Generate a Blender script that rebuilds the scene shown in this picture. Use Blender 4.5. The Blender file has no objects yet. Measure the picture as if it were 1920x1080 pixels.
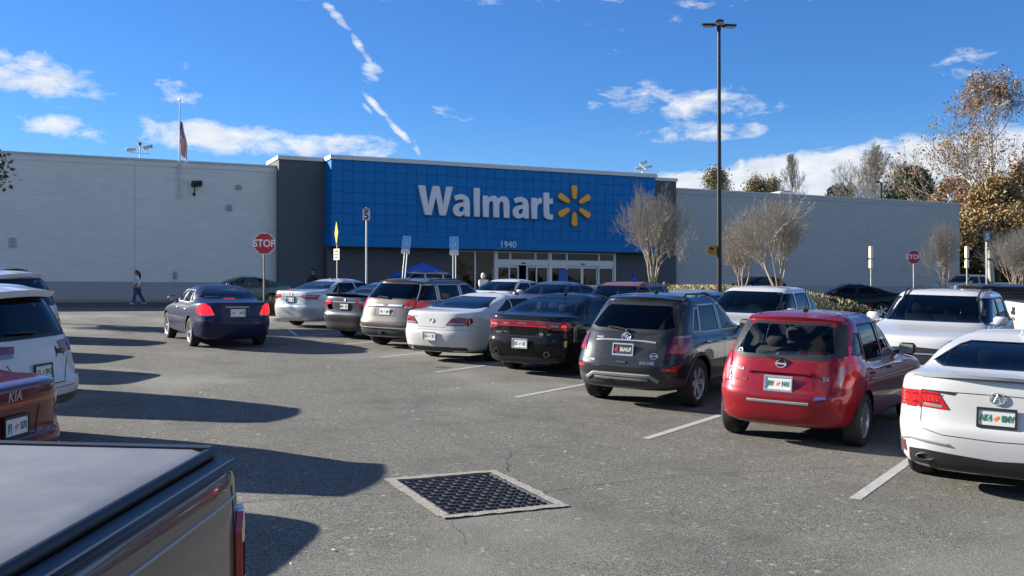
import bpy, bmesh, math, random
import numpy as np
from mathutils import Vector, Matrix, noise as mnoise

random.seed(7)
rng = np.random.default_rng(7)
scene = bpy.context.scene
COL = scene.collection
PI = math.pi
rad = math.radians

# ------------------------------------------------------------------ camera
# World axes: X runs along the store front, Y runs up the parking aisle
# towards the store, Z is up.  The lot rises towards the store.
cam_d = bpy.data.cameras.new('camera')
cam_d.sensor_width = 36.0
cam_d.lens = 36.0 * 1900.0 / 1920.0
cam_d.clip_start = 0.1
cam_d.clip_end = 5000.0
cam = bpy.data.objects.new('camera', cam_d)
cam.location = (0.0, 0.0, 2.1)
cam.rotation_euler = (rad(90.0 + 0.452), 0.0, rad(-24.95))
COL.objects.link(cam)
scene.camera = cam

# ------------------------------------------------------------------ sun and sky
SUN_EL = 22.8                      # elevation, degrees
SHADOW = Vector((0.72, -0.69))     # direction in which shadows fall
SHADOW.normalize()
sun_dir = Vector((-SHADOW.x * math.cos(rad(SUN_EL)), -SHADOW.y * math.cos(rad(SUN_EL)), math.sin(rad(SUN_EL))))
sun_d = bpy.data.lights.new('sun', 'SUN')
sun_d.energy = 5.0
sun_d.angle = rad(0.5)
sun_d.color = (1.0, 0.93, 0.82)
sun = bpy.data.objects.new('sun', sun_d)
sun.rotation_euler = (-sun_dir).to_track_quat('-Z', 'Y').to_euler()
sun.location = (-60, 60, 50)
COL.objects.link(sun)

scene.view_settings.view_transform = 'Standard'
scene.view_settings.look = 'None'
scene.view_settings.gamma = 1.0
scene.view_settings.use_curve_mapping = False
scene.view_settings.exposure = 1.30

world = bpy.data.worlds.new('World')
scene.world = world
world.use_nodes = True


def px_dir(x, y):
    """azimuth (from +Y, clockwise) and elevation of a place in the sky"""
    v = Vector(((x - 960) / 1900.0, 1.0, (555 - y) / 1900.0))
    az = math.atan2(v.x, v.y) + rad(24.95)
    el = math.atan2(v.z, math.hypot(v.x, v.y))
    return az, el


def build_world():
    nt = world.node_tree
    for n in list(nt.nodes):
        nt.nodes.remove(n)
    N = nt.nodes.new
    L = nt.links.new
    out = N('ShaderNodeOutputWorld')
    bg = N('ShaderNodeBackground')
    bg.inputs['Strength'].default_value = 0.062
    sky = N('ShaderNodeTexSky')
    sky.sky_type = 'NISHITA'
    sky.sun_disc = False
    sky.sun_elevation = rad(SUN_EL)
    sky.sun_rotation = math.atan2(sun_dir.x, sun_dir.y)
    sky.altitude = 0
    sky.air_density = 1.0
    sky.dust_density = 0.0
    sky.ozone_density = 3.0

    def M(op, a, b=None, c=None):
        n = N('ShaderNodeMath')
        n.operation = op
        for i, v in enumerate((a, b, c)):
            if v is None:
                continue
            if isinstance(v, (int, float)):
                n.inputs[i].default_value = v
            else:
                L(v, n.inputs[i])
        return n.outputs[0]

    tc = N('ShaderNodeTexCoord')
    sep = N('ShaderNodeSeparateXYZ')
    L(tc.outputs['Generated'], sep.inputs[0])
    X, Y, Z = sep.outputs
    az = M('ARCTAN2', X, Y)
    el = M('ARCSINE', Z)
    # cloud texture: sheared noise over the direction, flattened in elevation
    comb = N('ShaderNodeCombineXYZ')
    L(az, comb.inputs[0])
    L(M('MULTIPLY', el, 2.1), comb.inputs[1])
    n1 = N('ShaderNodeTexNoise')
    n1.inputs['Scale'].default_value = 24.0
    n1.inputs['Detail'].default_value = 9.0
    n1.inputs['Roughness'].default_value = 0.66
    n1.inputs['Distortion'].default_value = 0.35
    L(comb.outputs[0], n1.inputs['Vector'])
    nz = n1.outputs['Fac']
    blobs = [  # px centre, half sizes, tilt, gain
        (55, 140, 125, 40, 0.16, 1.1), (118, 238, 110, 20, 0.10, .95), (330, 172, 55, 22, 0.1, .85),
        (415, 258, 165, 32, 0.06, 1.2), (610, 272, 150, 24, 0.02, 1.1), (342, 122, 22, 14, 0.5, .6),
        (694, 138, 24, 26, .3, 1.0), (680, 95, 36, 8, .95, 1.0), (735, 232, 88, 7, 0.80, 1.12), (625, 22, 40, 9, .8, .95),
        (782, 280, 26, 6, 1.2, 1.0), (690, 205, 20, 5, .8, .9),
        (1300, 192, 170, 34, 0.08, .95), (1330, 246, 130, 24, 0.03, .95), (1118, 196, 26, 15, 0, .7),
        (1480, 338, 460, 46, -0.11, 1.75), (1850, 300, 280, 50, -0.05, 1.6), (1825, 118, 80, 26, -0.1, .7), (1150, 95, 30, 20, 0, .55),
        (840, 212, 85, 20, 0, .5), (1190, 42, 90, 20, 0, .5), (900, -5, 520, 16, 0, .55), (1420, -10, 300, 18, 0, .6),
        # clouds outside the picture, so that the sky goes on
        (-420, 200, 230, 50, 0, .95), (-900, 60, 300, 60, .1, .95), (2400, 150, 260, 50, -.1, .95), (2900, 280, 330, 50, 0, 1.0),
        (500, -400, 300, 60, .1, .8), (1500, -500, 260, 60, .0, .8)]
    acc = None
    for (x, y, hx, hy, tilt, g) in blobs:
        a0, e0 = px_dir(x, y)
        ca, sa = math.cos(tilt), math.sin(tilt)
        da = M('SUBTRACT', az, a0)
        de = M('SUBTRACT', el, e0)
        # tilt is measured in picture sense: positive goes down to the right
        p = M('SUBTRACT', M('MULTIPLY', da, ca), M('MULTIPLY', de, sa))
        q = M('ADD', M('MULTIPLY', da, sa), M('MULTIPLY', de, ca))
        p = M('DIVIDE', p, hx / 1900.0)
        q = M('DIVIDE', q, hy / 1900.0)
        # flat undersides
        r2 = M('ADD', M('MULTIPLY', p, p), M('MULTIPLY', q, q))
        m = M('MULTIPLY', M('SUBTRACT', 1.0, M('MULTIPLY', r2, 0.55)), g)
        m = M('MAXIMUM', m, 0.0)
        acc = m if acc is None else M('MAXIMUM', acc, m)
    # unseen cloud behind the camera, thickened to give whiter fill light
    n2 = N('ShaderNodeTexNoise')
    n2.inputs['Scale'].default_value = 3.0
    n2.inputs['Detail'].default_value = 3.0
    L(tc.outputs['Generated'], n2.inputs['Vector'])
    back = M('MULTIPLY', M('GREATER_THAN', M('MULTIPLY', Y, -1.0), 0.05), M('MAXIMUM', M('MULTIPLY', M('SUBTRACT', n2.outputs['Fac'], 0.42), 7.0), 0.0))
    acc = M('MAXIMUM', acc, M('MINIMUM', back, 1.15))
    dens = M('SUBTRACT', M('ADD', M('MULTIPLY', acc, 0.62), M('MULTIPLY', nz, 1.75)), 1.22)
    dens = M('MULTIPLY', dens, 2.3)
    cl = N('ShaderNodeClamp')
    L(dens, cl.inputs[0])
    cover = M('SMOOTH_MIN', cl.outputs[0], 0.93, 0.1)
    # hide where there is no blob at all
    cover = M('MULTIPLY', cover, M('MINIMUM', M('MULTIPLY', acc, 3.0), 1.0))
    ramp = N('ShaderNodeMix')
    ramp.data_type = 'RGBA'
    ramp.inputs['A'].default_value = (4.4, 4.9, 5.7, 1)
    ramp.inputs['B'].default_value = (6.9, 6.9, 6.8, 1)
    n3 = N('ShaderNodeTexNoise')
    n3.inputs['Scale'].default_value = 30.0
    n3.inputs['Detail'].default_value = 6.0
    L(comb.outputs[0], n3.inputs['Vector'])
    L(M('MULTIPLY', M('SUBTRACT', n3.outputs['Fac'], 0.3), 2.2), ramp.inputs['Factor'])
    # clear winter air: deeper blue than the model's default, pale haze at the horizon
    hs = N('ShaderNodeMix')
    hs.data_type = 'RGBA'
    hs.blend_type = 'MULTIPLY'
    hs.inputs['Factor'].default_value = 1.0
    hs.inputs['B'].default_value = (0.335, 0.64, 1.05, 1)
    L(sky.outputs[0], hs.inputs['A'])
    hz = N('ShaderNodeMapRange')
    hz.interpolation_type = 'SMOOTHSTEP'
    hz.inputs['From Min'].default_value = 0.20
    hz.inputs['From Max'].default_value = -0.02
    hz.inputs['To Max'].default_value = 0.85
    L(el, hz.inputs['Value'])
    hm = N('ShaderNodeMix')
    hm.data_type = 'RGBA'
    L(hz.outputs[0], hm.inputs['Factor'])
    L(hs.outputs['Result'], hm.inputs['A'])
    hm.inputs['B'].default_value = (1.95, 3.8, 6.2, 1)
    mix = N('ShaderNodeMix')
    mix.data_type = 'RGBA'
    L(cover, mix.inputs['Factor'])
    L(hm.outputs['Result'], mix.inputs['A'])
    L(ramp.outputs['Result'], mix.inputs['B'])
    L(mix.outputs['Result'], bg.inputs['Color'])
    L(bg.outputs[0], out.inputs['Surface'])


build_world()

# ------------------------------------------------------------------ object helpers


def obj(name, mesh, mat=None, parent=None, loc=None, rot=None):
    o = bpy.data.objects.new(name, mesh)
    COL.objects.link(o)
    if mat is not None and mesh is not None and not mesh.materials:
        mesh.materials.append(mat)
    if parent is not None:
        o.parent = parent
    if loc is not None:
        o.location = loc
    if rot is not None:
        o.rotation_euler = rot
    return o


def thing(name, label, cat, loc=(0, 0, 0), rotz=0.0, group=None, mesh=None, mat=None):
    o = obj(name, mesh, mat)
    o.location = loc
    o.rotation_euler = (0, 0, rotz)
    o['label'] = label
    o['category'] = cat
    if group:
        o['group'] = group
    return o


def structure(o):
    o['kind'] = 'structure'
    return o


class MB:
    """collects polygons; build() links them as one mesh"""

    def __init__(self):
        self.v = []
        self.f = []

    def add(self, verts, faces):
        b = len(self.v)
        self.v.extend([tuple(p) for p in verts])
        self.f.extend([tuple(i + b for i in f) for f in faces])
        return self

    def quad(self, a, b, c, d):
        return self.add([a, b, c, d], [(0, 1, 2, 3)])

    def box(self, x0, x1, y0, y1, z0, z1):
        v = [(x0, y0, z0), (x1, y0, z0), (x1, y1, z0), (x0, y1, z0), (x0, y0, z1), (x1, y0, z1), (x1, y1, z1), (x0, y1, z1)]
        return self.add(v, [(0, 3, 2, 1), (4, 5, 6, 7), (0, 1, 5, 4), (1, 2, 6, 5), (2, 3, 7, 6), (3, 0, 4, 7)])

    def cbox(self, c, s, M=None, bev=0.0):
        """box with centre c, sizes s, optional matrix, optional chamfer"""
        hx, hy, hz = [k / 2 for k in s]
        if bev <= 0:
            v = [(-hx, -hy, -hz), (hx, -hy, -hz), (hx, hy, -hz), (-hx, hy, -hz), (-hx, -hy, hz), (hx, -hy, hz), (hx, hy, hz), (-hx, hy, hz)]
            f = [(0, 3, 2, 1), (4, 5, 6, 7), (0, 1, 5, 4), (1, 2, 6, 5), (2, 3, 7, 6), (3, 0, 4, 7)]
        else:
            b = min(bev, hx * .9, hy * .9, hz * .9)
            v = []
            f = []
            idx = {}
            for sx in (-1, 1):
                for sy in (-1, 1):
                    for sz in (-1, 1):
                        for k in range(3):
                            p = [sx * hx, sy * hy, sz * hz]
                            for j in range(3):
                                if j != k:
                                    p[j] -= (sx, sy, sz)[j] * b
                            idx[(sx, sy, sz, k)] = len(v)
                            v.append(tuple(p))
            S = (-1, 1)
            for k in range(3):
                o1, o2 = [(1, 2), (2, 0), (0, 1)][k]
                for s_ in S:
                    q = []
                    for (a, c_) in ((-1, -1), (1, -1), (1, 1), (-1, 1)):
                        t = [0, 0, 0]
                        t[k] = s_
                        t[o1] = a
                        t[o2] = c_
                        q.append(idx[(t[0], t[1], t[2], k)])
                    f.append(tuple(q if s_ > 0 else q[::-1]))
            for k in range(3):  # edges along axis k
                o1, o2 = [(1, 2), (2, 0), (0, 1)][k]
                for a in S:
                    for c_ in S:
                        def g(e, kk):
                            t = [0, 0, 0]
                            t[k] = e
                            t[o1] = a
                            t[o2] = c_
                            return idx[(t[0], t[1], t[2], kk)]
                        q = [g(-1, o1), g(1, o1), g(1, o2), g(-1, o2)]
                        f.append(tuple(q if a * c_ < 0 else q[::-1]))
            for sx in S:
                for sy in S:
                    for sz in S:
                        q = [idx[(sx, sy, sz, 0)], idx[(sx, sy, sz, 1)], idx[(sx, sy, sz, 2)]]
                        f.append(tuple(q if sx * sy * sz > 0 else q[::-1]))
        c = Vector(c)
        if M is not None:
            v = [tuple(M @ Vector(p) + c) for p in v]
        else:
            v = [(p[0] + c.x, p[1] + c.y, p[2] + c.z) for p in v]
        return self.add(v, f)

    def tube(self, pts, radii, n=8, cap=True):
        pts = [Vector(p) for p in pts]
        if isinstance(radii, (int, float)):
            radii = [radii] * len(pts)
        rings = []
        up = None
        for i, p in enumerate(pts):
            if i == 0:
                d = pts[1] - pts[0]
            elif i == len(pts) - 1:
                d = pts[-1] - pts[-2]
            else:
                d = pts[i + 1] - pts[i - 1]
            if d.length < 1e-9:
                d = Vector((0, 0, 1))
            d.normalize()
            if up is None:
                up = d.orthogonal().normalized()
            else:
                up = (up - d * up.dot(d))
                if up.length < 1e-6:
                    up = d.orthogonal()
                up.normalize()
            s = d.cross(up)
            rings.append([p + (up * math.cos(2 * PI * k / n) + s * math.sin(2 * PI * k / n)) * radii[i] for k in range(n)])
        b = len(self.v)
        for r in rings:
            self.v.extend([tuple(p) for p in r])
        for i in range(len(rings) - 1):
            for k in range(n):
                a = b + i * n + k
                c = b + i * n + (k + 1) % n
                self.f.append((a, c, c + n, a + n))
        if cap:
            self.f.append(tuple(b + k for k in range(n))[::-1])
            e = b + (len(rings) - 1) * n
            self.f.append(tuple(e + k for k in range(n)))
        return self

    def lathe(self, prof, n=24, axis='Y', c=(0, 0, 0), closed=False):
        """prof = [(r, h)] turned round an axis"""
        b = len(self.v)
        m = len(prof)
        for k in range(n):
            a = 2 * PI * k / n
            ca, sa = math.cos(a), math.sin(a)
            for r, h in prof:
                if axis == 'Y':
                    p = (r * ca, h, r * sa)
                elif axis == 'Z':
                    p = (r * ca, r * sa, h)
                else:
                    p = (h, r * ca, r * sa)
                self.v.append((p[0] + c[0], p[1] + c[1], p[2] + c[2]))
        for k in range(n):
            k2 = (k + 1) % n
            for j in range(m - 1 + (1 if closed else 0)):
                j2 = (j + 1) % m
                q = (b + k * m + j, b + k2 * m + j, b + k2 * m + j2, b + k * m + j2)
                self.f.append(q if axis != 'Y' else q[::-1])
        return self

    def prism(self, poly, y0, y1, axis='Y'):
        """extrude a polygon [(p,q)] along an axis"""
        n = len(poly)

        def P(p, q, h):
            return {'Y': (p, h, q), 'Z': (p, q, h), 'X': (h, p, q)}[axis]
        v = [P(p, q, y0) for p, q in poly] + [P(p, q, y1) for p, q in poly]
        f = [tuple(range(n)), tuple(range(2 * n - 1, n - 1, -1))]
        for i in range(n):
            j = (i + 1) % n
            f.append((i, i + n, j + n, j))
        return self.add(v, f)

    def mesh(self, name, smooth=None):
        me = bpy.data.meshes.new(name)
        me.from_pydata(self.v, [], self.f)
        if smooth is not None:
            me.polygons.foreach_set('use_smooth', [True] * len(me.polygons))
            if smooth < 180:
                me.set_sharp_from_angle(angle=rad(smooth))
        me.update()
        return me

    def build(self, name, mat, parent=None, smooth=None, loc=None, rot=None):
        return obj(name, self.mesh(name, smooth), mat, parent, loc, rot)


def fix_normals(o):
    bm = bmesh.new()
    bm.from_mesh(o.data)
    bmesh.ops.recalc_face_normals(bm, faces=bm.faces)
    bm.to_mesh(o.data)
    bm.free()
    return o


# ------------------------------------------------------------------ materials
MATS = {}


def mat(name, color=(.5, .5, .5), rough=.5, metal=0.0, coat=0.0, var=0.0, vscale=8.0, bump=0.0, bscale=60.0,
        emit=None, estr=0.0, trans=0.0, alpha=1.0, spec=0.5, backdark=False, rvar=0.0, flake=False):
    if name in MATS:
        return MATS[name]
    m = bpy.data.materials.new(name)
    m.use_nodes = True
    nt = m.node_tree
    N, L = nt.nodes.new, nt.links.new
    b = nt.nodes['Principled BSDF']
    out = nt.nodes['Material Output']
    c = tuple(color) + (1,)
    b.inputs['Base Color'].default_value = c
    b.inputs['Roughness'].default_value = rough
    b.inputs['Metallic'].default_value = metal
    b.inputs['Coat Weight'].default_value = coat
    b.inputs['Coat Roughness'].default_value = 0.04
    b.inputs['Specular IOR Level'].default_value = spec
    if emit:
        b.inputs['Emission Color'].default_value = tuple(emit) + (1,)
        b.inputs['Emission Strength'].default_value = estr
    if trans:
        b.inputs['Transmission Weight'].default_value = trans
    tc = None
    if var or bump or rvar:
        tc = N('ShaderNodeTexCoord')
    if var:
        n = N('ShaderNodeTexNoise')
        n.inputs['Scale'].default_value = vscale
        n.inputs['Detail'].default_value = 6
        n.inputs['Roughness'].default_value = .65
        L(tc.outputs['Object'], n.inputs['Vector'])
        mx = N('ShaderNodeMix')
        mx.data_type = 'RGBA'
        mx.inputs['A'].default_value = tuple(max(0, k * (1 - var)) for k in color) + (1,)
        mx.inputs['B'].default_value = tuple(min(1, k * (1 + var)) for k in color) + (1,)
        L(n.outputs['Fac'], mx.inputs['Factor'])
        L(mx.outputs['Result'], b.inputs['Base Color'])
        if rvar:
            mr = N('ShaderNodeMapRange')
            mr.inputs['To Min'].default_value = max(0, rough - rvar)
            mr.inputs['To Max'].default_value = min(1, rough + rvar)
            L(n.outputs['Fac'], mr.inputs['Value'])
            L(mr.outputs[0], b.inputs['Roughness'])
    if bump:
        n2 = N('ShaderNodeTexNoise')
        n2.inputs['Scale'].default_value = bscale
        n2.inputs['Detail'].default_value = 5
        L(tc.outputs['Object'], n2.inputs['Vector'])
        bp = N('ShaderNodeBump')
        bp.inputs['Strength'].default_value = bump
        bp.inputs['Distance'].default_value = 0.02
        L(n2.outputs['Fac'], bp.inputs['Height'])
        L(bp.outputs[0], b.inputs['Normal'])
    if backdark:   # the inner face of a one-sheet shell is its dark lining
        g = N('ShaderNodeNewGeometry')
        d = N('ShaderNodeBsdfDiffuse')
        d.inputs['Color'].default_value = (.02, .02, .022, 1)
        ms = N('ShaderNodeMixShader')
        L(g.outputs['Backfacing'], ms.inputs[0])
        L(b.outputs[0], ms.inputs[1])
        L(d.outputs[0], ms.inputs[2])
        L(ms.outputs[0], out.inputs['Surface'])
    MATS[name] = m
    return m


def paint(name, color, metal=0.0, rough=.35, coat=1.0):
    """car paint with clear coat, faint dust and a dark lining"""
    if name in MATS:
        return MATS[name]
    m = mat(name, color, rough, metal, coat, backdark=True, spec=.2)
    nt = m.node_tree
    N, L = nt.nodes.new, nt.links.new
    b = nt.nodes['Principled BSDF']
    b.inputs['Coat IOR'].default_value = 1.42
    tc = N('ShaderNodeTexCoord')
    n = N('ShaderNodeTexNoise')
    n.inputs['Scale'].default_value = 3.0
    n.inputs['Detail'].default_value = 8
    n.inputs['Roughness'].default_value = .7
    L(tc.outputs['Object'], n.inputs['Vector'])
    mu = N('ShaderNodeMath')
    mu.operation = 'MULTIPLY'
    mu.inputs[1].default_value = .035
    L(n.outputs['Fac'], mu.inputs[0])
    mx = N('ShaderNodeMix')
    mx.data_type = 'RGBA'
    mx.inputs['A'].default_value = tuple(color) + (1,)
    mx.inputs['B'].default_value = (.20, .185, .16, 1)
    L(mu.outputs[0], mx.inputs['Factor'])
    L(mx.outputs['Result'], b.inputs['Base Color'])
    mr2 = N('ShaderNodeMapRange')
    mr2.inputs['To Min'].default_value = .02
    mr2.inputs['To Max'].default_value = .07
    L(n.outputs['Fac'], mr2.inputs['Value'])
    L(mr2.outputs[0], b.inputs['Coat Roughness'])
    return m


def glass(name, tint=(.25, .28, .28), rough=0.0):
    if name in MATS:
        return MATS[name]
    m = bpy.data.materials.new(name)
    m.use_nodes = True
    nt = m.node_tree
    for n in list(nt.nodes):
        nt.nodes.remove(n)
    N, L = nt.nodes.new, nt.links.new
    out = N('ShaderNodeOutputMaterial')
    tr = N('ShaderNodeBsdfTransparent')
    tr.inputs['Color'].default_value = tuple(tint) + (1,)
    gl = N('ShaderNodeBsdfGlossy')
    gl.inputs['Roughness'].default_value = rough + .015
    gl.inputs['Color'].default_value = (1, 1, 1, 1)
    fr = N('ShaderNodeFresnel')
    fr.inputs['IOR'].default_value = 1.38
    ms = N('ShaderNodeMixShader')
    L(fr.outputs[0], ms.inputs[0])
    L(tr.outputs[0], ms.inputs[1])
    L(gl.outputs[0], ms.inputs[2])
    L(ms.outputs[0], out.inputs['Surface'])
    MATS[name] = m
    return m


TEXT_CACHE = {}


def text_mesh(s, size=1.0, extrude=0.0, bold=0.0, align='CENTER', bevel=0.0, shear=0.0, key=None):
    """lettering as a mesh in the XY plane, centred on the origin"""
    k = (s, size, extrude, bold, align, bevel, shear)
    if k in TEXT_CACHE:
        return TEXT_CACHE[k]
    cu = bpy.data.curves.new('txt', 'FONT')
    cu.body = s
    cu.size = size
    cu.extrude = extrude
    cu.offset = bold
    cu.bevel_depth = bevel
    cu.bevel_resolution = 2
    cu.align_x = align
    cu.align_y = 'CENTER'
    cu.shear = shear
    cu.resolution_u = 4
    o = bpy.data.objects.new('txt', cu)
    COL.objects.link(o)
    dg = bpy.context.evaluated_depsgraph_get()
    me = bpy.data.meshes.new_from_object(o.evaluated_get(dg))
    bpy.data.objects.remove(o)
    bpy.data.curves.remove(cu)
    me.materials.clear()
    TEXT_CACHE[k] = me
    return me


def facing(normal, up=(0, 0, 1)):
    """matrix whose Z is the normal and whose Y is up"""
    z = Vector(normal).normalized()
    x = Vector(up).cross(z).normalized()
    y = z.cross(x)
    return Matrix((x, y, z)).transposed()


# ------------------------------------------------------------------ the lie of the land


def zg(u):
    if u < 20:
        return .04 * u
    if u < 34:
        t = (u - 20) / 14
        return .8 + 14 * (.04 * t - .007 * t * t)
    if u < 55:
        return 1.262 + (u - 34) * .026
    return 1.808


def on(a, u, h=0.0):
    return Vector((a, u, zg(u) + h))

# ================================================================== ground


def asphalt_material(name, base, light, patch):
    m = bpy.data.materials.new(name)
    m.use_nodes = True
    nt = m.node_tree
    N, L = nt.nodes.new, nt.links.new
    b = nt.nodes['Principled BSDF']
    tc = N('ShaderNodeTexCoord')

    def noise(scale, detail, rough=.6, vec=None):
        n = N('ShaderNodeTexNoise')
        n.inputs['Scale'].default_value = scale
        n.inputs['Detail'].default_value = detail
        n.inputs['Roughness'].default_value = rough
        L(vec or tc.outputs['Object'], n.inputs['Vector'])
        return n.outputs['Fac']

    def mixc(f, a, c):
        x = N('ShaderNodeMix')
        x.data_type = 'RGBA'
        L(f, x.inputs['Factor'])
        for s, v in (('A', a), ('B', c)):
            if isinstance(v, tuple):
                x.inputs[s].default_value = v + (1,)
            else:
                L(v, x.inputs[s])
        return x.outputs['Result']

    def ramp(f, lo, hi):
        r = N('ShaderNodeMapRange')
        r.inputs['From Min'].default_value = lo
        r.inputs['From Max'].default_value = hi
        L(f, r.inputs['Value'])
        return r.outputs[0]
    vor = N('ShaderNodeTexVoronoi')
    vor.inputs['Scale'].default_value = 105.0
    L(tc.outputs['Object'], vor.inputs['Vector'])
    sepc = N('ShaderNodeSeparateColor')
    L(vor.outputs['Color'], sepc.inputs[0])
    stones = mixc(ramp(sepc.outputs[0], .15, .95), base, light)
    vor2 = N('ShaderNodeTexVoronoi')
    vor2.inputs['Scale'].default_value = 28.0
    L(tc.outputs['Object'], vor2.inputs['Vector'])
    sepc2 = N('ShaderNodeSeparateColor')
    L(vor2.outputs['Color'], sepc2.inputs[0])
    pale = mixc(ramp(sepc2.outputs[0], .982, .995), stones, (.30, .29, .27))
    # tracks along the aisle: dark oil and tyre polish, stretched along Y
    mp = N('ShaderNodeMapping')
    mp.inputs['Scale'].default_value = (1.0, .16, 1.0)
    L(tc.outputs['Object'], mp.inputs[0])
    tr = noise(.75, 4, .6, mp.outputs[0])
    c1 = mixc(ramp(noise(1.1, 8, .72), .50, .75), pale, patch)
    c2 = mixc(ramp(tr, .5, .85), c1, patch)
    c3 = mixc(ramp(noise(.16, 4), .52, .72), c2, tuple(k * 1.12 for k in light))
    # oil drips, mostly sparse blots
    v3 = N('ShaderNodeTexVoronoi')
    v3.inputs['Scale'].default_value = .55
    v3.inputs['Randomness'].default_value = 1.0
    L(tc.outputs['Object'], v3.inputs['Vector'])
    wob = N('ShaderNodeMath')
    wob.operation = 'ADD'
    L(v3.outputs['Distance'], wob.inputs[0])
    sc_ = N('ShaderNodeMath')
    sc_.operation = 'MULTIPLY'
    sc_.inputs[1].default_value = .28
    L(noise(6.0, 5, .7), sc_.inputs[0])
    L(sc_.outputs[0], wob.inputs[1])
    c4 = mixc(ramp(wob.outputs[0], .245, .17), c3, tuple(k * .55 for k in patch))
    L(c4, b.inputs['Base Color'])
    b.inputs['Roughness'].default_value = .93
    b.inputs['Specular IOR Level'].default_value = .25
    bp = N('ShaderNodeBump')
    bp.inputs['Strength'].default_value = .55
    bp.inputs['Distance'].default_value = .006
    L(vor.outputs['Distance'], bp.inputs['Height'])
    L(bp.outputs[0], b.inputs['Normal'])
    MATS[name] = m
    return m


M_ASPH = asphalt_material('asphalt', (.060, .060, .0515), (.24, .234, .203), (.087, .085, .0745))
M_DARKASPH = asphalt_material('fire_lane_asphalt', (.05, .05, .05), (.095, .093, .09), (.055, .055, .055))
M_LINE = mat('road_paint', (.36, .36, .345), .9, var=.35, vscale=9, bump=.4, bscale=90)
M_CONC = mat('concrete', (.28, .265, .225), .92, var=.5, vscale=14, bump=.5, bscale=50)
M_KERB = mat('kerb_concrete', (.38, .35, .30), .9, var=.25, vscale=5, bump=.4, bscale=40)

GR = (2.93, 4.09, 7.62, 9.19)           # storm drain, outer edge of its concrete collar
GI = (3.03, 3.99, 7.72, 9.09)           # the opening


def build_ground():
    xs = [-260, -120, -60, -25, -10, -3, 0, GI[0], GI[1], 6, 10, 20, 35, 60, 120, 300]
    us = [-80, -20, -5, 0, 4, GI[2], GI[3], 12, 16] + [20 + k for k in range(0, 16)] + [40, 46, 52, 55, 60, 120, 260, 700]
    mb = MB()
    for i, x in enumerate(xs):
        for u in us:
            mb.v.append((x, u, zg(u)))
    n = len(us)
    for i in range(len(xs) - 1):
        for j in range(n - 1):
            if xs[i] == GI[0] and us[j] == GI[2]:
                continue
            mb.f.append((i * n + j, (i + 1) * n + j, (i + 1) * n + j + 1, i * n + j + 1))
    return structure(mb.build('parking_lot', M_ASPH))


LOT = build_ground()


def ground_strip(pts, w, h=.004, step=.5):
    """painted strip draped on the lot"""
    mb = MB()
    P = [Vector(p) for p in pts]
    for a, b in zip(P[:-1], P[1:]):
        d = b - a
        k = max(1, int(d.length / step))
        nrm = Vector((-d.y, d.x)).normalized() * w / 2
        for i in range(k):
            p = a + d * i / k
            q = a + d * (i + 1) / k
            mb.quad(on(p.x - nrm.x, p.y - nrm.y, h), on(q.x - nrm.x, q.y - nrm.y, h), on(q.x + nrm.x, q.y + nrm.y, h), on(p.x + nrm.x, p.y + nrm.y, h))
    return fix_up(mb)


def fix_up(mb):
    nf = []
    for f in mb.f:
        a, b, c = [Vector(mb.v[i]) for i in f[:3]]
        nf.append(f if (b - a).cross(c - a).z > 0 else f[::-1])
    mb.f = nf
    return mb


HEAD = rad(58.3)
FWD = Vector((math.sin(HEAD), math.cos(HEAD)))
for (a, u) in ((6.55, 3.6), (6.62, 6.95), (6.5, 10.22), (6.55, 13.95), (6.58, 17.47), (6.45, 20.4), (6.6, 23.7), (6.6, 27.0), (6.6, 29.6), (6.6, 33.0)):
    e = Vector((a, u)) + FWD * 10.6
    ground_strip([(a, u), (e.x, e.y)], .105).build('painted_line', M_LINE, LOT)
for k in range(9):
    u = 4.4 + k * 3.37
    e = Vector((0.1, u)) + Vector((-FWD.x, FWD.y)) * 10.6
    ground_strip([(0.1, u), (e.x, e.y)], .105).build('painted_line', M_LINE, LOT)
# second bay further right
for k in range(9):
    u = 2.0 + k * 3.4
    e = Vector((24.4, u)) + FWD * 10.6
    ground_strip([(24.4, u), (e.x, e.y)], .105).build('painted_line', M_LINE, LOT)
# cross line in the hatched bay, seen beside the navy sedan's shadow
ground_strip([(6.15, 26.7), (6.5, 29.3)], .11).build('painted_line', M_LINE, LOT)

# darker fire lane along the store front
mb = MB()
us = [47.2, 50, 52, 54.2]
for u0, u1 in zip(us[:-1], us[1:]):
    mb.quad(on(-120, u0, .004), on(90, u0, .004), on(90, u1, .004), on(-120, u1, .004))
structure(mb.build('fire_lane', M_DARKASPH))
# pavement in front of the store
mb = MB()
mb.box(-120, 66, 54.2, 55.64, zg(54) - .1, 1.808 + .12)
structure(mb.build('pavement', M_CONC))

# cracks
M_CRACK = mat('crack_filler', (.022, .022, .022), .9)


def crack(p0, p1, seed, w=.011):
    r = random.Random(seed)
    a, b = Vector(p0), Vector(p1)
    d = b - a
    n = Vector((-d.y, d.x)).normalized()
    k = max(6, int(d.length / .09))
    mb = MB()
    pts = []
    off = 0
    for i in range(k + 1):
        off += r.uniform(-.028, .028)
        off *= .93
        pts.append((a + d * i / k + n * off, w * (.35 + r.random() * .8)))
    for (p, w0), (q, w1) in zip(pts[:-1], pts[1:]):
        mb.quad(on(p.x - n.x * w0 / 2, p.y - n.y * w0 / 2, .005), on(q.x - n.x * w1 / 2, q.y - n.y * w1 / 2, .005),
                on(q.x + n.x * w1 / 2, q.y + n.y * w1 / 2, .005), on(p.x + n.x * w0 / 2, p.y + n.y * w0 / 2, .005))
    fix_up(mb).build('crack', M_CRACK, LOT)


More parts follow.
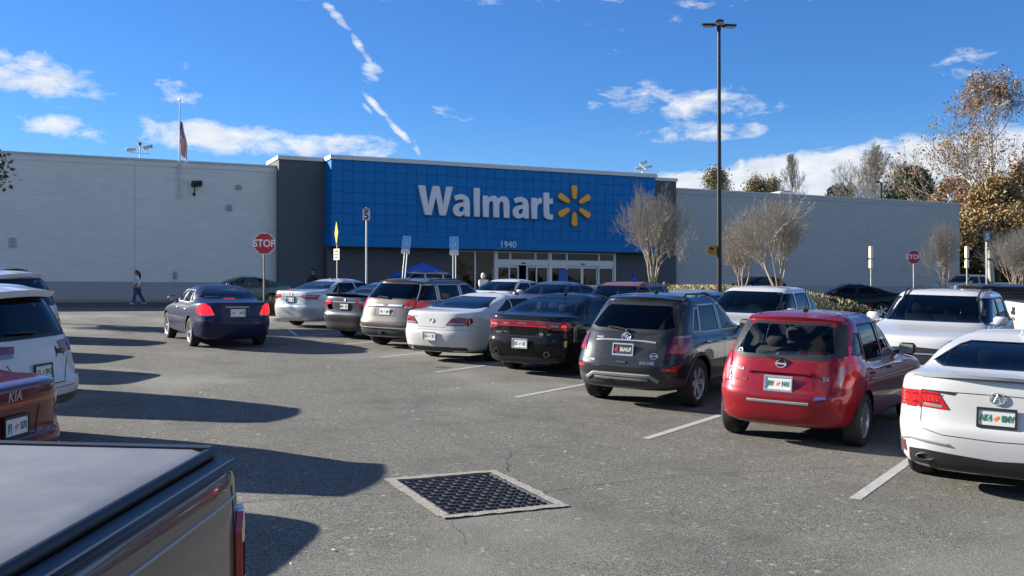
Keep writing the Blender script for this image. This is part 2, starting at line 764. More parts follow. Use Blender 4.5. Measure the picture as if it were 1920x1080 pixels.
crack((4.11, 8.2), (5.6, 8.35), 1)
crack((5.6, 8.35), (7.9, 8.0), 2, .008)
crack((2.9, 8.6), (1.0, 8.9), 3, .009)
crack((3.0, 7.58), (2.86, 6.9), 4, .005)
crack((4.2, 9.1), (4.7, 10.1), 5, .007)
crack((0.6, 6.3), (2.6, 6.0), 6, .007)
crack((1.2, 13.2), (4.6, 12.6), 8, .007)
crack((2.2, 17.5), (5.2, 18.6), 9, .008)

# scraps of litter on the asphalt
M_LITTER = mat('paper_litter', (.7, .7, .68), .8)
for i, (a, u, s) in enumerate(((2.2, 15.9, .05), (4.6, 13.1, .045), (1.9, 7.1, .03), (6.1, 15.2, .05), (5.2, 9.8, .025), (6.9, 15.6, .04), (4.9, 18.7, .05), (1.55, 6.9, .022))):
    r = random.Random(i)
    s *= .55
    mb = MB()
    pts = [on(a + s * math.cos(t) * r.uniform(.5, 1.3), u + s * math.sin(t) * r.uniform(.5, 1.3), .006 + r.random() * .006) for t in np.linspace(0, 2 * PI, 7)[:-1]]
    mb.add(pts + [on(a, u, .013)], [(k, (k + 1) % 6, 6) for k in range(6)])
    o = fix_up(mb).build('litter', M_LITTER)
    o['label'] = 'white scrap of litter lying on the grey asphalt'
    o['category'] = 'litter'
    o['group'] = 'scraps of litter on the lot'

# ------------------------------------------------------------------ storm drain
M_GRATE = mat('galvanised_grate', (.11, .115, .125), .5, .6, var=.4, vscale=20)
M_PIT = mat('drain_pit', (.012, .012, .012), .95)


def build_drain():
    root = thing('storm_drain', 'square storm drain with black mesh grate in a worn concrete collar', 'drain', on(0, 0))
    # collar: four worn kerb pieces, uneven
    r = random.Random(5)

    def piece(x0, x1, u0, u1):
        mb = MB()
        nx = max(1, int((x1 - x0) / .07))
        nu = max(1, int((u1 - u0) / .07))
        for i in range(nx + 1):
            for j in range(nu + 1):
                x = x0 + (x1 - x0) * i / nx
                u = u0 + (u1 - u0) * j / nu
                e = i in (0, nx) or j in (0, nu)
                p = on(x + (r.uniform(-.009, .009) if e else 0), u + (r.uniform(-.009, .009) if e else 0), (.012 if e else .022) + r.uniform(-.003, .003))
                mb.v.append(tuple(p))
        for i in range(nx):
            for j in range(nu):
                a = i * (nu + 1) + j
                mb.f.append((a, a + nu + 1, a + nu + 2, a + 1))
        # skirt
        o = fix_up(mb).build('collar', M_CONC, root, smooth=40)
        return o
    piece(GR[0], GR[1], GR[2], GI[2] - .004)
    piece(GR[0], GR[1], GI[3] + .004, GR[3])
    piece(GR[0], GI[0] - .004, GI[2] - .004, GI[3] + .004)
    piece(GI[1] + .004, GR[1], GI[2] - .004, GI[3] + .004)
    mb = MB()
    zt, zb = -.01, -.75
    x0, x1, u0, u1 = GI
    for (a, b) in (((x0, u0), (x1, u0)), ((x1, u0), (x1, u1)), ((x1, u1), (x0, u1)), ((x0, u1), (x0, u0))):
        mb.quad(on(a[0], a[1], .01), on(b[0], b[1], .01), on(b[0], b[1], zb), on(a[0], a[1], zb))
    mb.quad(on(x0, u0, zb), on(x1, u0, zb), on(x1, u1, zb), on(x0, u1, zb))
    mb.build('pit', M_PIT, root)
    # steel angle round the opening
    fr = MB()
    for (a0, a1, b0, b1) in ((x0 + .002, x1 - .002, u0 + .002, u0 + .018), (x0 + .002, x1 - .002, u1 - .018, u1 - .002), (x0 + .002, x0 + .018, u0 + .018, u1 - .018), (x1 - .018, x1 - .002, u0 + .018, u1 - .018)):
        for zz in (0,):
            v = [on(a0, b0, -.03), on(a1, b0, -.03), on(a1, b1, -.03), on(a0, b1, -.03), on(a0, b0, .008), on(a1, b0, .008), on(a1, b1, .008), on(a0, b1, .008)]
            fr.add(v, [(0, 3, 2, 1), (4, 5, 6, 7), (0, 1, 5, 4), (1, 2, 6, 5), (2, 3, 7, 6), (3, 0, 4, 7)])
    fr.build('steel_rim', M_GRATE, root)
    # reticuline mesh: straight bars with a sinuous bar between each pair
    nb = 13
    w = (u1 - u0 - .04) / nb
    for k in range(nb + 1):
        mb = MB()
        u = u0 + .02 + k * w
        t = .0035
        v = []
        for (xx) in (x0 + .018, x1 - .018):
            for uu in (u - t, u + t):
                for hh in (-.04, .004):
                    v.append(on(xx, uu, hh))
        mb.add(v, [(0, 1, 3, 2), (4, 6, 7, 5), (1, 5, 7, 3), (0, 4, 5, 1), (2, 3, 7, 6)])
        mb.build('grate_bar', M_GRATE, root)
        if k < nb:
            mb = MB()
            m = 56
            pts = []
            for i in range(m + 1):
                x = x0 + .018 + (x1 - x0 - .036) * i / m
                ph = (i % 8) / 8.0 * 2 * PI
                s = max(-1, min(1, 1.5 * math.sin(ph + (PI if k % 2 else 0))))
                pts.append((x, u + w / 2 + s * (w / 2 - .009)))
            for (p, q) in zip(pts[:-1], pts[1:]):
                mb.quad(on(p[0], p[1], -.04), on(q[0], q[1], -.04), on(q[0], q[1], .003), on(p[0], p[1], .003))
                mb.quad(on(p[0], p[1] - .003, .003), on(q[0], q[1] - .003, .003), on(q[0], q[1] + .003, .003), on(p[0], p[1] + .003, .003))
            mb.build('wavy_bar', M_GRATE, root)
    return root


build_drain()

# ================================================================== the store
WALL_U, TOW_U, BLUE_U, ENT_U = 55.7, 55.1, 53.7, 54.6
GZ = 1.808


def wall_material(name, color, mortar, sc=1.0, strength=.5):
    m = bpy.data.materials.new(name)
    m.use_nodes = True
    nt = m.node_tree
    N, L = nt.nodes.new, nt.links.new
    b = nt.nodes['Principled BSDF']
    tc = N('ShaderNodeTexCoord')
    sep = N('ShaderNodeSeparateXYZ')
    L(tc.outputs['Object'], sep.inputs[0])
    cb = N('ShaderNodeCombineXYZ')
    L(sep.outputs[0], cb.inputs[0])
    L(sep.outputs[2], cb.inputs[1])
    br = N('ShaderNodeTexBrick')
    br.inputs['Scale'].default_value = 1.0
    br.inputs['Brick Width'].default_value = .40 * sc
    br.inputs['Row Height'].default_value = .10 * sc
    br.inputs['Mortar Size'].default_value = .008
    br.inputs['Mortar Smooth'].default_value = .4
    br.inputs['Color1'].default_value = (.9, .9, .9, 1)
    br.inputs['Color2'].default_value = (1, 1, 1, 1)
    br.inputs['Mortar'].default_value = (0, 0, 0, 1)
    L(cb.outputs[0], br.inputs['Vector'])
    n = N('ShaderNodeTexNoise')
    n.inputs['Scale'].default_value = .5
    n.inputs['Detail'].default_value = 9
    n.inputs['Roughness'].default_value = .7
    mp = N('ShaderNodeMapping')
    mp.inputs['Scale'].default_value = (.6, 1, 2.2)
    L(tc.outputs['Object'], mp.inputs[0])
    L(mp.outputs[0], n.inputs['Vector'])
    mx = N('ShaderNodeMix')
    mx.data_type = 'RGBA'
    mx.inputs['A'].default_value = tuple(k * .86 for k in color) + (1,)
    mx.inputs['B'].default_value = tuple(min(1, k * 1.1) for k in color) + (1,)
    L(n.outputs['Fac'], mx.inputs['Factor'])
    # individual courses differ slightly
    n4 = N('ShaderNodeTexNoise')
    n4.inputs['Scale'].default_value = 1.0
    n4.inputs['Detail'].default_value = 3
    mp4 = N('ShaderNodeMapping')
    mp4.inputs['Scale'].default_value = (1.6, 1, 9.0)
    L(tc.outputs['Object'], mp4.inputs[0])
    L(mp4.outputs[0], n4.inputs['Vector'])
    mr = N('ShaderNodeMapRange')
    mr.inputs['From Min'].default_value = .3
    mr.inputs['From Max'].default_value = .7
    mr.inputs['To Min'].default_value = .92
    mr.inputs['To Max'].default_value = 1.05
    L(n4.outputs['Fac'], mr.inputs['Value'])
    mm = N('ShaderNodeMix')
    mm.data_type = 'RGBA'
    mm.blend_type = 'MULTIPLY'
    mm.inputs['Factor'].default_value = 1
    L(mx.outputs['Result'], mm.inputs['A'])
    L(mr.outputs[0], mm.inputs['B'])
    mo = N('ShaderNodeMix')
    mo.data_type = 'RGBA'
    mo.inputs['B'].default_value = tuple(mortar) + (1,)
    L(br.outputs['Fac'], mo.inputs['Factor'])
    L(mm.outputs['Result'], mo.inputs['A'])
    L(mo.outputs['Result'], b.inputs['Base Color'])
    b.inputs['Roughness'].default_value = .85
    bp = N('ShaderNodeBump')
    bp.inputs['Strength'].default_value = strength
    bp.inputs['Distance'].default_value = .02
    L(br.outputs['Color'], bp.inputs['Height'])
    L(bp.outputs[0], b.inputs['Normal'])
    MATS[name] = m
    return m


M_WALL = wall_material('painted_brick_light', (.70, .71, .665), (.59, .60, .56))
M_WAIN = wall_material('painted_brick_grey', (.34, .355, .36), (.27, .28, .29))
M_SLATE = wall_material('painted_brick_slate', (.095, .108, .118), (.075, .085, .095))
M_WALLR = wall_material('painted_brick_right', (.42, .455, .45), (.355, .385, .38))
M_COPE = mat('coping_metal', (.55, .55, .53), .5, .2, var=.12, vscale=2)
M_COPED = mat('coping_grey', (.46, .46, .46), .5, .2)
M_BLUES = [mat('blue_panel_%d' % k, c, .55, 0, .0, var=.05, vscale=1.2, spec=.2) for k, c in enumerate(((.001, .158, .43), (.001, .164, .445), (.001, .151, .415)))]
M_BLUEJ = mat('blue_joint', (.002, .085, .29), .7)
M_ALU = mat('door_aluminium', (.62, .64, .66), .4, .25)
M_SHOPGLASS = glass('shop_glass', (.30, .33, .35))
M_BLACK = mat('black_plastic', (.015, .015, .016), .5)
M_INT = mat('shop_interior', (.09, .085, .08), .8, var=.4, vscale=2)

store = thing('store_building', 'long single-storey store with grey walls and a blue panelled entrance block', 'building', (0, 0, 0))


def part(name, m, *boxes, parent=None, smooth=None):
    mb = MB()
    for b in boxes:
        mb.box(*b)
    return mb.build(name, m, parent or store, smooth)


# walls
part('wall', M_WALL, (-70, 11.69, WALL_U, WALL_U + .3, 2.83, 9.12))
part('wainscot', M_WAIN, (-70, 11.69, WALL_U - .02, WALL_U + .3, GZ + .1, 2.826))
part('coping', M_COPED, (-70, 11.69, WALL_U - .06, WALL_U + .36, 9.122, 9.24))
part('coping_band', M_WALL, (-70, 11.69, WALL_U - .03, WALL_U - .002, 8.86, 9.118))
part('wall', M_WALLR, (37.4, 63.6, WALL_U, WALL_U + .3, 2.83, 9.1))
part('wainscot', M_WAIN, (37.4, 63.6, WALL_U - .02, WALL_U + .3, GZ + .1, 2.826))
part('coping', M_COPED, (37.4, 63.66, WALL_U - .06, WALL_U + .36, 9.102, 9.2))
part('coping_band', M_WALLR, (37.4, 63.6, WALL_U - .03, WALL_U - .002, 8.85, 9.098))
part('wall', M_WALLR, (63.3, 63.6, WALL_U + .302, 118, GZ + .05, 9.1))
part('wall', M_WALL, (-70, -69.7, WALL_U + .302, 118, GZ + .05, 9.1))
part('wall', M_WALL, (-70, 63.6, 118.002, 118.3, GZ + .05, 9.1))
part('roof', mat('roof_membrane', (.5, .5, .48), .9), (-69.7, 63.3, WALL_U + .31, 118, 8.3, 8.5))
# control joints
for a in (-24, -14.2, -3.15, 4.4):
    part('control_joint', mat('joint_sealant', (.30, .31, .32), .9), (a - .012, a + .012, WALL_U - .004, WALL_U - .0005, 2.84, 8.85))
for a in (45.3, 54.4):
    part('control_joint', MATS['joint_sealant'], (a - .012, a + .012, WALL_U - .004, WALL_U - .0005, 2.84, 8.85))
# slate towers either side of the blue block
for (a0, a1) in ((11.694, 14.226), (34.904, 37.396)):
    part('tower_wall', M_SLATE, (a0, a1, TOW_U, TOW_U + 3, GZ + .1, 9.52))
    part('coping', M_COPE, (a0 - .07, a1 + (.07 if a1 > 30 else 0), TOW_U - .07, TOW_U + 3, 9.522, 9.73))
# the blue block
BX0, BX1 = 14.23, 34.9
part('block_core', M_BLUEJ, (BX0 + .02, BX1 - .02, BLUE_U + .02, TOW_U + 3.2, 4.83, 9.5))
part('soffit', mat('soffit_grey', (.25, .27, .29), .8), (BX0 + .03, BX1 - .03, BLUE_U + .03, ENT_U + .5, 4.79, 4.828))
part('coping', M_COPE, (BX0 - .08, BX1 + .08, BLUE_U - .08, TOW_U + 3.3, 9.502, 9.735))
ncol, nrow = 34, 7
pw = (BX1 - BX0) / ncol
z_band = 5.40
ph = (9.5 - z_band) / nrow
J = .011
mp = MB()
mp.cbox((0, 0, 0), (pw - 2 * J, .03, ph - 2 * J), bev=.006)
PANEL = [mp.mesh('panel') for k in range(3)]
for k in range(3):
    PANEL[k].materials.append(M_BLUES[k])
for r_ in range(nrow):
    for c_ in range(ncol):
        k = random.choice((0, 0, 1, 2))
        o = obj('panel', PANEL[k], None, store, (BX0 + (c_ + .5) * pw, BLUE_U + .008, z_band + (r_ + .5) * ph))
mp = MB()
sw = (TOW_U - BLUE_U) / 2
mp.cbox((0, 0, 0), (.03, sw - 2 * J, ph - 2 * J), bev=.006)
SP = mp.mesh('panel')
SP.materials.append(M_BLUES[0])
for r_ in range(nrow):
    for c_ in range(2):
        obj('panel', SP, None, store, (BX0 + .008, BLUE_U + (c_ + .5) * sw, z_band + (r_ + .5) * ph))
nb = 9
bw = (BX1 - BX0) / nb
for k in range(nb):
    mb = MB()
    mb.cbox((BX0 + (k + .5) * bw, BLUE_U + .004, (4.8 + z_band) / 2), (bw - .008, .05, z_band - 4.8 - .012), bev=.005)
    mb.build('fascia_panel', M_BLUES[1], store)
mb = MB()
mb.cbox((BX0 + .008, (BLUE_U + TOW_U) / 2 + .02, (4.8 + z_band) / 2), (.04, TOW_U - BLUE_U - .05, z_band - 4.8 - .012), bev=.005)
mb.build('fascia_panel', M_BLUES[1], store)

# entrance wall under the blue block
GL0, D0, D1, D2 = 21.8, 24.45, 27.95, 32.55
part('entrance_wall', M_SLATE, (BX0 + .004, GL0, ENT_U, ENT_U + .4, GZ + .1, 4.785))
part('entrance_wall', M_SLATE, (D2, BX1 - .004, ENT_U, ENT_U + .4, GZ + .1, 4.785))
part('lobby_wall', mat('lobby_wall', (.10, .09, .075), .8, var=.5, vscale=.6), (GL0 - 1, D2 + 1, 60.5, 60.7, GZ, 4.9))
part('lobby_floor', mat('lobby_floor', (.22, .21, .2), .4), (GL0 - 1, D2 + 1, ENT_U + .42, 60.5, GZ + .02, GZ + .11))
part('lobby_ceiling', mat('lobby_ceiling', (.35, .35, .34), .8), (GL0 - 1, D2 + 1, ENT_U + .42, 60.5, 4.84, 4.9))
for a in (25.0, 26.0, 29.0, 30.2, 31.3):  # tan panels added inside, imitating the sunlit tan reflection in the doors
    part('tan_panel', mat('reflected_tan', (.52, .43, .30), .8, var=.15), (a, a + .7, 57.2, 57.24, 2.5, 4.1))
for (a, w, h) in ((25.6, .7, 1.4), (26.8, .9, 1.2), (29.6, 1.2, 1.1), (30.9, .8, 1.5), (22.6, 1.2, 1.3)):
    part('shelf', M_INT, (a, a + w, 58.2, 58.8, GZ + .11, GZ + .11 + h))
# storefront glazing: frames and panes
ALUP = []


def frame(a0, a1, z0, z1, t=.07, u=ENT_U + .1):
    part('window_frame', M_ALU, (a0, a0 + t, u - .05, u + .05, z0, z1), (a1 - t, a1, u - .05, u + .05, z0, z1),
         (a0 + t + .001, a1 - t - .001, u - .045, u + .045, z1 - t, z1), (a0 + t + .001, a1 - t - .001, u - .045, u + .045, z0, z0 + t))
    part('pane', M_SHOPGLASS, (a0 + t, a1 - t, u - .006, u + .006, z0 + t, z1 - t))


gm = (GL0 + D0 - .15) / 2
for (a0, a1) in ((GL0, gm - .002), (gm + .002, D0 - .16)):
    frame(a0, a1, GZ + .12, 4.75, .045)
part('door_post', M_ALU, (D0 - .15, D0, ENT_U + .02, ENT_U + .2, GZ + .12, 4.76))
part('door_post', M_ALU, (D1 - .07, D1 + .07, ENT_U + .0, ENT_U + .2, GZ + .12, 4.76))
part('door_post', M_ALU, (D2 - .12, D2 - .002, ENT_U + .0, ENT_U + .2, GZ + .12, 4.76))
for (a0, a1, cuts) in ((D0, D1 - .07, (.25, .74)), (D1 + .07, D2 - .12, (.25, .76))):
    w = a1 - a0
    xs = [a0] + [a0 + w * c for c in cuts] + [a1]
    for p, q in zip(xs[:-1], xs[1:]):
        frame(p + .002, q - .002, 4.22, 4.745, .06)
    part('door_header', M_ALU, (a0 + .002, a1 - .002, ENT_U + .03, ENT_U + .2, 3.94, 4.216))
    part('door_sensor', M_BLACK, (a0 + w * .5 - .12, a0 + w * .5 + .12, ENT_U - .03, ENT_U + .028, 4.02, 4.09))
    n = 4
    lw = w / n
    for k in range(n):
        x0, x1 = a0 + k * lw, a0 + (k + 1) * lw
        if k in (1, 2) and a0 < 26:          # left pair stands a little open
            x0 += (-.25 if k == 1 else .25)
            x1 += (-.25 if k == 1 else .25)
        u = ENT_U + (.10 if k in (0, 3) else .17)
        leaf = part('door', M_ALU, (x0, x0 + .09, u - .025, u + .025, GZ + .13, 3.93), (x1 - .09, x1, u - .025, u + .025, GZ + .13, 3.93),
                    (x0 + .091, x1 - .091, u - .024, u + .024, 3.80, 3.93), (x0 + .091, x1 - .091, u - .024, u + .024, GZ + .13, GZ + .28), (x0 + .091, x1 - .091, u - .024, u + .024, 2.62, 2.78))
        part('pane', M_SHOPGLASS, (x0 + .09, x1 - .09, u - .005, u + .005, GZ + .28, 2.62), (x0 + .09, x1 - .09, u - .005, u + .005, 2.78, 3.80), parent=leaf)
part('notice', mat('blue_notice', (.02, .11, .42), .5), (28.55, 29.2, ENT_U + .055, ENT_U + .06, 2.8, 3.72))

# ------------------------------------------------------------------ lettering on the blue block


def glyph_mesh(contours, depth, bevel=.02):
    cu = bpy.data.curves.new('g', 'CURVE')
    cu.dimensions = '2D'
    cu.fill_mode = 'BOTH'
    cu.extrude = depth / 2
    cu.bevel_depth = bevel
    cu.bevel_resolution = 1
    for c in contours:
        sp = cu.splines.new('POLY')
        sp.points.add(len(c) - 1)
        for i, (x, y) in enumerate(c):
            sp.points[i].co = (x, y, 0, 1)
        sp.use_cyclic_u = True
    o = bpy.data.objects.new('g', cu)
    COL.objects.link(o)
    dg = bpy.context.evaluated_depsgraph_get()
    me = bpy.data.meshes.new_from_object(o.evaluated_get(dg))
    bpy.data.objects.remove(o)
    bpy.data.curves.remove(cu)
    me.materials.clear()
    return me


def curve_through(pts, n=6):
    """closed Catmull-Rom; points flagged 'c' are corners"""
    P = [Vector((p[0], p[1])) for p in pts]
    corner = [len(p) > 2 for p in pts]
    out = []
    k = len(P)
    for i in range(k):
        p1, p2 = P[i], P[(i + 1) % k]
        p0 = p1 - (p2 - p1) if corner[i] else P[i - 1]
        p3 = p2 + (p2 - p1) if corner[(i + 1) % k] else P[(i + 2) % k]
        if corner[i] and corner[(i + 1) % k]:
            out.append((p1.x, p1.y))
            continue
        for j in range(n):
            t = j / n
            q = .5 * ((2 * p1) + (p2 - p0) * t + (2 * p0 - 5 * p1 + 4 * p2 - p3) * t * t + (3 * p1 - p0 - 3 * p2 + p3) * t ** 3)
            out.append((q.x, q.y))
    return out


G_W = [[(0, 1), (.225, 1), (.345, .33), (.365, .33), (.52, 1), (.75, 1), (.89, .33), (.91, .33), (1.03, 1), (1.25, 1), (1.0, .02), (.97, 0), (.80, 0), (.77, .02), (.635, .68), (.465, .02), (.435, 0), (.25, 0), (.22, .02)]]
G_A = [curve_through([(.62, 0, 'c'), (.615, .30), (.615, .46), (.55, .66), (.34, .752), (.16, .73), (.055, .685, 'c'), (.095, .535, 'c'), (.20, .575), (.32, .59), (.395, .555), (.41, .47, 'c'), (.27, .45), (.09, .38), (.005, .23), (.045, .06), (.20, -.015), (.34, .02), (.425, .10, 'c'), (.44, 0, 'c')]),
       curve_through([(.41, .35, 'c'), (.41, .26), (.38, .17), (.30, .13), (.225, .16), (.21, .24), (.27, .32)])]
G_L = [[(0, 0), (.20, 0), (.20, 1), (0, 1)]]
G_M = [curve_through([(0, 0, 'c'), (.205, 0, 'c'), (.205, .44, 'c'), (.25, .545), (.32, .575), (.385, .54), (.405, .44, 'c'), (.405, 0, 'c'), (.61, 0, 'c'), (.61, .44, 'c'), (.65, .545), (.72, .575), (.785, .54), (.81, .44, 'c'), (.81, 0, 'c'), (1.015, 0, 'c'), (1.015, .47, 'c'), (.975, .66), (.82, .755), (.67, .72), (.575, .64, 'c'), (.505, .725), (.39, .755), (.27, .71), (.185, .635, 'c'), (.18, .74, 'c'), (0, .74, 'c')])]
G_R = [curve_through([(0, 0, 'c'), (.205, 0, 'c'), (.205, .38, 'c'), (.24, .51), (.32, .56), (.40, .56, 'c'), (.40, .75, 'c'), (.29, .735), (.19, .62, 'c'), (.185, .74, 'c'), (0, .74, 'c')])]
G_T = [curve_through([(0, .95, 'c'), (.20, .95, 'c'), (.20, .74, 'c'), (.35, .74, 'c'), (.35, .575, 'c'), (.20, .575, 'c'), (.20, .25, 'c'), (.225, .17), (.29, .155), (.35, .16, 'c'), (.35, .0, 'c'), (.24, -.012), (.10, .02), (.02, .11), (0, .25, 'c')])]
M_LET = mat('letter_acrylic', (.66, .68, .71), .45, 0, .2)
M_SPARK = mat('spark_yellow', (.80, .36, .02), .45, 0, .2)
sign = thing('store_sign', 'raised white letters spelling Walmart with a six-petal yellow spark', 'sign', (19.15, BLUE_U - .03, 6.66))
CAPH = 1.62
Rsign = (PI / 2, 0, 0)
for g, px in ((G_W, 120), (G_A, 441), (G_L, 642), (G_M, 728), (G_A, 1021), (G_R, 1210), (G_T, 1335)):
    me = glyph_mesh([[(x * CAPH, y * CAPH) for x, y in c] for c in g], .16)
    obj('letter', me, M_LET, sign, ((px - 120) / 1305 * 8.42, -.08, 0), Rsign)
petal = curve_through([(-.11, 0), (0, -.09), (.11, 0), (.175, .56), (.12, .68), (0, .72), (-.12, .68), (-.175, .56)], 4)
for k in range(6):
    a = k * PI / 3
    c, s = math.cos(a), math.sin(a)
    pts = [(x * c - (y + .50) * s, x * s + (y + .50) * c) for x, y in petal]
    obj('spark_petal', glyph_mesh([pts], .14), M_SPARK, sign, (29.05 - 19.15, -.07, 7.52 - 6.66), Rsign)
num = thing('building_number', 'pale raised digits 1940 above the entrance doors', 'number', (24.3, BLUE_U - .03, 5.08))
for k, dch in enumerate('1940'):
    o = obj('digit', text_mesh(dch, .52, .02, .008), mat('digit_grey', (.62, .66, .70), .5), num, (k * .27, -.02, 0), Rsign)

# ================================================================== vehicles
M_TYRE = mat('tyre_rubber', (.022, .022, .022), .85, var=.3, vscale=12)
M_RIM = mat('alloy_silver', (.55, .56, .58), .32, .85)
M_RIMD = mat('alloy_dark', (.10, .10, .11), .4, .7)
M_CHROME = mat('chrome', (.62, .62, .61), .28, .75)
M_TRIM = mat('black_trim', (.018, .018, .019), .45, rvar=0)
M_CLAD = mat('grey_cladding', (.035, .036, .038), .6, var=.2, vscale=20)
M_SEAM = mat('panel_gap', (.012, .012, .012), .8)
M_RED = mat('red_lens', (.50, .012, .014), .12, 0, 1.0, var=.35, vscale=30, bump=.12, bscale=90)
M_REDD = mat('dark_red_lens', (.17, .008, .012), .12, 0, 1.0, var=.35, vscale=30, bump=.12, bscale=90)
M_REDON = mat('lit_red_lens', (.45, .01, .012), .2, 0, .5, emit=(1.0, .012, .02), estr=.55)
M_CLEAR = mat('clear_lens', (.32, .28, .26), .08, .2, 1.0)
M_AMBER = mat('amber_lens', (.6, .2, .02), .15, 0, 1.0)
M_GLASS = glass('car_glass', (.34, .37, .37))
M_GLASSL = glass('light_car_glass', (.66, .70, .69))
M_GLASSM = glass('mid_tint_glass', (.20, .22, .22))
M_GLASSD = glass('privacy_glass', (.035, .04, .042))
M_SEAT = mat('seat_fabric_dark', (.03, .03, .032), .85)
M_SEATL = mat('seat_leather_beige', (.34, .30, .25), .7)
M_LINER = mat('arch_liner', (.008, .008, .008), .95)
M_SILVER = mat('silver_trim', (.42, .42, .42), .35, .7)
M_PLATE = mat('plate_white', (.66, .68, .66), .5)
M_PLATEG = mat('plate_green', (.03, .16, .09), .5)
M_ORANGE = mat('plate_orange', (.75, .22, .05), .5)


def chaikin(A, it):
    A = np.asarray(A, float)
    for _ in range(it):
        Q = .75 * A[:-1] + .25 * A[1:]
        R = .25 * A[:-1] + .75 * A[1:]
        B = np.empty((2 * len(Q) + 2, A.shape[1]))
        B[0] = A[0]
        B[-1] = A[-1]
        B[1:-1:2] = Q
        B[2:-1:2] = R
        A = B
    return A


def half_outline(xr, zr, w, zs, xf, zf, pr, qr, pf, qf, m):
    """half plan outline, rear centre -> left side -> front centre"""
    xm = .5 * (xr + xf)

    def quarter(p, q, hl):
        y = np.linspace(0, .94, 40)
        X = (1 - y ** p) ** (1 / q)
        X2 = np.linspace(X[-1], 0, 60)[1:]
        y2 = (1 - X2 ** q) ** (1 / p)
        return np.concatenate([y, y2]) * w, np.concatenate([X, X2]) * hl
    hl = xf - xm
    yr, dxr = quarter(pr, qr, hl)
    yf, dxf = quarter(pf, qf, hl)
    x = np.concatenate([xm - dxr, (xm + dxf)[::-1][1:]])
    y = np.concatenate([yr, yf[::-1][1:]])
    s = np.concatenate([[0], np.cumsum(np.hypot(np.diff(x), np.diff(y)))])
    # finer near both ends
    t = np.linspace(0, 1, m)
    t = t + .055 * np.sin(2 * PI * t) * -1 * -1 * 0
    ss = t * s[-1]
    X = np.interp(ss, s, x)
    Y = np.interp(ss, s, y)
    q = np.clip((X - xr) / max(1e-6, xf - xr), 0, 1)

    def sm(v):
        v = np.clip(v, 0, 1)
        return v * v * (3 - 2 * v)
    z = zs + (zr - zs) * sm(1 - q / .34) + (zf - zs) * sm((q - .62) / .38)
    return np.stack([X, Y, z, ss], 1)


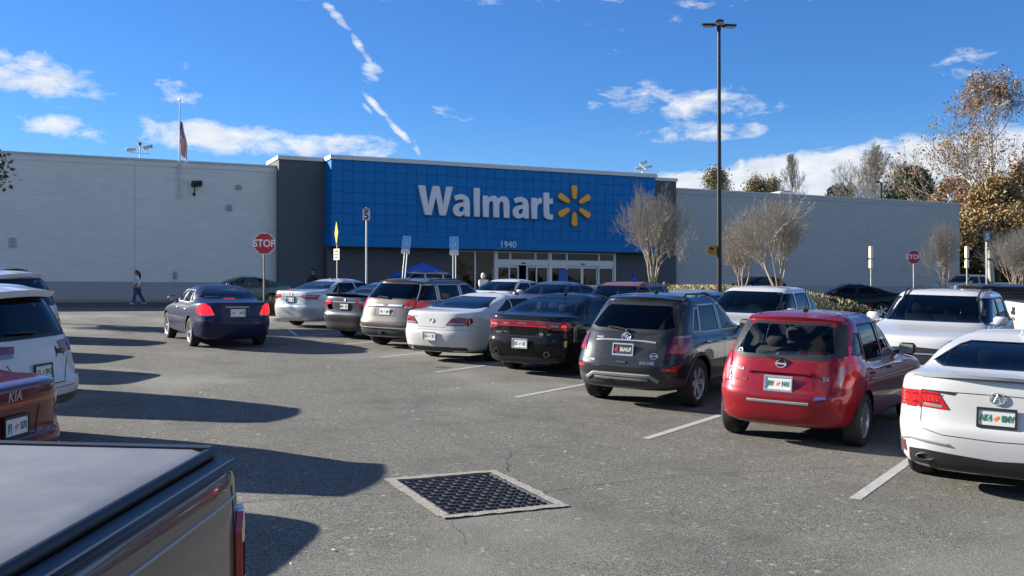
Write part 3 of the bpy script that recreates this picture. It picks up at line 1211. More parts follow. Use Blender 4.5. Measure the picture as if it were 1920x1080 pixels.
class Car:
    def __init__(self, name, label, cat, rear, side, front, paint_mat, wb, wheel_r=.33, tyre_w=.21, shape=None, it=2, m=72, group=None):
        self.root = thing(name, label, cat, group=group)
        K = []
        n = len(rear)
        low = (4.2, 13, 3.0, 9)
        up = (4.0, 7.5, 3.4, 7)
        for i in range(n):
            f = min(1, max(0, (i - 5) / 3.0))
            sh = [low[k] * (1 - f) + up[k] * f for k in range(4)]
            if shape and i in shape:
                sh = list(shape[i])
            K.append(list(rear[i]) + list(side[i]) + list(front[i]) + sh)
        K = chaikin(K, it)
        G = np.stack([half_outline(*k, m=m) for k in K])       # rings, m, 4
        self.G = G
        P = G[:, :, :3]
        du = np.gradient(P, axis=0)
        dv = np.gradient(P, axis=1)
        Nn = np.cross(dv, du)
        ln = np.linalg.norm(Nn, axis=2, keepdims=True)
        Nn = np.where(ln > 1e-9, Nn / np.maximum(ln, 1e-9), np.array([0, 0, 1.0]))
        # outward check: side mid column must have +y
        if Nn[len(K) // 3, m // 2, 1] < 0:
            Nn = -Nn
        Nn[-1, :, :] = (0, 0, 1)
        Nn[:, 0, 1] = 0
        Nn[:, -1, 1] = 0
        V = np.concatenate([P, Nn, G[:, :, 3:4]], 2)
        self.V = V
        self.xm = .5 * (K[2][0] + K[2][4])
        R, C = V.shape[:2]
        q = []
        for i in range(R - 1):
            for j in range(C - 1):
                q.append(np.stack([V[i, j], V[i, j + 1], V[i + 1, j + 1], V[i + 1, j]]))
        self.faces = q
        A = np.array(q)
        # winding: make faces agree with the normals
        fn = np.cross(A[:, 1, :3] - A[:, 0, :3], A[:, 2, :3] - A[:, 0, :3])
        if (fn * A[:, 0, 3:6]).sum() < 0:
            self.faces = [f[::-1] for f in q]
        self.tri = np.concatenate([A[:, [0, 1, 2]], A[:, [0, 2, 3]]])
        self.paint = paint_mat
        self.wb = wb
        self.r = wheel_r
        self.tw = tyre_w
        self.W = max(s[0] for s in side)
        self.H = side[-1][1]
        self.wsb, self.wsz = front[7]

    # ---- projections
    PI_ = {'rear': (1, 2), 'front': (1, 2), 'side': (0, 2), 'wrap': (6, 2), 'top': (0, 1)}

    def _ok(self, proj, c):
        """does a face with mean vertex c belong to this projection"""
        if proj == 'rear':
            return c[0] < self.xm and c[3] < -.08
        if proj == 'front':
            return c[0] > self.xm and c[3] > .08
        if proj == 'side':
            return c[1] > .28 and c[4] > .22
        if proj == 'arch':
            return c[1] > .36
        if proj == 'wrap':
            return c[5] < .72 and c[5] > -.8
        if proj == 'top':
            return c[5] > .5
        return True

    @staticmethod
    def _clip(f, p, q, a, b, keep_in=True):
        """split polygon f by line a->b (inside = left)"""
        d = (b[0] - a[0]) * (f[:, q] - a[1]) - (b[1] - a[1]) * (f[:, p] - a[0])
        ins, outs = [], []
        n = len(f)
        for i in range(n):
            j = (i + 1) % n
            if d[i] >= 0:
                ins.append(f[i])
            else:
                outs.append(f[i])
            if (d[i] >= 0) != (d[j] >= 0):
                t = d[i] / (d[i] - d[j])
                v = f[i] + (f[j] - f[i]) * t
                ins.append(v)
                outs.append(v)
        return (np.array(ins) if len(ins) > 2 else None), (np.array(outs) if len(outs) > 2 else None)

    def take(self, proj, poly, zmin=None):
        """cut a convex polygon out of the shell and return its faces"""
        p, q = self.PI_['side' if proj == 'arch' else proj]
        poly = [tuple(v[:2]) for v in poly]
        area = sum(poly[i][0] * poly[(i + 1) % len(poly)][1] - poly[(i + 1) % len(poly)][0] * poly[i][1] for i in range(len(poly)))
        if area < 0:
            poly = poly[::-1]
        P = np.array(poly)
        lo, hi = P.min(0), P.max(0)
        got, rest = [], []
        for f in self.faces:
            fp, fq = f[:, p], f[:, q]
            if fp.max() < lo[0] or fp.min() > hi[0] or fq.max() < lo[1] or fq.min() > hi[1] or not self._ok(proj, f.mean(0)):
                rest.append(f)
                continue
            cur = f
            keep = []
            for i in range(len(poly)):
                a, b = poly[i], poly[(i + 1) % len(poly)]
                cur, o = self._clip(cur, p, q, a, b)
                if o is not None:
                    keep.append(o)
                if cur is None:
                    break
            if cur is None:
                rest.append(f)
            else:
                got.append(cur)
                rest.extend(keep)
        self.faces = rest
        return got

    def emit(self, name, faces, m, parent=None, both=True, off=0.0, rim=0.0, side=0, dome=0.0):
        """mesh from faces: both halves in one object, or one object a side"""
        if not faces:
            return None
        sides = [(1, -1)] if both else ([(1,), (-1,)] if side == 0 else [(side,)])
        objs = []
        for ss in sides:
            key = {}
            vs, ns, fs = [], [], []
            for sg in ss:
                for f in faces:
                    idx = []
                    for v in (f if sg > 0 else f[::-1]):
                        x, y, z = v[0] + v[3] * off, (v[1] + v[4] * off) * sg, v[2] + v[5] * off
                        k = (round(x * 5000), round(y * 5000), round(z * 5000))
                        if k not in key:
                            key[k] = len(vs)
                            vs.append((x, y, z))
                            ns.append((v[3], v[4] * sg, v[5]))
                        i = key[k]
                        if i not in idx:
                            idx.append(i)
                    if len(idx) > 2:
                        fs.append(tuple(idx))
            if rim:
                cnt = {}
                for f in fs:
                    for a, b in zip(f, f[1:] + f[:1]):
                        cnt[(a, b)] = cnt.get((a, b), 0) + 1
                edges = [e for e in cnt if (e[1], e[0]) not in cnt]
                for a, b in edges:
                    base = len(vs)
                    for i in (a, b):
                        vs.append(vs[i])
                        ns.append(ns[i])
                    for i in (a, b):
                        n_ = ns[i]
                        v_ = vs[i]
                        vs.append((v_[0] - n_[0] * rim, v_[1] - n_[1] * rim, v_[2] - n_[2] * rim))
                        ns.append(n_)
                    fs.append((base + 1, base, base + 2, base + 3))
            me = bpy.data.meshes.new(name)
            me.from_pydata(vs, [], fs)
            me.polygons.foreach_set('use_smooth', [True] * len(fs))
            me.update()
            L = np.array(ns)
            ln = np.linalg.norm(L, axis=1, keepdims=True)
            L = L / np.maximum(ln, 1e-9)
            me.normals_split_custom_set_from_vertices(L.tolist())
            objs.append(obj(name, me, m, parent or self.root))
        return objs[0] if len(objs) == 1 else objs

    def cut(self, name, proj, polys, m, off=0.0, rim=0.0, both=True, parent=None, side=0):
        if polys and not isinstance(polys[0][0], (tuple, list)):
            polys = [polys]
        fs = []
        for p in polys:
            fs += self.take(proj, p)
        if name == 'tail_light' and proj == 'wrap' and len(polys) == 1 and not both:
            P = list(polys[0])
            self.strip('lamp_gasket', 'wrap', P + [P[0]], .010, M_SEAM, off=.002, mirror=True)
        return self.emit(name, fs, m, parent, both, off, rim, side)

    def surf(self, proj, p, q):
        sg = 1
        if proj in ('rear', 'front', 'wrap', 'top'):
            k = p if proj != 'top' else q
            if k < 0:
                sg = -1
                if proj == 'top':
                    q = -q
                else:
                    p = -p
        a, b = self.PI_[proj]
        T = self.tri
        P0, P1, P2 = T[:, 0], T[:, 1], T[:, 2]
        v0x, v0y = P1[:, a] - P0[:, a], P1[:, b] - P0[:, b]
        v1x, v1y = P2[:, a] - P0[:, a], P2[:, b] - P0[:, b]
        wx, wy = p - P0[:, a], q - P0[:, b]
        den = v0x * v1y - v1x * v0y
        den = np.where(np.abs(den) < 1e-12, 1e-12, den)
        u = (wx * v1y - v1x * wy) / den
        v = (v0x * wy - wx * v0y) / den
        e = 1e-4
        c = P0.copy()
        ok = (u >= -e) & (v >= -e) & (u + v <= 1 + e)
        if proj == 'rear':
            ok &= (c[:, 0] < self.xm)
        elif proj == 'front':
            ok &= (c[:, 0] > self.xm)
        elif proj == 'wrap':
            ok &= (c[:, 5] < .8)
        idx = np.nonzero(ok)[0]
        if len(idx) == 0:
            # fall back on the nearest vertex
            F = self.V.reshape(-1, 7)
            mask = np.ones(len(F), bool)
            if proj == 'rear':
                mask = F[:, 0] < self.xm
            elif proj == 'front':
                mask = F[:, 0] > self.xm
            F = F[mask]
            v_ = F[np.argmin((F[:, a] - p) ** 2 + (F[:, b] - q) ** 2)]
        else:
            C = P0[idx] + (P1[idx] - P0[idx]) * u[idx, None] + (P2[idx] - P0[idx]) * v[idx, None]
            if proj in ('rear',):
                v_ = C[np.argmin(C[:, 0])]
            elif proj == 'front':
                v_ = C[np.argmax(C[:, 0])]
            elif proj == 'top':
                v_ = C[np.argmax(C[:, 2])]
            else:
                v_ = C[np.argmax(C[:, 1])]
        pos = Vector((v_[0], v_[1] * sg, v_[2]))
        n = Vector((v_[3], v_[4] * sg, v_[5])).normalized()
        return pos, n

    def strip(self, name, proj, pts, w, m, off=.0025, mirror=False, parent=None, raise_=0.0, step=.05):
        """ribbon lying on the shell along a polyline"""
        out = []
        for sg in ((1, -1) if mirror else (1,)):
            P = []
            pp = [Vector(p) for p in pts]
            for a, b in zip(pp[:-1], pp[1:]):
                k = max(1, int((b - a).length / step))
                for i in range(k):
                    P.append(a + (b - a) * i / k)
            P.append(pp[-1])
            S = [self.surf(proj, p.x, p.y) for p in P]
            mb = MB()
            L = []
            for i, (pos, n) in enumerate(S):
                a = S[max(0, i - 1)][0]
                b = S[min(len(S) - 1, i + 1)][0]
                t = (b - a)
                if t.length < 1e-6:
                    t = Vector((0, 0, 1))
                t.normalize()
                c = n.cross(t)
                if c.length < 1e-6:
                    c = Vector((0, 1, 0))
                c.normalize()
                L.append((pos + n * off - c * w / 2, pos + n * off + c * w / 2, pos + n * (off + raise_), n, c))
            if sg < 0:
                fl = lambda v: Vector((v.x, -v.y, v.z))
            else:
                fl = lambda v: v
            for u_, v_ in zip(L[:-1], L[1:]):
                if raise_ > 0:
                    a0, a1 = u_[0], v_[0]
                    t0, t1 = u_[2] - u_[4] * w * .25, v_[2] - v_[4] * w * .25
                    s0, s1 = u_[2] + u_[4] * w * .25, v_[2] + v_[4] * w * .25
                    b0, b1 = u_[1], v_[1]
                    for qd in ((a0, t0, t1, a1), (t0, s0, s1, t1), (s0, b0, b1, s1)):
                        qd = [fl(x) for x in qd]
                        mb.quad(*(qd[::-1] if sg > 0 else qd))
                else:
                    qd = [fl(x) for x in (u_[0], u_[1], v_[1], v_[0])]
                    mb.quad(*(qd[::-1] if sg > 0 else qd))
            o = mb.build(name, m, parent or self.root)
            out.append(o)
        return out

    def seams(self, lines, w=.007, parent=None):
        """all shut lines of the car, one part"""
        allv = MB()
        for (proj, pts, mirror) in lines:
            os_ = self.strip('gap', proj, pts, w, M_SEAM, off=.0015, mirror=mirror)
            for o in os_:
                me = o.data
                allv.add([v.co[:] for v in me.vertices], [tuple(p.vertices) for p in me.polygons])
                bpy.data.objects.remove(o)
                bpy.data.meshes.remove(me)
        o = allv.build('shut_lines', M_SEAM, self.root)
        o['kind'] = 'stuff'
        return o

    def letters(self, name, s, proj, p, q, size, m=None, bold=.0, off=.004, shear=0.0, extrude=.002):
        pos, n = self.surf(proj, p, q)
        nn = Vector((n.x, n.y, n.z * .55)).normalized()
        Mx = facing(nn).to_4x4()
        Mx.translation = pos + n * off
        o = obj(name, text_mesh(s, size, extrude, bold, shear=shear), None, self.root)
        if not o.data.materials:
            o.data.materials.append(m or M_CHROME)
        o.matrix_local = Mx
        return o

    def plate(self, z, s1, s2=None, frame=None, y=0.0, base=None, textm=None, orange=True, proj='rear', tilt=None):
        pos, n = self.surf(proj, y, z)
        nn = Vector((n.x, n.y, n.z * .3)).normalized() if tilt is None else Vector(tilt).normalized()
        Mx = facing(nn).to_4x4()
        Mx.translation = pos + nn * .018
        mb = MB()
        mb.cbox((0, 0, 0), (.305, .152, .008), bev=.003)
        o = mb.build('license_plate', base or M_PLATE, self.root)
        o.matrix_local = Mx
        tm = textm or M_PLATEG
        if s2 is not None:
            for s_, x in ((s1, -.083), (s2, .083)):
                t = obj('plate_number', text_mesh(s_, .076, .001, .0018), tm, o, (x * 1.08, -.004, .0055))
                t.scale = (.72, 1.1, 1)
        else:
            t = obj('plate_number', text_mesh(s1, .08, .001, .0008), tm, o, (0.042, -.004, .0055))
            t.scale = (.75, 1, 1)
        if orange:
            mo = MB()
            mo.lathe([(0, .0055), (.017, .0055), (.019, .0045)], 12, 'Z', (-.006, -.008, 0))
            mo.lathe([(0, .0056), (.013, .0056), (.015, .0046)], 12, 'Z', (.012, .006, 0))
            mo.build('plate_emblem', M_ORANGE, o)
        if frame is not None:
            mf = MB()
            for b in ((-.165, -.148, -.09, .09), (.148, .165, -.09, .09), (-.148, .148, .068, .09), (-.148, .148, -.09, -.066)):
                mf.box(b[0], b[1], b[2], b[3], -.004, .012)
            mf.build('plate_frame', frame, o)
        return o

    # ---- common parts
    def arches(self, pad=.055, liner=True, trim=None, tw=.055, front_pad=None):
        for xw, pd in ((0, pad), (self.wb, front_pad or pad)):
            R = self.r + pd
            poly = [(xw + R * math.cos(t), self.r + R * math.sin(t)) for t in np.linspace(0, 2 * PI, 29)[:-1]]
            self.take('arch', poly)
            if liner:
                for sg in (1, -1):
                    mb = MB()
                    n = 14
                    y0, y1 = sg * (self.W - .035), sg * (self.W - .42)
                    ts = np.linspace(.32, PI - .32, n)
                    for a, b in zip(ts[:-1], ts[1:]):
                        mb.quad((xw + R * math.cos(a), y0, self.r + R * math.sin(a)), (xw + R * math.cos(b), y0, self.r + R * math.sin(b)),
                                (xw + R * math.cos(b), y1, self.r + R * math.sin(b)), (xw + R * math.cos(a), y1, self.r + R * math.sin(a)))
                    vs = [(xw + R * math.cos(t), y1, self.r + R * math.sin(t)) for t in ts]
                    mb.add(vs, [tuple(range(len(vs)))])
                    mb.build('wheel_arch', M_LINER, self.root)
            if trim:
                ts = np.linspace(-.5, PI + .5, 26)
                pts = [(xw + (R + tw / 2) * math.cos(t), self.r + (R + tw / 2) * math.sin(t)) for t in ts]
                pts = [p for p in pts if p[1] > .27]
                self.strip('arch_trim', 'side', pts, tw, trim, off=.004, mirror=True, raise_=.012)

    def wheels(self, spokes=5, rim_m=None, seed=0, rim_r=None, steer=0.0, dark=True, double=False, hide=()):
        r = self.r
        rr = rim_r or r * .68
        hw = self.tw / 2
        mt = MB()
        mt.lathe([(rr, -hw * .86), (rr + .02, -hw * .98), (r * .93, -hw), (r * .985, -hw * .86), (r, -hw * .6), (r, hw * .6), (r * .985, hw * .86), (r * .93, hw), (rr + .02, hw * .98), (rr, hw * .86)], 36)
        TY = mt.mesh('tyre', 50)
        TY.materials.append(M_TYRE)
        mr = MB()   # outer face towards +y
        mr.lathe([(rr * 1.0, hw * .9), (rr * .965, hw * .86), (rr * .93, hw * .55), (rr * .93, -hw * .8), (rr, -hw * .9)], 36)
        mr.lathe([(0, hw * .62), (rr * .16, hw * .62), (rr * .20, hw * .50), (rr * .20, hw * .2)], 20)
        for k in range(spokes):
            a = 2 * PI * k / spokes + seed
            for da in ((-.13, .13) if double else (0,)):
                ca, sa = math.cos(a + da), math.sin(a + da)
                wd = rr * (.085 if double else max(.10, .5 / spokes + .03))
                v = []
                for (t, ww, h0) in ((rr * .12, wd * .9, hw * .58), (rr * .95, wd * 1.25, hw * .74)):
                    for s_ in (-1, 1):
                        for hh in (h0, h0 - .035):
                            v.append((t * ca - s_ * ww * sa, hh, t * sa + s_ * ww * ca))
                mr.add(v, [(0, 4, 6, 2), (1, 3, 7, 5), (0, 1, 5, 4), (2, 6, 7, 3), (0, 2, 3, 1), (4, 5, 7, 6)])
        RM = mr.mesh('rim', 35)
        RM.materials.append(rim_m or M_RIM)
        md = MB()
        md.lathe([(0, hw * .12), (rr * .93, hw * .12)], 28)
        md.lathe([(rr * .2, hw * .2), (rr * .55, hw * .22), (rr * .57, hw * .14)], 28)
        DK = md.mesh('brake_disc')
        DK.materials.append(mat('brake_dark', (.03, .03, .032), .5, .5))
        for xw in (0, self.wb):
            for sg in (1, -1):
                e = obj('wheel', TY, None, self.root, (xw, sg * (self.W - hw - .022), r))
                e.rotation_euler = (0, 0, (0 if sg > 0 else PI) + (steer if xw > 0 else 0))
                obj('rim', RM, None, e)
                obj('brake_disc', DK, None, e)

    def interior(self, seatm=None, fx=None, rx=None, zfloor=.35, heads=True, steer=True, seat_z=None):
        sm = seatm or M_SEAT
        H = self.H
        fx = fx if fx is not None else self.wb * .50
        rx = rx if rx is not None else self.wb * .15
        top = seat_z or H - .26
        yS = self.W * .42

        def seatback(name, x, y, w, zt, head):
            mb = MB()
            Mr = Matrix.Rotation(rad(-14), 3, 'Y')
            mb.cbox((x, y, (zfloor + zt - .18) / 2), (.16, w, zt - .18 - zfloor), Mr, .05)
            if head:
                mb.cbox((x - .10, y, zt - .09), (.11, .26, .19), Mr, .045)
                mb.tube([(x - .085, y - .07, zt - .3), (x - .09, y - .07, zt - .1)], .008, 5)
                mb.tube([(x - .085, y + .07, zt - .3), (x - .09, y + .07, zt - .1)], .008, 5)
            mb.cbox((x + .28, y, zfloor + .12), (.5, w, .22), None, .05)
            mb.build(name, sm, self.root, smooth=50)
        for s_ in (1, -1):
            seatback('seat', fx, s_ * yS, .48, top, heads)
        mb = MB()
        Mr = Matrix.Rotation(rad(-18), 3, 'Y')
        zt = top - .05
        mb.cbox((rx, 0, (zfloor + zt - .16) / 2 + .02), (.15, self.W * 1.45, zt - .16 - zfloor), Mr, .05)
        for s_ in (1, 0, -1):
            mb.cbox((rx - .09, s_ * yS, zt - .10), (.10, .25, .15), Mr, .04)
        mb.cbox((rx + .3, 0, zfloor + .12), (.5, self.W * 1.4, .2), None, .05)
        mb.build('rear_bench', sm, self.root, smooth=50)
        mb = MB()
        xd = self.wsb - .42
        belt = self.wsz - .15
        mb.cbox((xd + .14, 0, belt), (.50, self.W * 1.4, .20), None, .07)
        mb.build('dashboard', M_TRIM, self.root, smooth=50)
        if steer:
            mb = MB()
            c = Vector((xd - .25, yS, belt + .06))
            Mr = Matrix.Rotation(rad(-62), 3, 'Y')
            pts = [c + Mr @ Vector((.18 * math.cos(t), .18 * math.sin(t), 0)) for t in np.linspace(0, 2 * PI, 17)]
            mb.tube(pts, .014, 6, cap=False)
            mb.cbox(c, (.1, .3, .03), Mr)
            mb.build('steering_wheel', M_TRIM, self.root, smooth=60)
        mb = MB()
        mb.cbox((self.wb * .45, 0, zfloor - .02), (self.wb * 1.15, self.W * 1.55, .04))
        mb.build('cabin_floor', M_LINER, self.root)

    def mirrors(self, x, z, m=None, s=1.0):
        for sg in (1, -1):
            mb = MB()
            pos, n = self.surf('side', x, z - .04)
            y = pos.y
            mb.cbox((x - .02, sg * (y + .12 * s), z + .03), (.10 * s, .20 * s, .14 * s), Matrix.Rotation(sg * .15, 3, 'Z'), .035)
            mb.tube([(x + .02, sg * (y - .04), z - .03), (x, sg * (y + .08), z + .0)], .025, 6)
            o = mb.build('side_mirror', m or self.paint, self.root, smooth=50)
            mg = MB()
            Mr = Matrix.Rotation(sg * .15, 3, 'Z')
            c = Vector((x - .02, sg * (y + .12 * s), z + .03)) + Mr @ Vector((-.0512 * s, 0, 0))
            mg.cbox(c, (.004, .165 * s, .11 * s), Mr)
            mg.build('mirror_glass', M_CHROME, o)

    def handles(self, spots, m=None):
        for (x, z) in spots:
            for sg in (1, -1):
                pos, n = self.surf('side', x, z)
                mb = MB()
                mb.cbox((pos.x, sg * (pos.y + .022), z), (.20, .028, .032), None, .012)
                mb.build('door_handle', m or self.paint, self.root, smooth=50)

    def fin(self, x, m=None, s=1.0):
        pos, n = self.surf('top', x, 0.001)
        mb = MB()
        v = [(0, -.03, 0), (0, .03, 0), (.17, .0, 0), (-.0, 0, .065), (.02, -.012, .06), (.02, .012, .06)]
        mb.add([(x + a * s, b * s, pos.z + c * s - .004) for a, b, c in v], [(0, 1, 3), (1, 2, 5), (1, 5, 3), (2, 0, 4), (0, 3, 4), (2, 4, 5), (3, 5, 4)])
        fix_normals(mb.build('roof_antenna', m or self.paint, self.root))

    def mast(self, x, y=0.0, h=.38, lean=-.45):
        pos, n = self.surf('top', x, abs(y) + .001)
        mb = MB()
        mb.cbox((x, y, pos.z + .012), (.09, .06, .035), None, .015)
        mb.tube([(x, y, pos.z + .02), (x + lean * h, y, pos.z + h)], [.007, .004], 6)
        mb.cbox((x + lean * h, y, pos.z + h), (.012, .012, .05))
        mb.build('roof_antenna', M_TRIM, self.root)

    def wiper(self, y0, z0, y1, z1, proj='rear'):
        a, n0 = self.surf(proj, y0, z0)
        b, n1 = self.surf(proj, y1, z1)
        mb = MB()
        mb.tube([a + n0 * .03, (a + b) / 2 + n0 * .045, b + n1 * .025], [.02, .014, .008], 6)
        mb.cbox(a + n0 * .02, (.05, .07, .05), None, .015)
        mb.build('rear_wiper', M_TRIM, self.root, smooth=50)

    def exhaust(self, x, y, z, ry=.05, rz=.035, m=None):
        mb = MB()
        n = 16
        prof = [(-.0, 1.0), (-.012, 1.06), (.0, 1.12), (.12, 1.12)]
        b = len(mb.v)
        for k in range(n):
            t = 2 * PI * k / n
            for (dx, s) in [(.10, .95), (0, 1.0), (-.01, 1.06), (.0, 1.14), (.12, 1.14)]:
                mb.v.append((x + dx, y + ry * s * math.cos(t), z + rz * s * math.sin(t)))
        for k in range(n):
            for j in range(4):
                a, c = b + k * 5 + j, b + ((k + 1) % n) * 5 + j
                mb.f.append((a, c, c + 1, a + 1))
        mb.add([(x + .10, y + ry * .96 * math.cos(2 * PI * k / n), z + rz * .96 * math.sin(2 * PI * k / n)) for k in range(n)], [tuple(range(n))])
        mb.build('exhaust_tip', m or M_CHROME, self.root, smooth=40)

    def rails(self, x0, x1, y, m=None, h=.045, r=.016):
        for sg in (1, -1):
            mb = MB()
            pts = []
            for t in np.linspace(0, 1, 14):
                x = x0 + (x1 - x0) * t
                pos, n = self.surf('top', x, y)
                k = min(1, min(t, 1 - t) * 9)
                pts.append((x, sg * y, pos.z + h * math.sqrt(k) - .01))
            mb.tube(pts, r, 6)
            for t in (.04, .36, .66, .96):
                x = x0 + (x1 - x0) * t
                pos, n = self.surf('top', x, y)
                mb.tube([(x, sg * y, pos.z - .03), (x, sg * y, pos.z + h * .8)], r * .9, 6)
            mb.build('roof_rail', m or M_TRIM, self.root, smooth=60)

    def finish(self):
        return self.emit('body', self.faces, self.paint, self.root)

    def place(self, a, u, heading):
        """rear axle centre stands at (a,u); heading measured from +Y towards +X"""
        f = Vector((math.sin(heading), math.cos(heading)))
        z0, z1 = zg(u), zg(u + f.y * self.wb)
        F = Vector((f.x, f.y, (z1 - z0) / self.wb)).normalized()
        l2 = Vector((-f.y, f.x))
        Lz = (zg(u + l2.y * .75) - zg(u - l2.y * .75)) / 1.5
        Lf = Vector((l2.x, l2.y, Lz)).normalized()
        U = F.cross(Lf).normalized()
        Lf = U.cross(F)
        Mx = Matrix((F, Lf, U)).transposed().to_4x4()
        Mx.translation = Vector((a, u, z0))
        self.root.matrix_world = Mx
        self.root['cy'] = 0
        del self.root['cy']


# ------------------------------------------------------------------ body templates


def sedan_body(wb, W, H, ro, fo, deck, gbx, gtx, wsb, wst, belt, hoodz=.74, bump=.62, tuck=.30, roofw=.30, lip=.0, low=.215):
    w = W / 2
    e = wb + fo
    zt = H - .075
    rear = [(-ro + .34, .19), (-ro + .08, low), (-ro + .015, bump - .16), (-ro, bump), (-ro + .045, bump + .07), (-ro + .085 - lip, deck - .055), (-ro + .115 - lip, deck + lip * .25), (gbx - .02, deck + .025), ((gbx + gtx) / 2 - .045, (deck + zt) / 2 + .045), (gtx, zt), (gtx + .2, H - .022), (gtx + .5, H)]
    side = [(w - .42, .22), (w - .05, .22), (w - .018, .38), (w, .54), (w - .002, .67), (w - .014, belt - .11), (w - .05, belt - .035), (w - .095, belt), (w - .175, (belt + H) / 2), (w - roofw, H - .105), (w - roofw - .13, H - .045), (0, H)]
    front = [(e - .36, .2), (e - .09, .24), (e - .005, .42), (e - .01, .55), (e - .05, .65), (e - .13, hoodz - .04), (e - .28, hoodz), (wsb, belt + .05), ((wsb + wst) / 2 + .035, (belt + .05 + zt) / 2 + .03), (wst, zt), (wst - .2, H - .02), (wst - .45, H)]
    return rear, side, front


def hatch_body(wb, W, H, ro, fo, face, gtx, wsb, wst, belt, hoodz=.86, bump=.64, roofw=.24, low=.235, gz=None, lean=.15, sill=.25):
    """face = z of the window base at the tail; gtx = x of the window top"""
    w = W / 2
    e = wb + fo
    zt = H - .075
    gz = gz or face + .03
    rear = [(-ro + .36, low - .02), (-ro + .06, low), (-ro + .005, bump - .12), (-ro, bump), (-ro + .05, bump + .08), (-ro + .05 + lean * .5, (bump + face) / 2 + .06), (-ro + .05 + lean, face), (-ro + .08 + lean, gz + .02), ((-ro + .08 + lean + gtx) / 2 - .035, (gz + zt) / 2 + .02), (gtx, zt), (gtx + .18, H - .02), (gtx + .6, H)]
    side = [(w - .42, sill), (w - .05, sill), (w - .018, .42), (w, .58), (w - .002, .72), (w - .012, belt - .14), (w - .04, belt - .04), (w - .075, belt), (w - .145, (belt + H) / 2), (w - roofw, H - .105), (w - roofw - .13, H - .04), (0, H)]
    front = [(e - .36, .22), (e - .09, .26), (e - .005, .46), (e - .01, .62), (e - .04, .74), (e - .10, hoodz - .05), (e - .26, hoodz), (wsb, belt + .06), ((wsb + wst) / 2 + .035, (belt + .06 + zt) / 2 + .03), (wst, zt), (wst - .2, H - .02), (wst - .5, H)]
    return rear, side, front


def side_windows(c, xs, zb, zt, x_rear_low, x_front_low, m=None, mrear=None, seal=True, frame=None):
    """xs = pillar gaps [(x0,x1),...] rear to front of each glass at the belt; tops lean with the pillars.
    each entry: (x_low_rear, x_low_front, x_top_rear, x_top_front)"""
    for i, g in enumerate(xs):
        a, b, ta, tb = g[:4]
        zb0 = g[4] if len(g) > 4 else zb
        zt1 = g[5] if len(g) > 5 else zt
        poly = [(a, zb0), (b, zb0), (tb, zt1), (ta, zt1)]
        o = c.cut('side_window', 'side', poly, (mrear if (mrear and i < len(xs) - 1) else (m or M_GLASS)), off=-.006, both=False)
        if seal:
            c.strip('window_seal', 'side', [(a, zb0), (b, zb0), (tb, zt1), (ta, zt1), (a, zb0)], .022, frame or M_TRIM, off=.001, mirror=True, raise_=.004)


def rear_window(c, zb, zt, yb, yt, m=None, frit=.03, wiper=None, extra=None):
    poly = [(-.01, zb), (yb * .8, zb), (yb, zb + .035), (yt, zt - .03), (yt * .85, zt), (-.01, zt)]
    if extra:
        poly = extra
    c.cut('rear_window', 'rear', poly, m or M_GLASS, off=-.005)
    pts = [(p[0], p[1]) for p in poly if p[0] >= 0]
    full = [(0, zb)] + pts + [(0, zt)]
    c.strip('window_seal', 'rear', full, frit, M_TRIM, off=.001, mirror=True)


def windshield(c, zb, zt, yb, yt, m=None):
    poly = [(-.01, zb), (yb, zb), (yt, zt), (-.01, zt)]
    c.cut('windshield', 'front', poly, m or M_GLASS, off=-.005)
    c.strip('window_seal', 'front', [(0, zb), (yb, zb), (yt, zt), (0, zt)], .03, M_TRIM, off=.001, mirror=True)

# ------------------------------------------------------------------ car paints
P_WHITE = paint('paint_white', (.57, .57, .555), 0, .35)
P_PEARL = paint('paint_pearl_white', (.56, .55, .515), 0, .35)
P_RED = paint('paint_red', (.23, .003, .012), .2, .35)
P_MAROON = paint('paint_maroon', (.125, .010, .017), .3, .35)
P_GRAPH = paint('paint_graphite', (.022, .028, .032), .4, .35)
P_BLACK = paint('paint_black', (.002, .002, .003), .0, .5, .7)
P_BLACK.node_tree.nodes['Principled BSDF'].inputs['Specular IOR Level'].default_value = .03
P_BROWN = paint('paint_bronze_grey', (.17, .15, .125), .55, .32)
P_DGREY = paint('paint_dark_grey', (.085, .085, .09), .6, .32)
P_SILVER = paint('paint_silver', (.50, .51, .52), .3, .35)
P_NAVY = paint('paint_navy', (.003, .008, .042), .15, .45, .5)
P_TEAL = paint('paint_teal', (.035, .085, .085), .4, .3)
P_BLUEGREY = paint('paint_blue_grey', (.36, .40, .46), .6, .3)
P_COPPER = paint('paint_copper', (.30, .10, .06), .4, .3)


def spoiler(c, x0, x1, y, ztop, ztip, th=.045, m=None, name='roof_spoiler', bow=.10):
    mb = MB()
    n = 16
    for i in range(n + 1):
        t = -1 + 2 * i / n
        yy = y * t
        b = bow * t * t
        crown = -.035 * t * t
        e = max(0, abs(t) - .85) / .15
        for (x, z) in ((x0, ztop), (x1 + b, ztip), (x1 + .015 + b, ztip - th * (1 - .6 * e)), (x0 + .02, ztop - th * 1.6)):
            mb.v.append((x, yy, z + crown))
    for i in range(n):
        for j in range(4):
            a, d = i * 4 + j, i * 4 + (j + 1) % 4
            mb.f.append((a, a + 4, d + 4, d))
    mb.f.append((0, 1, 2, 3))
    mb.f.append(tuple(n * 4 + k for k in (3, 2, 1, 0)))
    return fix_normals(mb.build(name, m or c.paint, c.root, smooth=30))


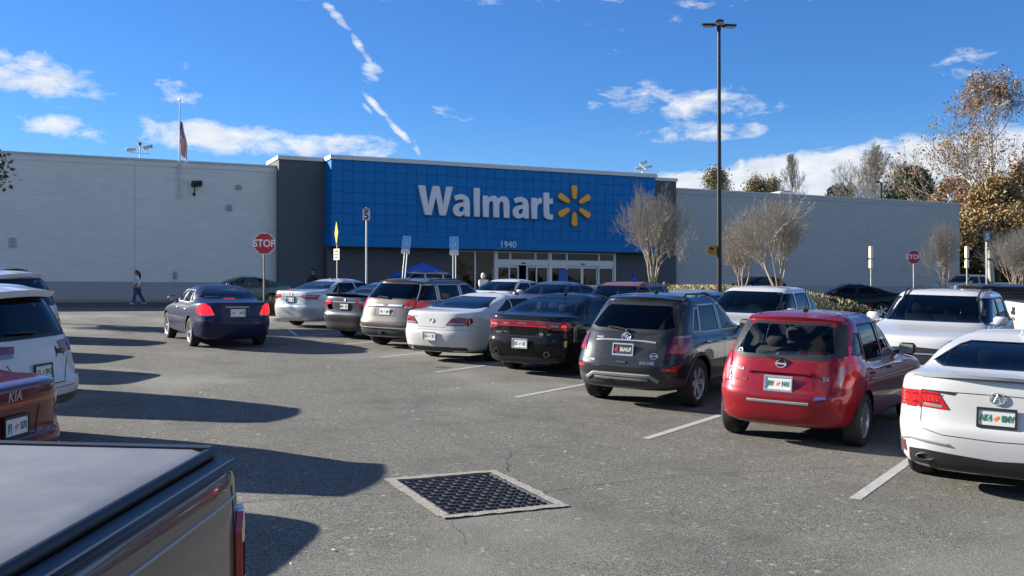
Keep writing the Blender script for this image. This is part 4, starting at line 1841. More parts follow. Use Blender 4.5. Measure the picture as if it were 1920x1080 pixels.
def emblem(c, z, r=.05, kind='ring', y=0.0, proj='rear', m=None):
    pos, n = c.surf(proj, y, z)
    Mx = facing(Vector((n.x, n.y, n.z * .4))).to_4x4()
    Mx.translation = pos + n * .006
    mb = MB()
    pts = [(r * 1.15 * math.cos(t), r * .9 * math.sin(t), .004) for t in np.linspace(0, 2 * PI, 21)]
    mb.tube(pts, r * .13, 5, cap=False)
    if kind == 'A':
        mb.tube([(-r * .55, -r * .7, .004), (0, r * .75, .004), (r * .55, -r * .7, .004)], r * .12, 5)
        mb.tube([(-r * .3, -r * .1, .004), (r * .3, -r * .1, .004)], r * .1, 5)
    elif kind == 'bar':
        mb.box(-r * 1.3, r * 1.3, -r * .2, r * .2, 0, .01)
    elif kind == 'ovals':
        mb.tube([(r * .45 * math.cos(t), r * .85 * math.sin(t), .004) for t in np.linspace(0, 2 * PI, 15)], r * .1, 5, cap=False)
        mb.tube([(r * .9 * math.cos(t), r * .35 * math.sin(t) + r * .25, .004) for t in np.linspace(0, 2 * PI, 15)], r * .1, 5, cap=False)
    elif kind == 'shields':
        for k in (-1, 0, 1):
            mb.cbox((k * r * .5, -k * r * .35, .004), (r * .32, r * .95, .01), Matrix.Rotation(-.5, 3, 'Z'))
    o = mb.build('emblem', m or M_CHROME, c.root)
    o.matrix_local = Mx
    return o


# ------------------------------------------------------------------ white sport sedan, far right
def build_white_sedan():
    b = sedan_body(2.775, 1.854, 1.447, 1.06, .99, 1.09, -.40, .52, 2.30, 1.50, .98, lip=.03)
    c = Car('parked_car', 'white sport sedan with split red tail lamps, cut by the right edge', 'car', *b, P_WHITE, 2.775, .335, .225)
    c.arches()
    rear_window(c, 1.135, 1.345, .70, .52, M_GLASSM)
    windshield(c, 1.07, 1.35, .72, .56, M_GLASSL)
    side_windows(c, [(.02, .95, .42, .93), (1.04, 2.05, 1.02, 1.52)], 1.015, 1.315, 0, 0, M_GLASSD)
    # tail lamps: two lenses each side, tapering inwards
    c.cut('tail_light', 'wrap', [(.66, .80), (.98, .79), (1.02, .93), (.66, .945)], M_RED, off=.006, rim=.02, both=False)
    o = c.cut('tail_light', 'wrap', [(.40, .79), (.655, .80), (.655, .945), (.50, .94)], M_RED, off=.006, rim=.02, both=False)
    c.strip('lamp_led', 'wrap', [(.46, .815), (.63, .825)], .026, M_CLEAR, off=.008, mirror=True)
    c.strip('lamp_led', 'wrap', [(.47, .918), (.655, .925)], .012, M_REDD, off=.008, mirror=True)
    for k in range(4):
        c.strip('lamp_led', 'wrap', [(.50 + k * .036, .852), (.515 + k * .036, .90)], .012, mat('led_red', (.8, .03, .03), .2, 0, .5), off=.009, mirror=True)
    c.strip('lamp_led', 'wrap', [(.48, .842), (.64, .85)], .010, M_REDD, off=.008, mirror=True)
    c.strip('lamp_led', 'wrap', [(.68, .835), (.96, .83)], .022, M_REDD, off=.008, mirror=True)
    c.strip('lamp_led', 'wrap', [(.68, .91), (.97, .905)], .018, M_REDD, off=.008, mirror=True)
    c.strip('lamp_gasket', 'wrap', [(.657, .795), (.657, .95)], .008, M_SEAM, off=.0075, mirror=True)
    c.cut('lamp_edge', 'wrap', [(.335, .955), (.36, .925), (.66, .948), (.66, .958)], M_TRIM, off=.003)
    # boot lid, bumper
    c.seams([('wrap', [(0, .545), (.45, .56), (.62, .60), (.655, .68), (.655, .80)], True), ('wrap', [(.655, .945), (.70, 1.03)], True),
             ('wrap', [(.66, .79), (.98, .785), (1.12, .70)], True), ('wrap', [(0, .955), (.345, .952)], True),
             ('side', [(.55, .30), (.50, .62), (.42, .98)], True), ('side', [(1.02, .27), (1.02, .99)], True), ('side', [(2.06, .27), (2.10, .98)], True)])
    c.cut('lower_valance', 'wrap', [(-.01, .2), (.80, .2), (.78, .40), (.60, .405), (-.01, .365)], M_TRIM, off=.004, rim=.01)
    # chrome corner blades and reflectors
    c.strip('chrome_blade', 'wrap', [(.40, .475), (.76, .50), (.92, .47), (.93, .34)], .022, M_CHROME, mirror=True, raise_=.012)
    c.cut('reflector', 'wrap', [(.82, .35), (.91, .36), (.91, .45), (.84, .46)], M_REDD, off=.004, both=False)
    for sg in (1, -1):
        c.exhaust(-.985, sg * .60, .335, .075, .028, M_SILVER)
    c.plate(.755, 'AK4', '8MV', frame=M_TRIM)
    emblem(c, .925, .055, 'A')
    spoiler(c, -.86, -1.06, .74, 1.115, 1.125, .03, name='boot_spoiler', bow=.13)
    c.wheels(10, M_RIM)
    c.interior(M_SEATL)
    c.mirrors(1.98, 1.02)
    c.handles(((.28, .83), (1.22, .84)))
    c.fin(.62)
    c.finish()
    c.place(8.60, 6.94, HEAD)
    return c


# ------------------------------------------------------------------ red hatchback
def build_red_hatch():
    b = hatch_body(2.60, 1.695, 1.535, .70, .82, .985, -.16, 2.02, 1.18, .93, hoodz=.84, bump=.60, roofw=.215, lean=.10)
    sh = {k: (3.4, 10, 3, 9) for k in (1, 2, 3, 4, 5)}
    sh.update({6: (3.4, 9, 3, 8), 7: (3.3, 8, 3.4, 7), 8: (3.2, 7, 3.4, 7), 9: (3.0, 6.5, 3.4, 7)})
    c = Car('parked_car', 'bright red hatchback with a rear wiper, beside the white sport sedan', 'car', *b, P_RED, 2.60, .305, .19, shape=sh)
    c.arches(.05)
    rear_window(c, 1.02, 1.40, .60, .50, M_GLASSL, frit=.055)
    c.cut('rear_window_surround', 'rear', [(.60, 1.03), (.69, 1.06), (.60, 1.40), (.50, 1.42)], M_TRIM, off=.002, both=False)
    windshield(c, 1.02, 1.42, .66, .54, M_GLASSL)
    side_windows(c, [(-.28, .10, -.02, .12, 1.06, 1.30), (.16, .92, .18, .86), (1.0, 1.95, .94, 1.22)], .975, 1.395, 0, 0, M_GLASSL)
    # boomerang lamps that climb the pillars
    c.cut('lamp_lens', 'wrap', [(.645, .745), (.70, .72), (.725, .90), (.69, .965), (.665, .93)], M_CLEAR, off=.011, rim=.02, both=False)
    c.cut('tail_light', 'wrap', [[(.60, .72), (.80, .70), (1.02, .90), (1.0, .95), (.66, 1.0)], [(.68, 1.0), (.99, .95), (.86, 1.09), (.76, 1.17), (.72, 1.17)]], M_RED, off=.010, rim=.025, both=False)
    c.strip('lamp_gasket', 'wrap', [(.68, 1.0), (.60, .72), (.80, .70), (1.02, .90), (1.0, .95), (.86, 1.09), (.76, 1.17)], .010, M_SEAM, off=.002, mirror=True)
    c.strip('lamp_gasket', 'wrap', [(.74, .735), (.76, .90), (.74, 1.0)], .008, M_REDD, off=.0115, mirror=True)
    # plate recess in the tailgate
    c.strip('plate_hood', 'rear', [(-.36, .845), (-.30, .855), (.30, .855), (.36, .845)], .055, c.paint, off=.0, raise_=.03)
    c.seams([('wrap', [(0, .535), (.36, .535), (.52, .57), (.585, .66), (.60, .73), (.66, 1.0), (.69, 1.06)], True), ('wrap', [(.585, .66), (.72, .69), (.95, .80), (1.2, .80)], True),
             ('rear', [(0, .845), (.36, .835), (.40, .70), (.34, .625), (0, .615)], True),
             ('side', [(.42, .62), (.30, .80), (.13, .97)], True), ('side', [(.98, .28), (.98, .97)], True), ('side', [(1.92, .28), (1.97, .97)], True), ('side', [(.42, .62), (.44, .30)], True)], .006)
    c.strip('bumper_strip', 'rear', [(-.36, .518), (.36, .518)], .035, M_SILVER, raise_=.006)
    c.strip('eco_badge', 'rear', [(-.54, .60), (-.42, .585)], .03, mat('badge_blue', (.12, .25, .5), .3, .5))
    c.plate(.725, 'JBV', 'N41', frame=M_CHROME)
    emblem(c, .945, .05, 'bar')
    c.letters('trim_badge', 'SV', 'rear', -.52, .80, .07)
    c.letters('model_badge', 'VERSA', 'rear', .50, .86, .05)
    c.letters('dealer_badge', 'GAINESVILLE', 'rear', .46, .745, .028, mat('badge_pale_red', (.5, .12, .12), .5))
    c.wiper(.0, .985, .22, 1.03)
    spoiler(c, -.02, -.20, .56, 1.508, 1.475, .05, bow=.09)
    c.wheels(10, M_RIM, rim_r=.205)
    c.interior(fx=1.18, rx=.42)
    c.mirrors(1.80, 1.0, M_TRIM, 1.05)
    c.handles(((.30, .84), (1.12, .85)))
    c.mast(.30, 0, .26, -.1)
    c.strip('roof_channel', 'top', [(-.02, .46), (1.1, .50)], .016, M_TRIM, mirror=True)
    # sticker and parcel on the shelf
    c.letters('sticker', 'o', 'rear', .53, 1.075, .13, mat('sticker_white', (.7, .75, .75), .6))
    mb = MB()
    mb.cbox((-.12, -.1, 1.02), (.3, .9, .05), None, .02)
    mb.build('parcel', mat('folded_cloth', (.55, .42, .42), .9, var=.6, vscale=6), c.root)
    mb = MB()
    mb.cbox((-.14, -.25, 1.052), (.2, .3, .03), None, .012)
    mb.build('parcel', mat('red_cloth', (.55, .04, .05), .9), c.root)
    c.finish()
    c.place(8.23, 9.63, HEAD)
    return c


# ------------------------------------------------------------------ graphite small SUV
def build_graphite_suv():
    b = hatch_body(2.555, 1.775, 1.63, .86, .88, 1.02, -.12, 2.02, 1.20, 1.02, hoodz=.98, bump=.62, roofw=.21, low=.27, lean=.16, sill=.28)
    sh = {k: (3.6, 10, 3, 9) for k in (1, 2, 3, 4, 5)}
    sh.update({6: (3.4, 9, 3, 8), 7: (3.2, 8, 3.4, 7), 8: (3.1, 7, 3.4, 7), 9: (3.0, 6.5, 3.4, 7)})
    c = Car('parked_car', 'graphite compact SUV with chrome tailgate bar, beside the red hatchback', 'car', *b, P_GRAPH, 2.555, .35, .22, shape=sh)
    c.arches(.05, trim=M_CLAD)
    rear_window(c, 1.10, 1.47, .68, .54, M_GLASSD, frit=.06)
    windshield(c, 1.12, 1.50, .68, .56)
    side_windows(c, [(-.12, .12, .10, .22, 1.09, 1.42), (.17, .92, .26, .88), (1.0, 1.95, .96, 1.26)], 1.075, 1.47, 0, 0, M_GLASSD, frame=M_SILVER)
    c.cut('tail_light', 'wrap', [[(.64, .80), (.94, .79), (1.08, .99), (1.02, 1.06), (.70, 1.04)]], M_REDD, off=.012, rim=.03, both=False)
    c.strip('lamp_lens', 'wrap', [(.72, 1.02), (1.0, 1.035)], .03, M_CLEAR, off=.0135, mirror=True)
    c.strip('lamp_lens', 'wrap', [(.70, .83), (.93, .83)], .05, M_RED, off=.0135, mirror=True)
    c.strip('chrome_bar', 'rear', [(-.47, .94), (-.30, .955), (.30, .955), (.47, .94)], .038, M_CHROME, raise_=.018)
    emblem(c, 1.01, .06, 'shields')
    c.plate(.83, 'BbNUF', frame=M_CHROME, base=mat('plate_black', (.02, .02, .022), .5), textm=mat('plate_white_text', (.75, .75, .75), .5), orange=False)
    pos, n = c.surf('rear', .09, .83)
    mb = MB()
    mb.cbox((pos.x - .026, .105, .83), (.004, .05, .06), Matrix.Rotation(.78, 3, 'X'))
    mb.build('plate_emblem', mat('plate_red', (.5, .03, .04), .5), c.root)
    c.seams([('wrap', [(0, .60), (.50, .605), (.60, .66), (.66, .80), (.72, 1.05)], True), ('wrap', [(.62, .70), (.9, .74), (1.15, .76)], True),
             ('rear', [(-.46, .93), (-.44, .76), (-.30, .715), (.30, .715), (.44, .76), (.46, .93)], False),
             ('side', [(.52, .62), (.36, .85), (.20, 1.07)], True), ('side', [(.96, .34), (.97, 1.07)], True), ('side', [(1.95, .34), (1.98, 1.07)], True)], .007)
    c.cut('reflector', 'wrap', [(.60, .565), (.84, .555), (.84, .60), (.63, .60)], M_RED, off=.004, both=False)
    c.cut('bumper_cladding', 'wrap', [(-.01, .2), (1.2, .2), (1.1, .42), (.85, .45), (-.01, .45)], M_CLAD, off=.003, rim=.01)
    M_SKID = mat('skid_plate_grey', (.26, .245, .225), .5, .4)
    c.strip('skid_plate', 'rear', [(-.56, .40), (-.44, .475), (.44, .475), (.56, .40)], .06, M_SKID, raise_=.02)
    c.strip('skid_plate', 'rear', [(-.42, .425), (.42, .425)], .05, M_SKID, raise_=.015)
    for y in (-.25, 0, .25):
        c.strip('skid_slot', 'rear', [(y - .08, .40), (y + .08, .40)], .04, M_TRIM, raise_=.022)
    c.strip('sill_cladding', 'side', [(.42, .36), (2.12, .36)], .12, M_CLAD, mirror=True, raise_=.012)
    c.letters('model_badge', 'ENCORE', 'rear', -.40, .655, .055)
    c.letters('trim_badge', 'AWD', 'rear', .48, .665, .045)
    c.letters('maker_badge', 'BUICK', 'rear', .42, .985, .04)
    emblem(c, .76, .045, 'bar', y=-.48)
    c.strip('tailgate_grip', 'rear', [(-.08, .655), (.08, .655)], .05, M_TRIM, raise_=.008)
    c.wiper(.0, 1.085, .34, 1.125)
    spoiler(c, .05, -.17, .60, 1.605, 1.575, .05, bow=.10)
    c.strip('brake_light', 'rear', [(-.13, 1.545), (.13, 1.545)], .02, M_REDD, off=.1)
    c.wheels(6, M_RIM, rim_r=.235, double=True)
    c.interior(fx=1.15, rx=.40)
    c.mirrors(1.82, 1.1, M_TRIM, 1.1)
    c.handles(((.32, .93), (1.12, .94)), M_CHROME)
    c.rails(.1, 1.45, .545, M_TRIM, .05)
    c.mast(.34, 0, .22, -.3)
    c.strip('fuel_door', 'side', [(.1 + .08 * math.cos(t), .90 + .08 * math.sin(t)) for t in np.linspace(0, 2 * PI, 17)], .008, M_SEAM, off=.002)
    c.finish()
    c.place(8.23, 12.97, HEAD - rad(1))
    return c


# ------------------------------------------------------------------ black compact sedan
def build_black_sedan():
    b = sedan_body(2.70, 1.83, 1.465, .98, .98, 1.085, -.50, .42, 2.22, 1.38, .98, lip=.03)
    c = Car('parked_car', 'black compact sedan with full-width racetrack tail lamp and twin exhausts', 'car', *b, P_BLACK, 2.70, .325, .215)
    c.arches()
    rear_window(c, 1.12, 1.375, .72, .54, M_GLASSL)
    windshield(c, 1.06, 1.37, .72, .56, M_GLASSL)
    side_windows(c, [(-.18, .02, .12, .2, 1.03, 1.26), (.07, .95, .26, .90), (1.03, 2.0, 1.0, 1.40)], 1.015, 1.335, 0, 0, M_GLASS)
    c.cut('tail_light', 'wrap', [[(-.01, .885), (.57, .885), (.57, 1.0), (-.01, 1.0)], [(.57, .88), (.62, .845), (.94, .84), (1.02, .90), (.92, .985), (.57, 1.0)]], M_REDD, off=.004, rim=.015)
    c.strip('light_bar', 'wrap', [(-.5, .90), (.5, .90)], .016, M_RED, off=.0055)
    for sg in (1, -1):
        c.strip('light_bar', 'wrap', [(sg * .5, .90), (sg * .58, .865), (sg * .88, .86), (sg * .95, .90), (sg * .88, .96), (sg * .6, .975)], .02, M_RED, off=.0055)
        c.strip('lamp_lens', 'wrap', [(sg * .56, .915), (sg * .74, .915)], .04, M_CLEAR, off=.006)
    c.strip('brake_light', 'wrap', [(-.78, .912), (-.88, .915)], .045, M_REDON, off=.006)
    c.letters('maker_badge', 'D O D G E', 'rear', 0, .945, .04)
    c.letters('model_badge', 'DART', 'rear', .50, .765, .05)
    c.letters('trim_badge', 'SXT', 'rear', -.56, .765, .045)
    emblem(c, .765, .03, 'bar', y=-.42)
    c.plate(.585, 'DZ', 'SZ', frame=M_CHROME)
    c.seams([('wrap', [(0, .715), (.50, .715), (.60, .76), (.64, .85)], True), ('wrap', [(.64, .84), (.95, .83), (1.1, .75)], True), ('wrap', [(.68, 1.0), (.72, 1.07)], True),
             ('side', [(.5, .3), (.46, .62), (.36, 1.0)], True), ('side', [(1.0, .27), (1.0, 1.0)], True), ('side', [(2.0, .27), (2.04, 1.0)], True)], .007)
    c.cut('lower_valance', 'wrap', [(-.01, .2), (.80, .2), (.70, .34), (-.01, .34)], M_TRIM, off=.004, rim=.01)
    for sg in (1, -1):
        c.exhaust(-.955, sg * .54, .41, .05, .045)
    c.cut('reflector', 'wrap', [(.86, .55), (.92, .55), (.92, .66), (.86, .66)], mat('amber_reflector', (.55, .42, .10), .2), off=.004, both=False)
    c.wheels(5, M_RIMD)
    c.interior()
    c.mirrors(1.92, 1.02)
    c.handles(((.26, .86), (1.2, .87)))
    c.mast(.60, 0, .26, -.35)
    c.finish()
    c.place(8.68, 17.06, HEAD)
    return c


# ------------------------------------------------------------------ old white coupe
def build_white_coupe():
    b = sedan_body(2.67, 1.80, 1.375, 1.16, 1.0, 1.03, -.42, .62, 2.20, 1.42, .95, bump=.60, hoodz=.72)
    sh = {k: (3.4, 12, 3, 9) for k in (1, 2, 3, 4, 5, 6)}
    c = Car('parked_car', 'pearl white two-door coupe with wide oval tail lamps, beside the black sedan', 'car', *b, P_PEARL, 2.67, .315, .2, shape=sh)
    c.arches()
    rear_window(c, 1.075, 1.285, .70, .52, M_GLASSD)
    windshield(c, 1.03, 1.285, .72, .56)
    side_windows(c, [(.10, .62, .62, .70, 1.02, 1.24), (.68, 1.95, .76, 1.42)], .985, 1.25, 0, 0, M_GLASS)
    c.cut('tail_light', 'wrap', [(.36, .77), (.84, .77), (.93, .83), (.90, .90), (.62, .915), (.47, .89)], M_REDD, off=.008, rim=.02, both=False)
    c.strip('lamp_lens', 'wrap', [(.42, .79), (.78, .795)], .03, M_CLEAR, off=.0095, mirror=True)
    c.strip('lamp_lens', 'wrap', [(.56, .88), (.84, .87)], .03, M_RED, off=.0095, mirror=True)
    c.seams([('wrap', [(0, .715), (.33, .715), (.36, .76)], True), ('wrap', [(.47, .89), (.62, .96), (.70, 1.02)], True), ('wrap', [(.36, .755), (.95, .755), (1.15, .70)], True),
             ('wrap', [(0, .66), (.95, .665)], True),
             ('side', [(.60, .27), (.58, .96)], True), ('side', [(2.0, .27), (2.04, .96)], True)], .006)
    c.plate(.53, 'DQ', '75', frame=M_CHROME)
    emblem(c, .845, .045, 'ovals')
    c.letters('model_badge', 'SOLARA', 'rear', .46, .915, .035)
    c.cut('lower_valance', 'wrap', [(-.01, .2), (.86, .2), (.80, .325), (-.01, .325)], M_CLAD, off=.003, rim=.01)
    mb = MB()
    mb.tube([(-.6, .45, .3), (-1.12, .47, .28)], .03, 8)
    mb.build('exhaust_tip', M_SILVER, c.root, smooth=40)
    c.wheels(5, M_RIM)
    c.interior()
    c.mirrors(1.9, 1.0)
    c.handles(((.78, .84),))
    c.finish()
    c.place(8.07, 19.78, HEAD)
    return c


# ------------------------------------------------------------------ bronze SUV
def build_bronze_suv():
    b = hatch_body(2.857, 1.85, 1.62, .93, .92, 1.10, -.28, 2.25, 1.45, 1.06, hoodz=1.02, bump=.60, roofw=.20, low=.26, lean=.13, sill=.28)
    c = Car('parked_car', 'bronze-grey SUV with red tail lamps joined by a chrome bar', 'car', *b, P_BROWN, 2.857, .36, .225)
    c.arches(.05)
    rear_window(c, 1.14, 1.49, .76, .64, M_GLASSD)
    windshield(c, 1.16, 1.49, .72, .6)
    side_windows(c, [(-.62, .06, -.30, .06), (.16, .98, .16, .94), (1.07, 2.2, 1.03, 1.48)], 1.11, 1.475, 0, 0, M_GLASSD, M_GLASSD, frame=M_CHROME)
    c.cut('tail_light', 'wrap', [(.47, .945), (1.12, .945), (1.10, 1.125), (.56, 1.125)], M_RED, off=.012, rim=.03, both=False)
    c.strip('lamp_lens', 'wrap', [(.52, .955), (.70, .955)], .05, M_CLEAR, off=.0135, mirror=True)
    c.strip('chrome_bar', 'rear', [(-.48, .99), (.48, .99)], .085, M_CHROME, raise_=.02)
    c.letters('maker_badge', 'GMC', 'rear', .0, .985, .07, mat('badge_red', (.4, .02, .03), .4), off=.024)
    c.plate(.85, '4A', 'JBV', orange=True)
    c.strip('plate_recess', 'rear', [(-.30, .915), (-.30, .76), (.30, .76), (.30, .915)], .014, M_SEAM)
    c.seams([('wrap', [(0, .615), (.62, .62), (.72, .70), (.77, .94)], True), ('side', [(.55, .6), (.40, .85), (.14, 1.1)], True), ('side', [(1.02, .34), (1.03, 1.1)], True), ('side', [(2.2, .34), (2.22, 1.1)], True)], .008)
    c.cut('corner_vent', 'wrap', [(.76, .60), (.90, .62), (.90, .68), (.80, .75)], M_TRIM, off=.003, both=False)
    c.strip('bumper_trim', 'wrap', [(-.86, .51), (-.74, .51), (-.70, .475), (.70, .475), (.74, .51), (.86, .51)], .03, M_CHROME, raise_=.012)
    c.cut('reflector', 'wrap', [(.86, .50), (1.0, .50), (1.0, .535), (.86, .535)], M_RED, off=.004, both=False)
    c.cut('lower_valance', 'wrap', [(-.01, .2), (1.0, .2), (.9, .42), (-.01, .42)], M_CLAD, off=.003, rim=.01)
    mb = MB()
    mb.cbox((-.93, 0, .36), (.14, .09, .08), None, .01)
    mb.tube([(-1.02, 0, .36), (-.9, 0, .36)], .028, 8)
    mb.build('tow_hitch', M_TRIM, c.root)
    spoiler(c, -.05, -.34, .66, 1.597, 1.577, .05, bow=.08)
    c.wiper(.0, 1.15, .32, 1.17)
    c.wheels(6, M_RIM, rim_r=.24)
    c.interior(fx=1.35, rx=.55)
    c.mirrors(2.02, 1.14)
    c.handles(((.34, .96), (1.24, .97)), M_CHROME)
    c.rails(.0, 1.75, .62, M_TRIM, .035)
    c.mast(.2, .1, .14, -.6)
    c.finish()
    c.place(7.90, 22.86, HEAD)
    return c


# ------------------------------------------------------------------ mid-size sedans (grey one with a wing, silver one)
def build_midsize(label, pm, a, u, plate, wing=False, dark=False, heading=None, group=None):
    b = sedan_body(2.775, 1.82, 1.47, 1.09, .95, 1.10, -.42, .50, 2.28, 1.48, 1.0, lip=.02)
    c = Car('parked_car', label, 'car', *b, pm, 2.775, .33, .21, group=group, m=64)
    c.arches()
    rear_window(c, 1.14, 1.37, .70, .53, M_GLASS)
    windshield(c, 1.09, 1.37, .72, .56)
    side_windows(c, [(-.12, .06, .20, .24, 1.06, 1.28), (.10, .95, .30, .92), (1.03, 2.05, 1.0, 1.48)], 1.035, 1.335, 0, 0, M_GLASS)
    c.cut('tail_light', 'wrap', [[(.42, .91), (.62, .86), (.94, .86), (1.06, .99), (.45, .99)]], M_RED, off=.008, rim=.02, both=False)
    c.strip('lamp_lens', 'wrap', [(.50, .955), (.80, .955)], .04, M_CLEAR, off=.0095, mirror=True)
    c.strip('lamp_lens', 'wrap', [(.66, .895), (.90, .895)], .05, M_REDD, off=.0095, mirror=True)
    c.strip('chrome_bar', 'rear', [(-.40, .945), (.40, .945)], .035, M_SILVER, raise_=.012)
    c.plate(.84, *plate, frame=M_TRIM, orange=True)
    emblem(c, 1.01, .045, 'ovals')
    c.seams([('wrap', [(0, .70), (.52, .70), (.58, .74), (.64, .86)], True), ('wrap', [(.60, .86), (.95, .855), (1.15, .78)], True),
             ('side', [(.5, .3), (.46, .62), (.36, 1.02)], True), ('side', [(1.0, .27), (1.0, 1.02)], True), ('side', [(2.02, .27), (2.06, 1.0)], True)], .007)
    c.cut('lower_valance', 'wrap', [(-.01, .2), (.95, .2), (.9, .38), (.6, .43), (-.01, .43)], (M_CLAD if dark else pm), off=.004, rim=.01)
    if wing:
        spoiler(c, -.84, -1.07, .74, 1.135, 1.165, .04, P_BLACK, name='boot_spoiler', bow=.13)
        c.cut('dark_lamp_panel', 'wrap', [(.38, .76), (.54, .74), (.64, .85), (.44, .90)], M_TRIM, off=.003, side=-1, both=False)
    c.wheels(5, M_RIM, double=True)
    c.interior()
    c.mirrors(1.98, 1.04)
    c.handles(((.28, .86), (1.22, .87)))
    c.fin(.62)
    c.finish()
    c.place(a, u, heading if heading is not None else HEAD)
    return c


# ------------------------------------------------------------------ navy sedan driving up the aisle
def build_navy_sedan():
    b = sedan_body(2.755, 1.74, 1.40, 1.10, 1.05, 1.04, -.40, .45, 2.12, 1.35, .96, bump=.60, hoodz=.74)
    sh = {k: (3.0, 10, 2.8, 8) for k in (1, 2, 3, 4, 5, 6)}
    sh.update({7: (2.7, 6, 3, 6), 8: (2.7, 6, 3, 6), 9: (2.8, 6, 3, 6), 10: (2.8, 6, 3, 6)})
    c = Car('moving_car', 'navy blue sedan with lit brake lamps driving up the aisle', 'car', *b, P_NAVY, 2.755, .325, .205, shape=sh)
    c.arches()
    rear_window(c, 1.08, 1.30, .66, .49, M_GLASS)
    windshield(c, 1.04, 1.30, .66, .50)
    side_windows(c, [(-.02, .30, .34, .38, 1.02, 1.22), (.34, 1.02, .44, .96), (1.10, 1.98, 1.04, 1.38)], .99, 1.265, 0, 0, M_GLASS, frame=M_SILVER)
    c.cut('tail_light', 'wrap', [(.50, .755), (.78, .74), (1.0, .80), (.92, .98), (.70, 1.0), (.60, .95)], M_REDON, off=.012, rim=.03, both=False)
    c.strip('lamp_lens', 'wrap', [(.52, .75), (.76, .735)], .035, M_CLEAR, off=.0135, mirror=True)
    c.strip('chrome_bar', 'rear', [(-.26, .93), (.26, .93)], .018, M_CHROME, raise_=.008)
    c.plate(.80, '01', 'WCS', frame=M_SILVER, orange=False)
    c.seams([('wrap', [(0, .69), (.42, .69), (.50, .75)], True), ('wrap', [(.60, .95), (.70, 1.04)], True), ('wrap', [(.78, .735), (1.15, .70)], True),
             ('side', [(.52, .3), (.48, .62), (.34, .98)], True), ('side', [(1.06, .27), (1.06, .98)], True), ('side', [(2.0, .27), (2.04, .98)], True)], .006)
    c.strip('side_moulding', 'side', [(.48, .60), (2.25, .60)], .03, M_TRIM, mirror=True, raise_=.008)
    c.strip('bumper_trim', 'wrap', [(-.9, .55), (.9, .55)], .012, M_TRIM, raise_=.006)
    mb = MB()
    pos, n = c.surf('rear', 0, 1.11)
    mb.cbox((pos.x + .12, 0, 1.095), (.06, .26, .035), None, .008)
    mb.build('brake_light', M_REDON, c.root)
    c.wheels(5, M_RIM, rim_r=.225, steer=.03)
    c.interior()
    c.mirrors(1.86, 1.0, M_TRIM)
    c.handles(((.34, .84), (1.26, .85)), M_CHROME)
    # driver
    c.finish()
    c.place(3.92, 24.15, rad(-4))
    return c


# ------------------------------------------------------------------ maroon sedan at the left edge
def build_maroon_sedan():
    b = sedan_body(2.85, 1.86, 1.425, 1.08, .95, 1.03, -.52, .45, 2.32, 1.50, .98, lip=.05, bump=.58)
    c = Car('parked_car', 'maroon sedan tail cut by the left edge, behind the pickup bed', 'car', *b, P_MAROON, 2.85, .335, .22)
    c.arches()
    rear_window(c, 1.09, 1.32, .70, .52, M_GLASSD)
    windshield(c, 1.07, 1.33, .72, .56)
    side_windows(c, [(.0, .95, .40, .93), (1.04, 2.05, 1.02, 1.5)], 1.01, 1.315, 0, 0, M_GLASSD)
    c.cut('light_bar', 'wrap', [[(-.01, .855), (.60, .865), (.60, .905), (-.01, .895)], [(.60, .865), (.66, .80), (.96, .80), (1.04, .92), (.60, .905)]], M_REDD, off=.005, rim=.012)
    c.strip('light_bar', 'wrap', [(-.62, .885), (.62, .885)], .016, M_RED, off=.0065)
    o = c.letters('maker_badge', 'KIA', 'rear', 0, .945, .115, M_CHROME, bold=.0, shear=.25)
    c.plate(.71, 'JFJ', 'B70', frame=M_TRIM)
    c.seams([('wrap', [(0, .59), (.46, .59), (.56, .63), (.62, .80)], True), ('wrap', [(.64, .80), (.96, .795), (1.15, .72)], True), ('side', [(1.02, .27), (1.02, 1.0)], True)], .007)
    c.strip('plate_recess', 'rear', [(-.34, .83), (-.27, .62), (.27, .62), (.34, .83)], .012, M_SEAM)
    c.cut('lower_valance', 'wrap', [(-.01, .2), (.9, .2), (.86, .40), (-.01, .36)], M_TRIM, off=.004, rim=.01)
    c.strip('chrome_blade', 'wrap', [(.55, .42), (.9, .47)], .02, M_CHROME, mirror=True, raise_=.01)
    c.wheels(5, M_RIM)
    c.interior()
    c.mirrors(1.98, 1.02)
    c.fin(.6)
    c.finish()
    return c


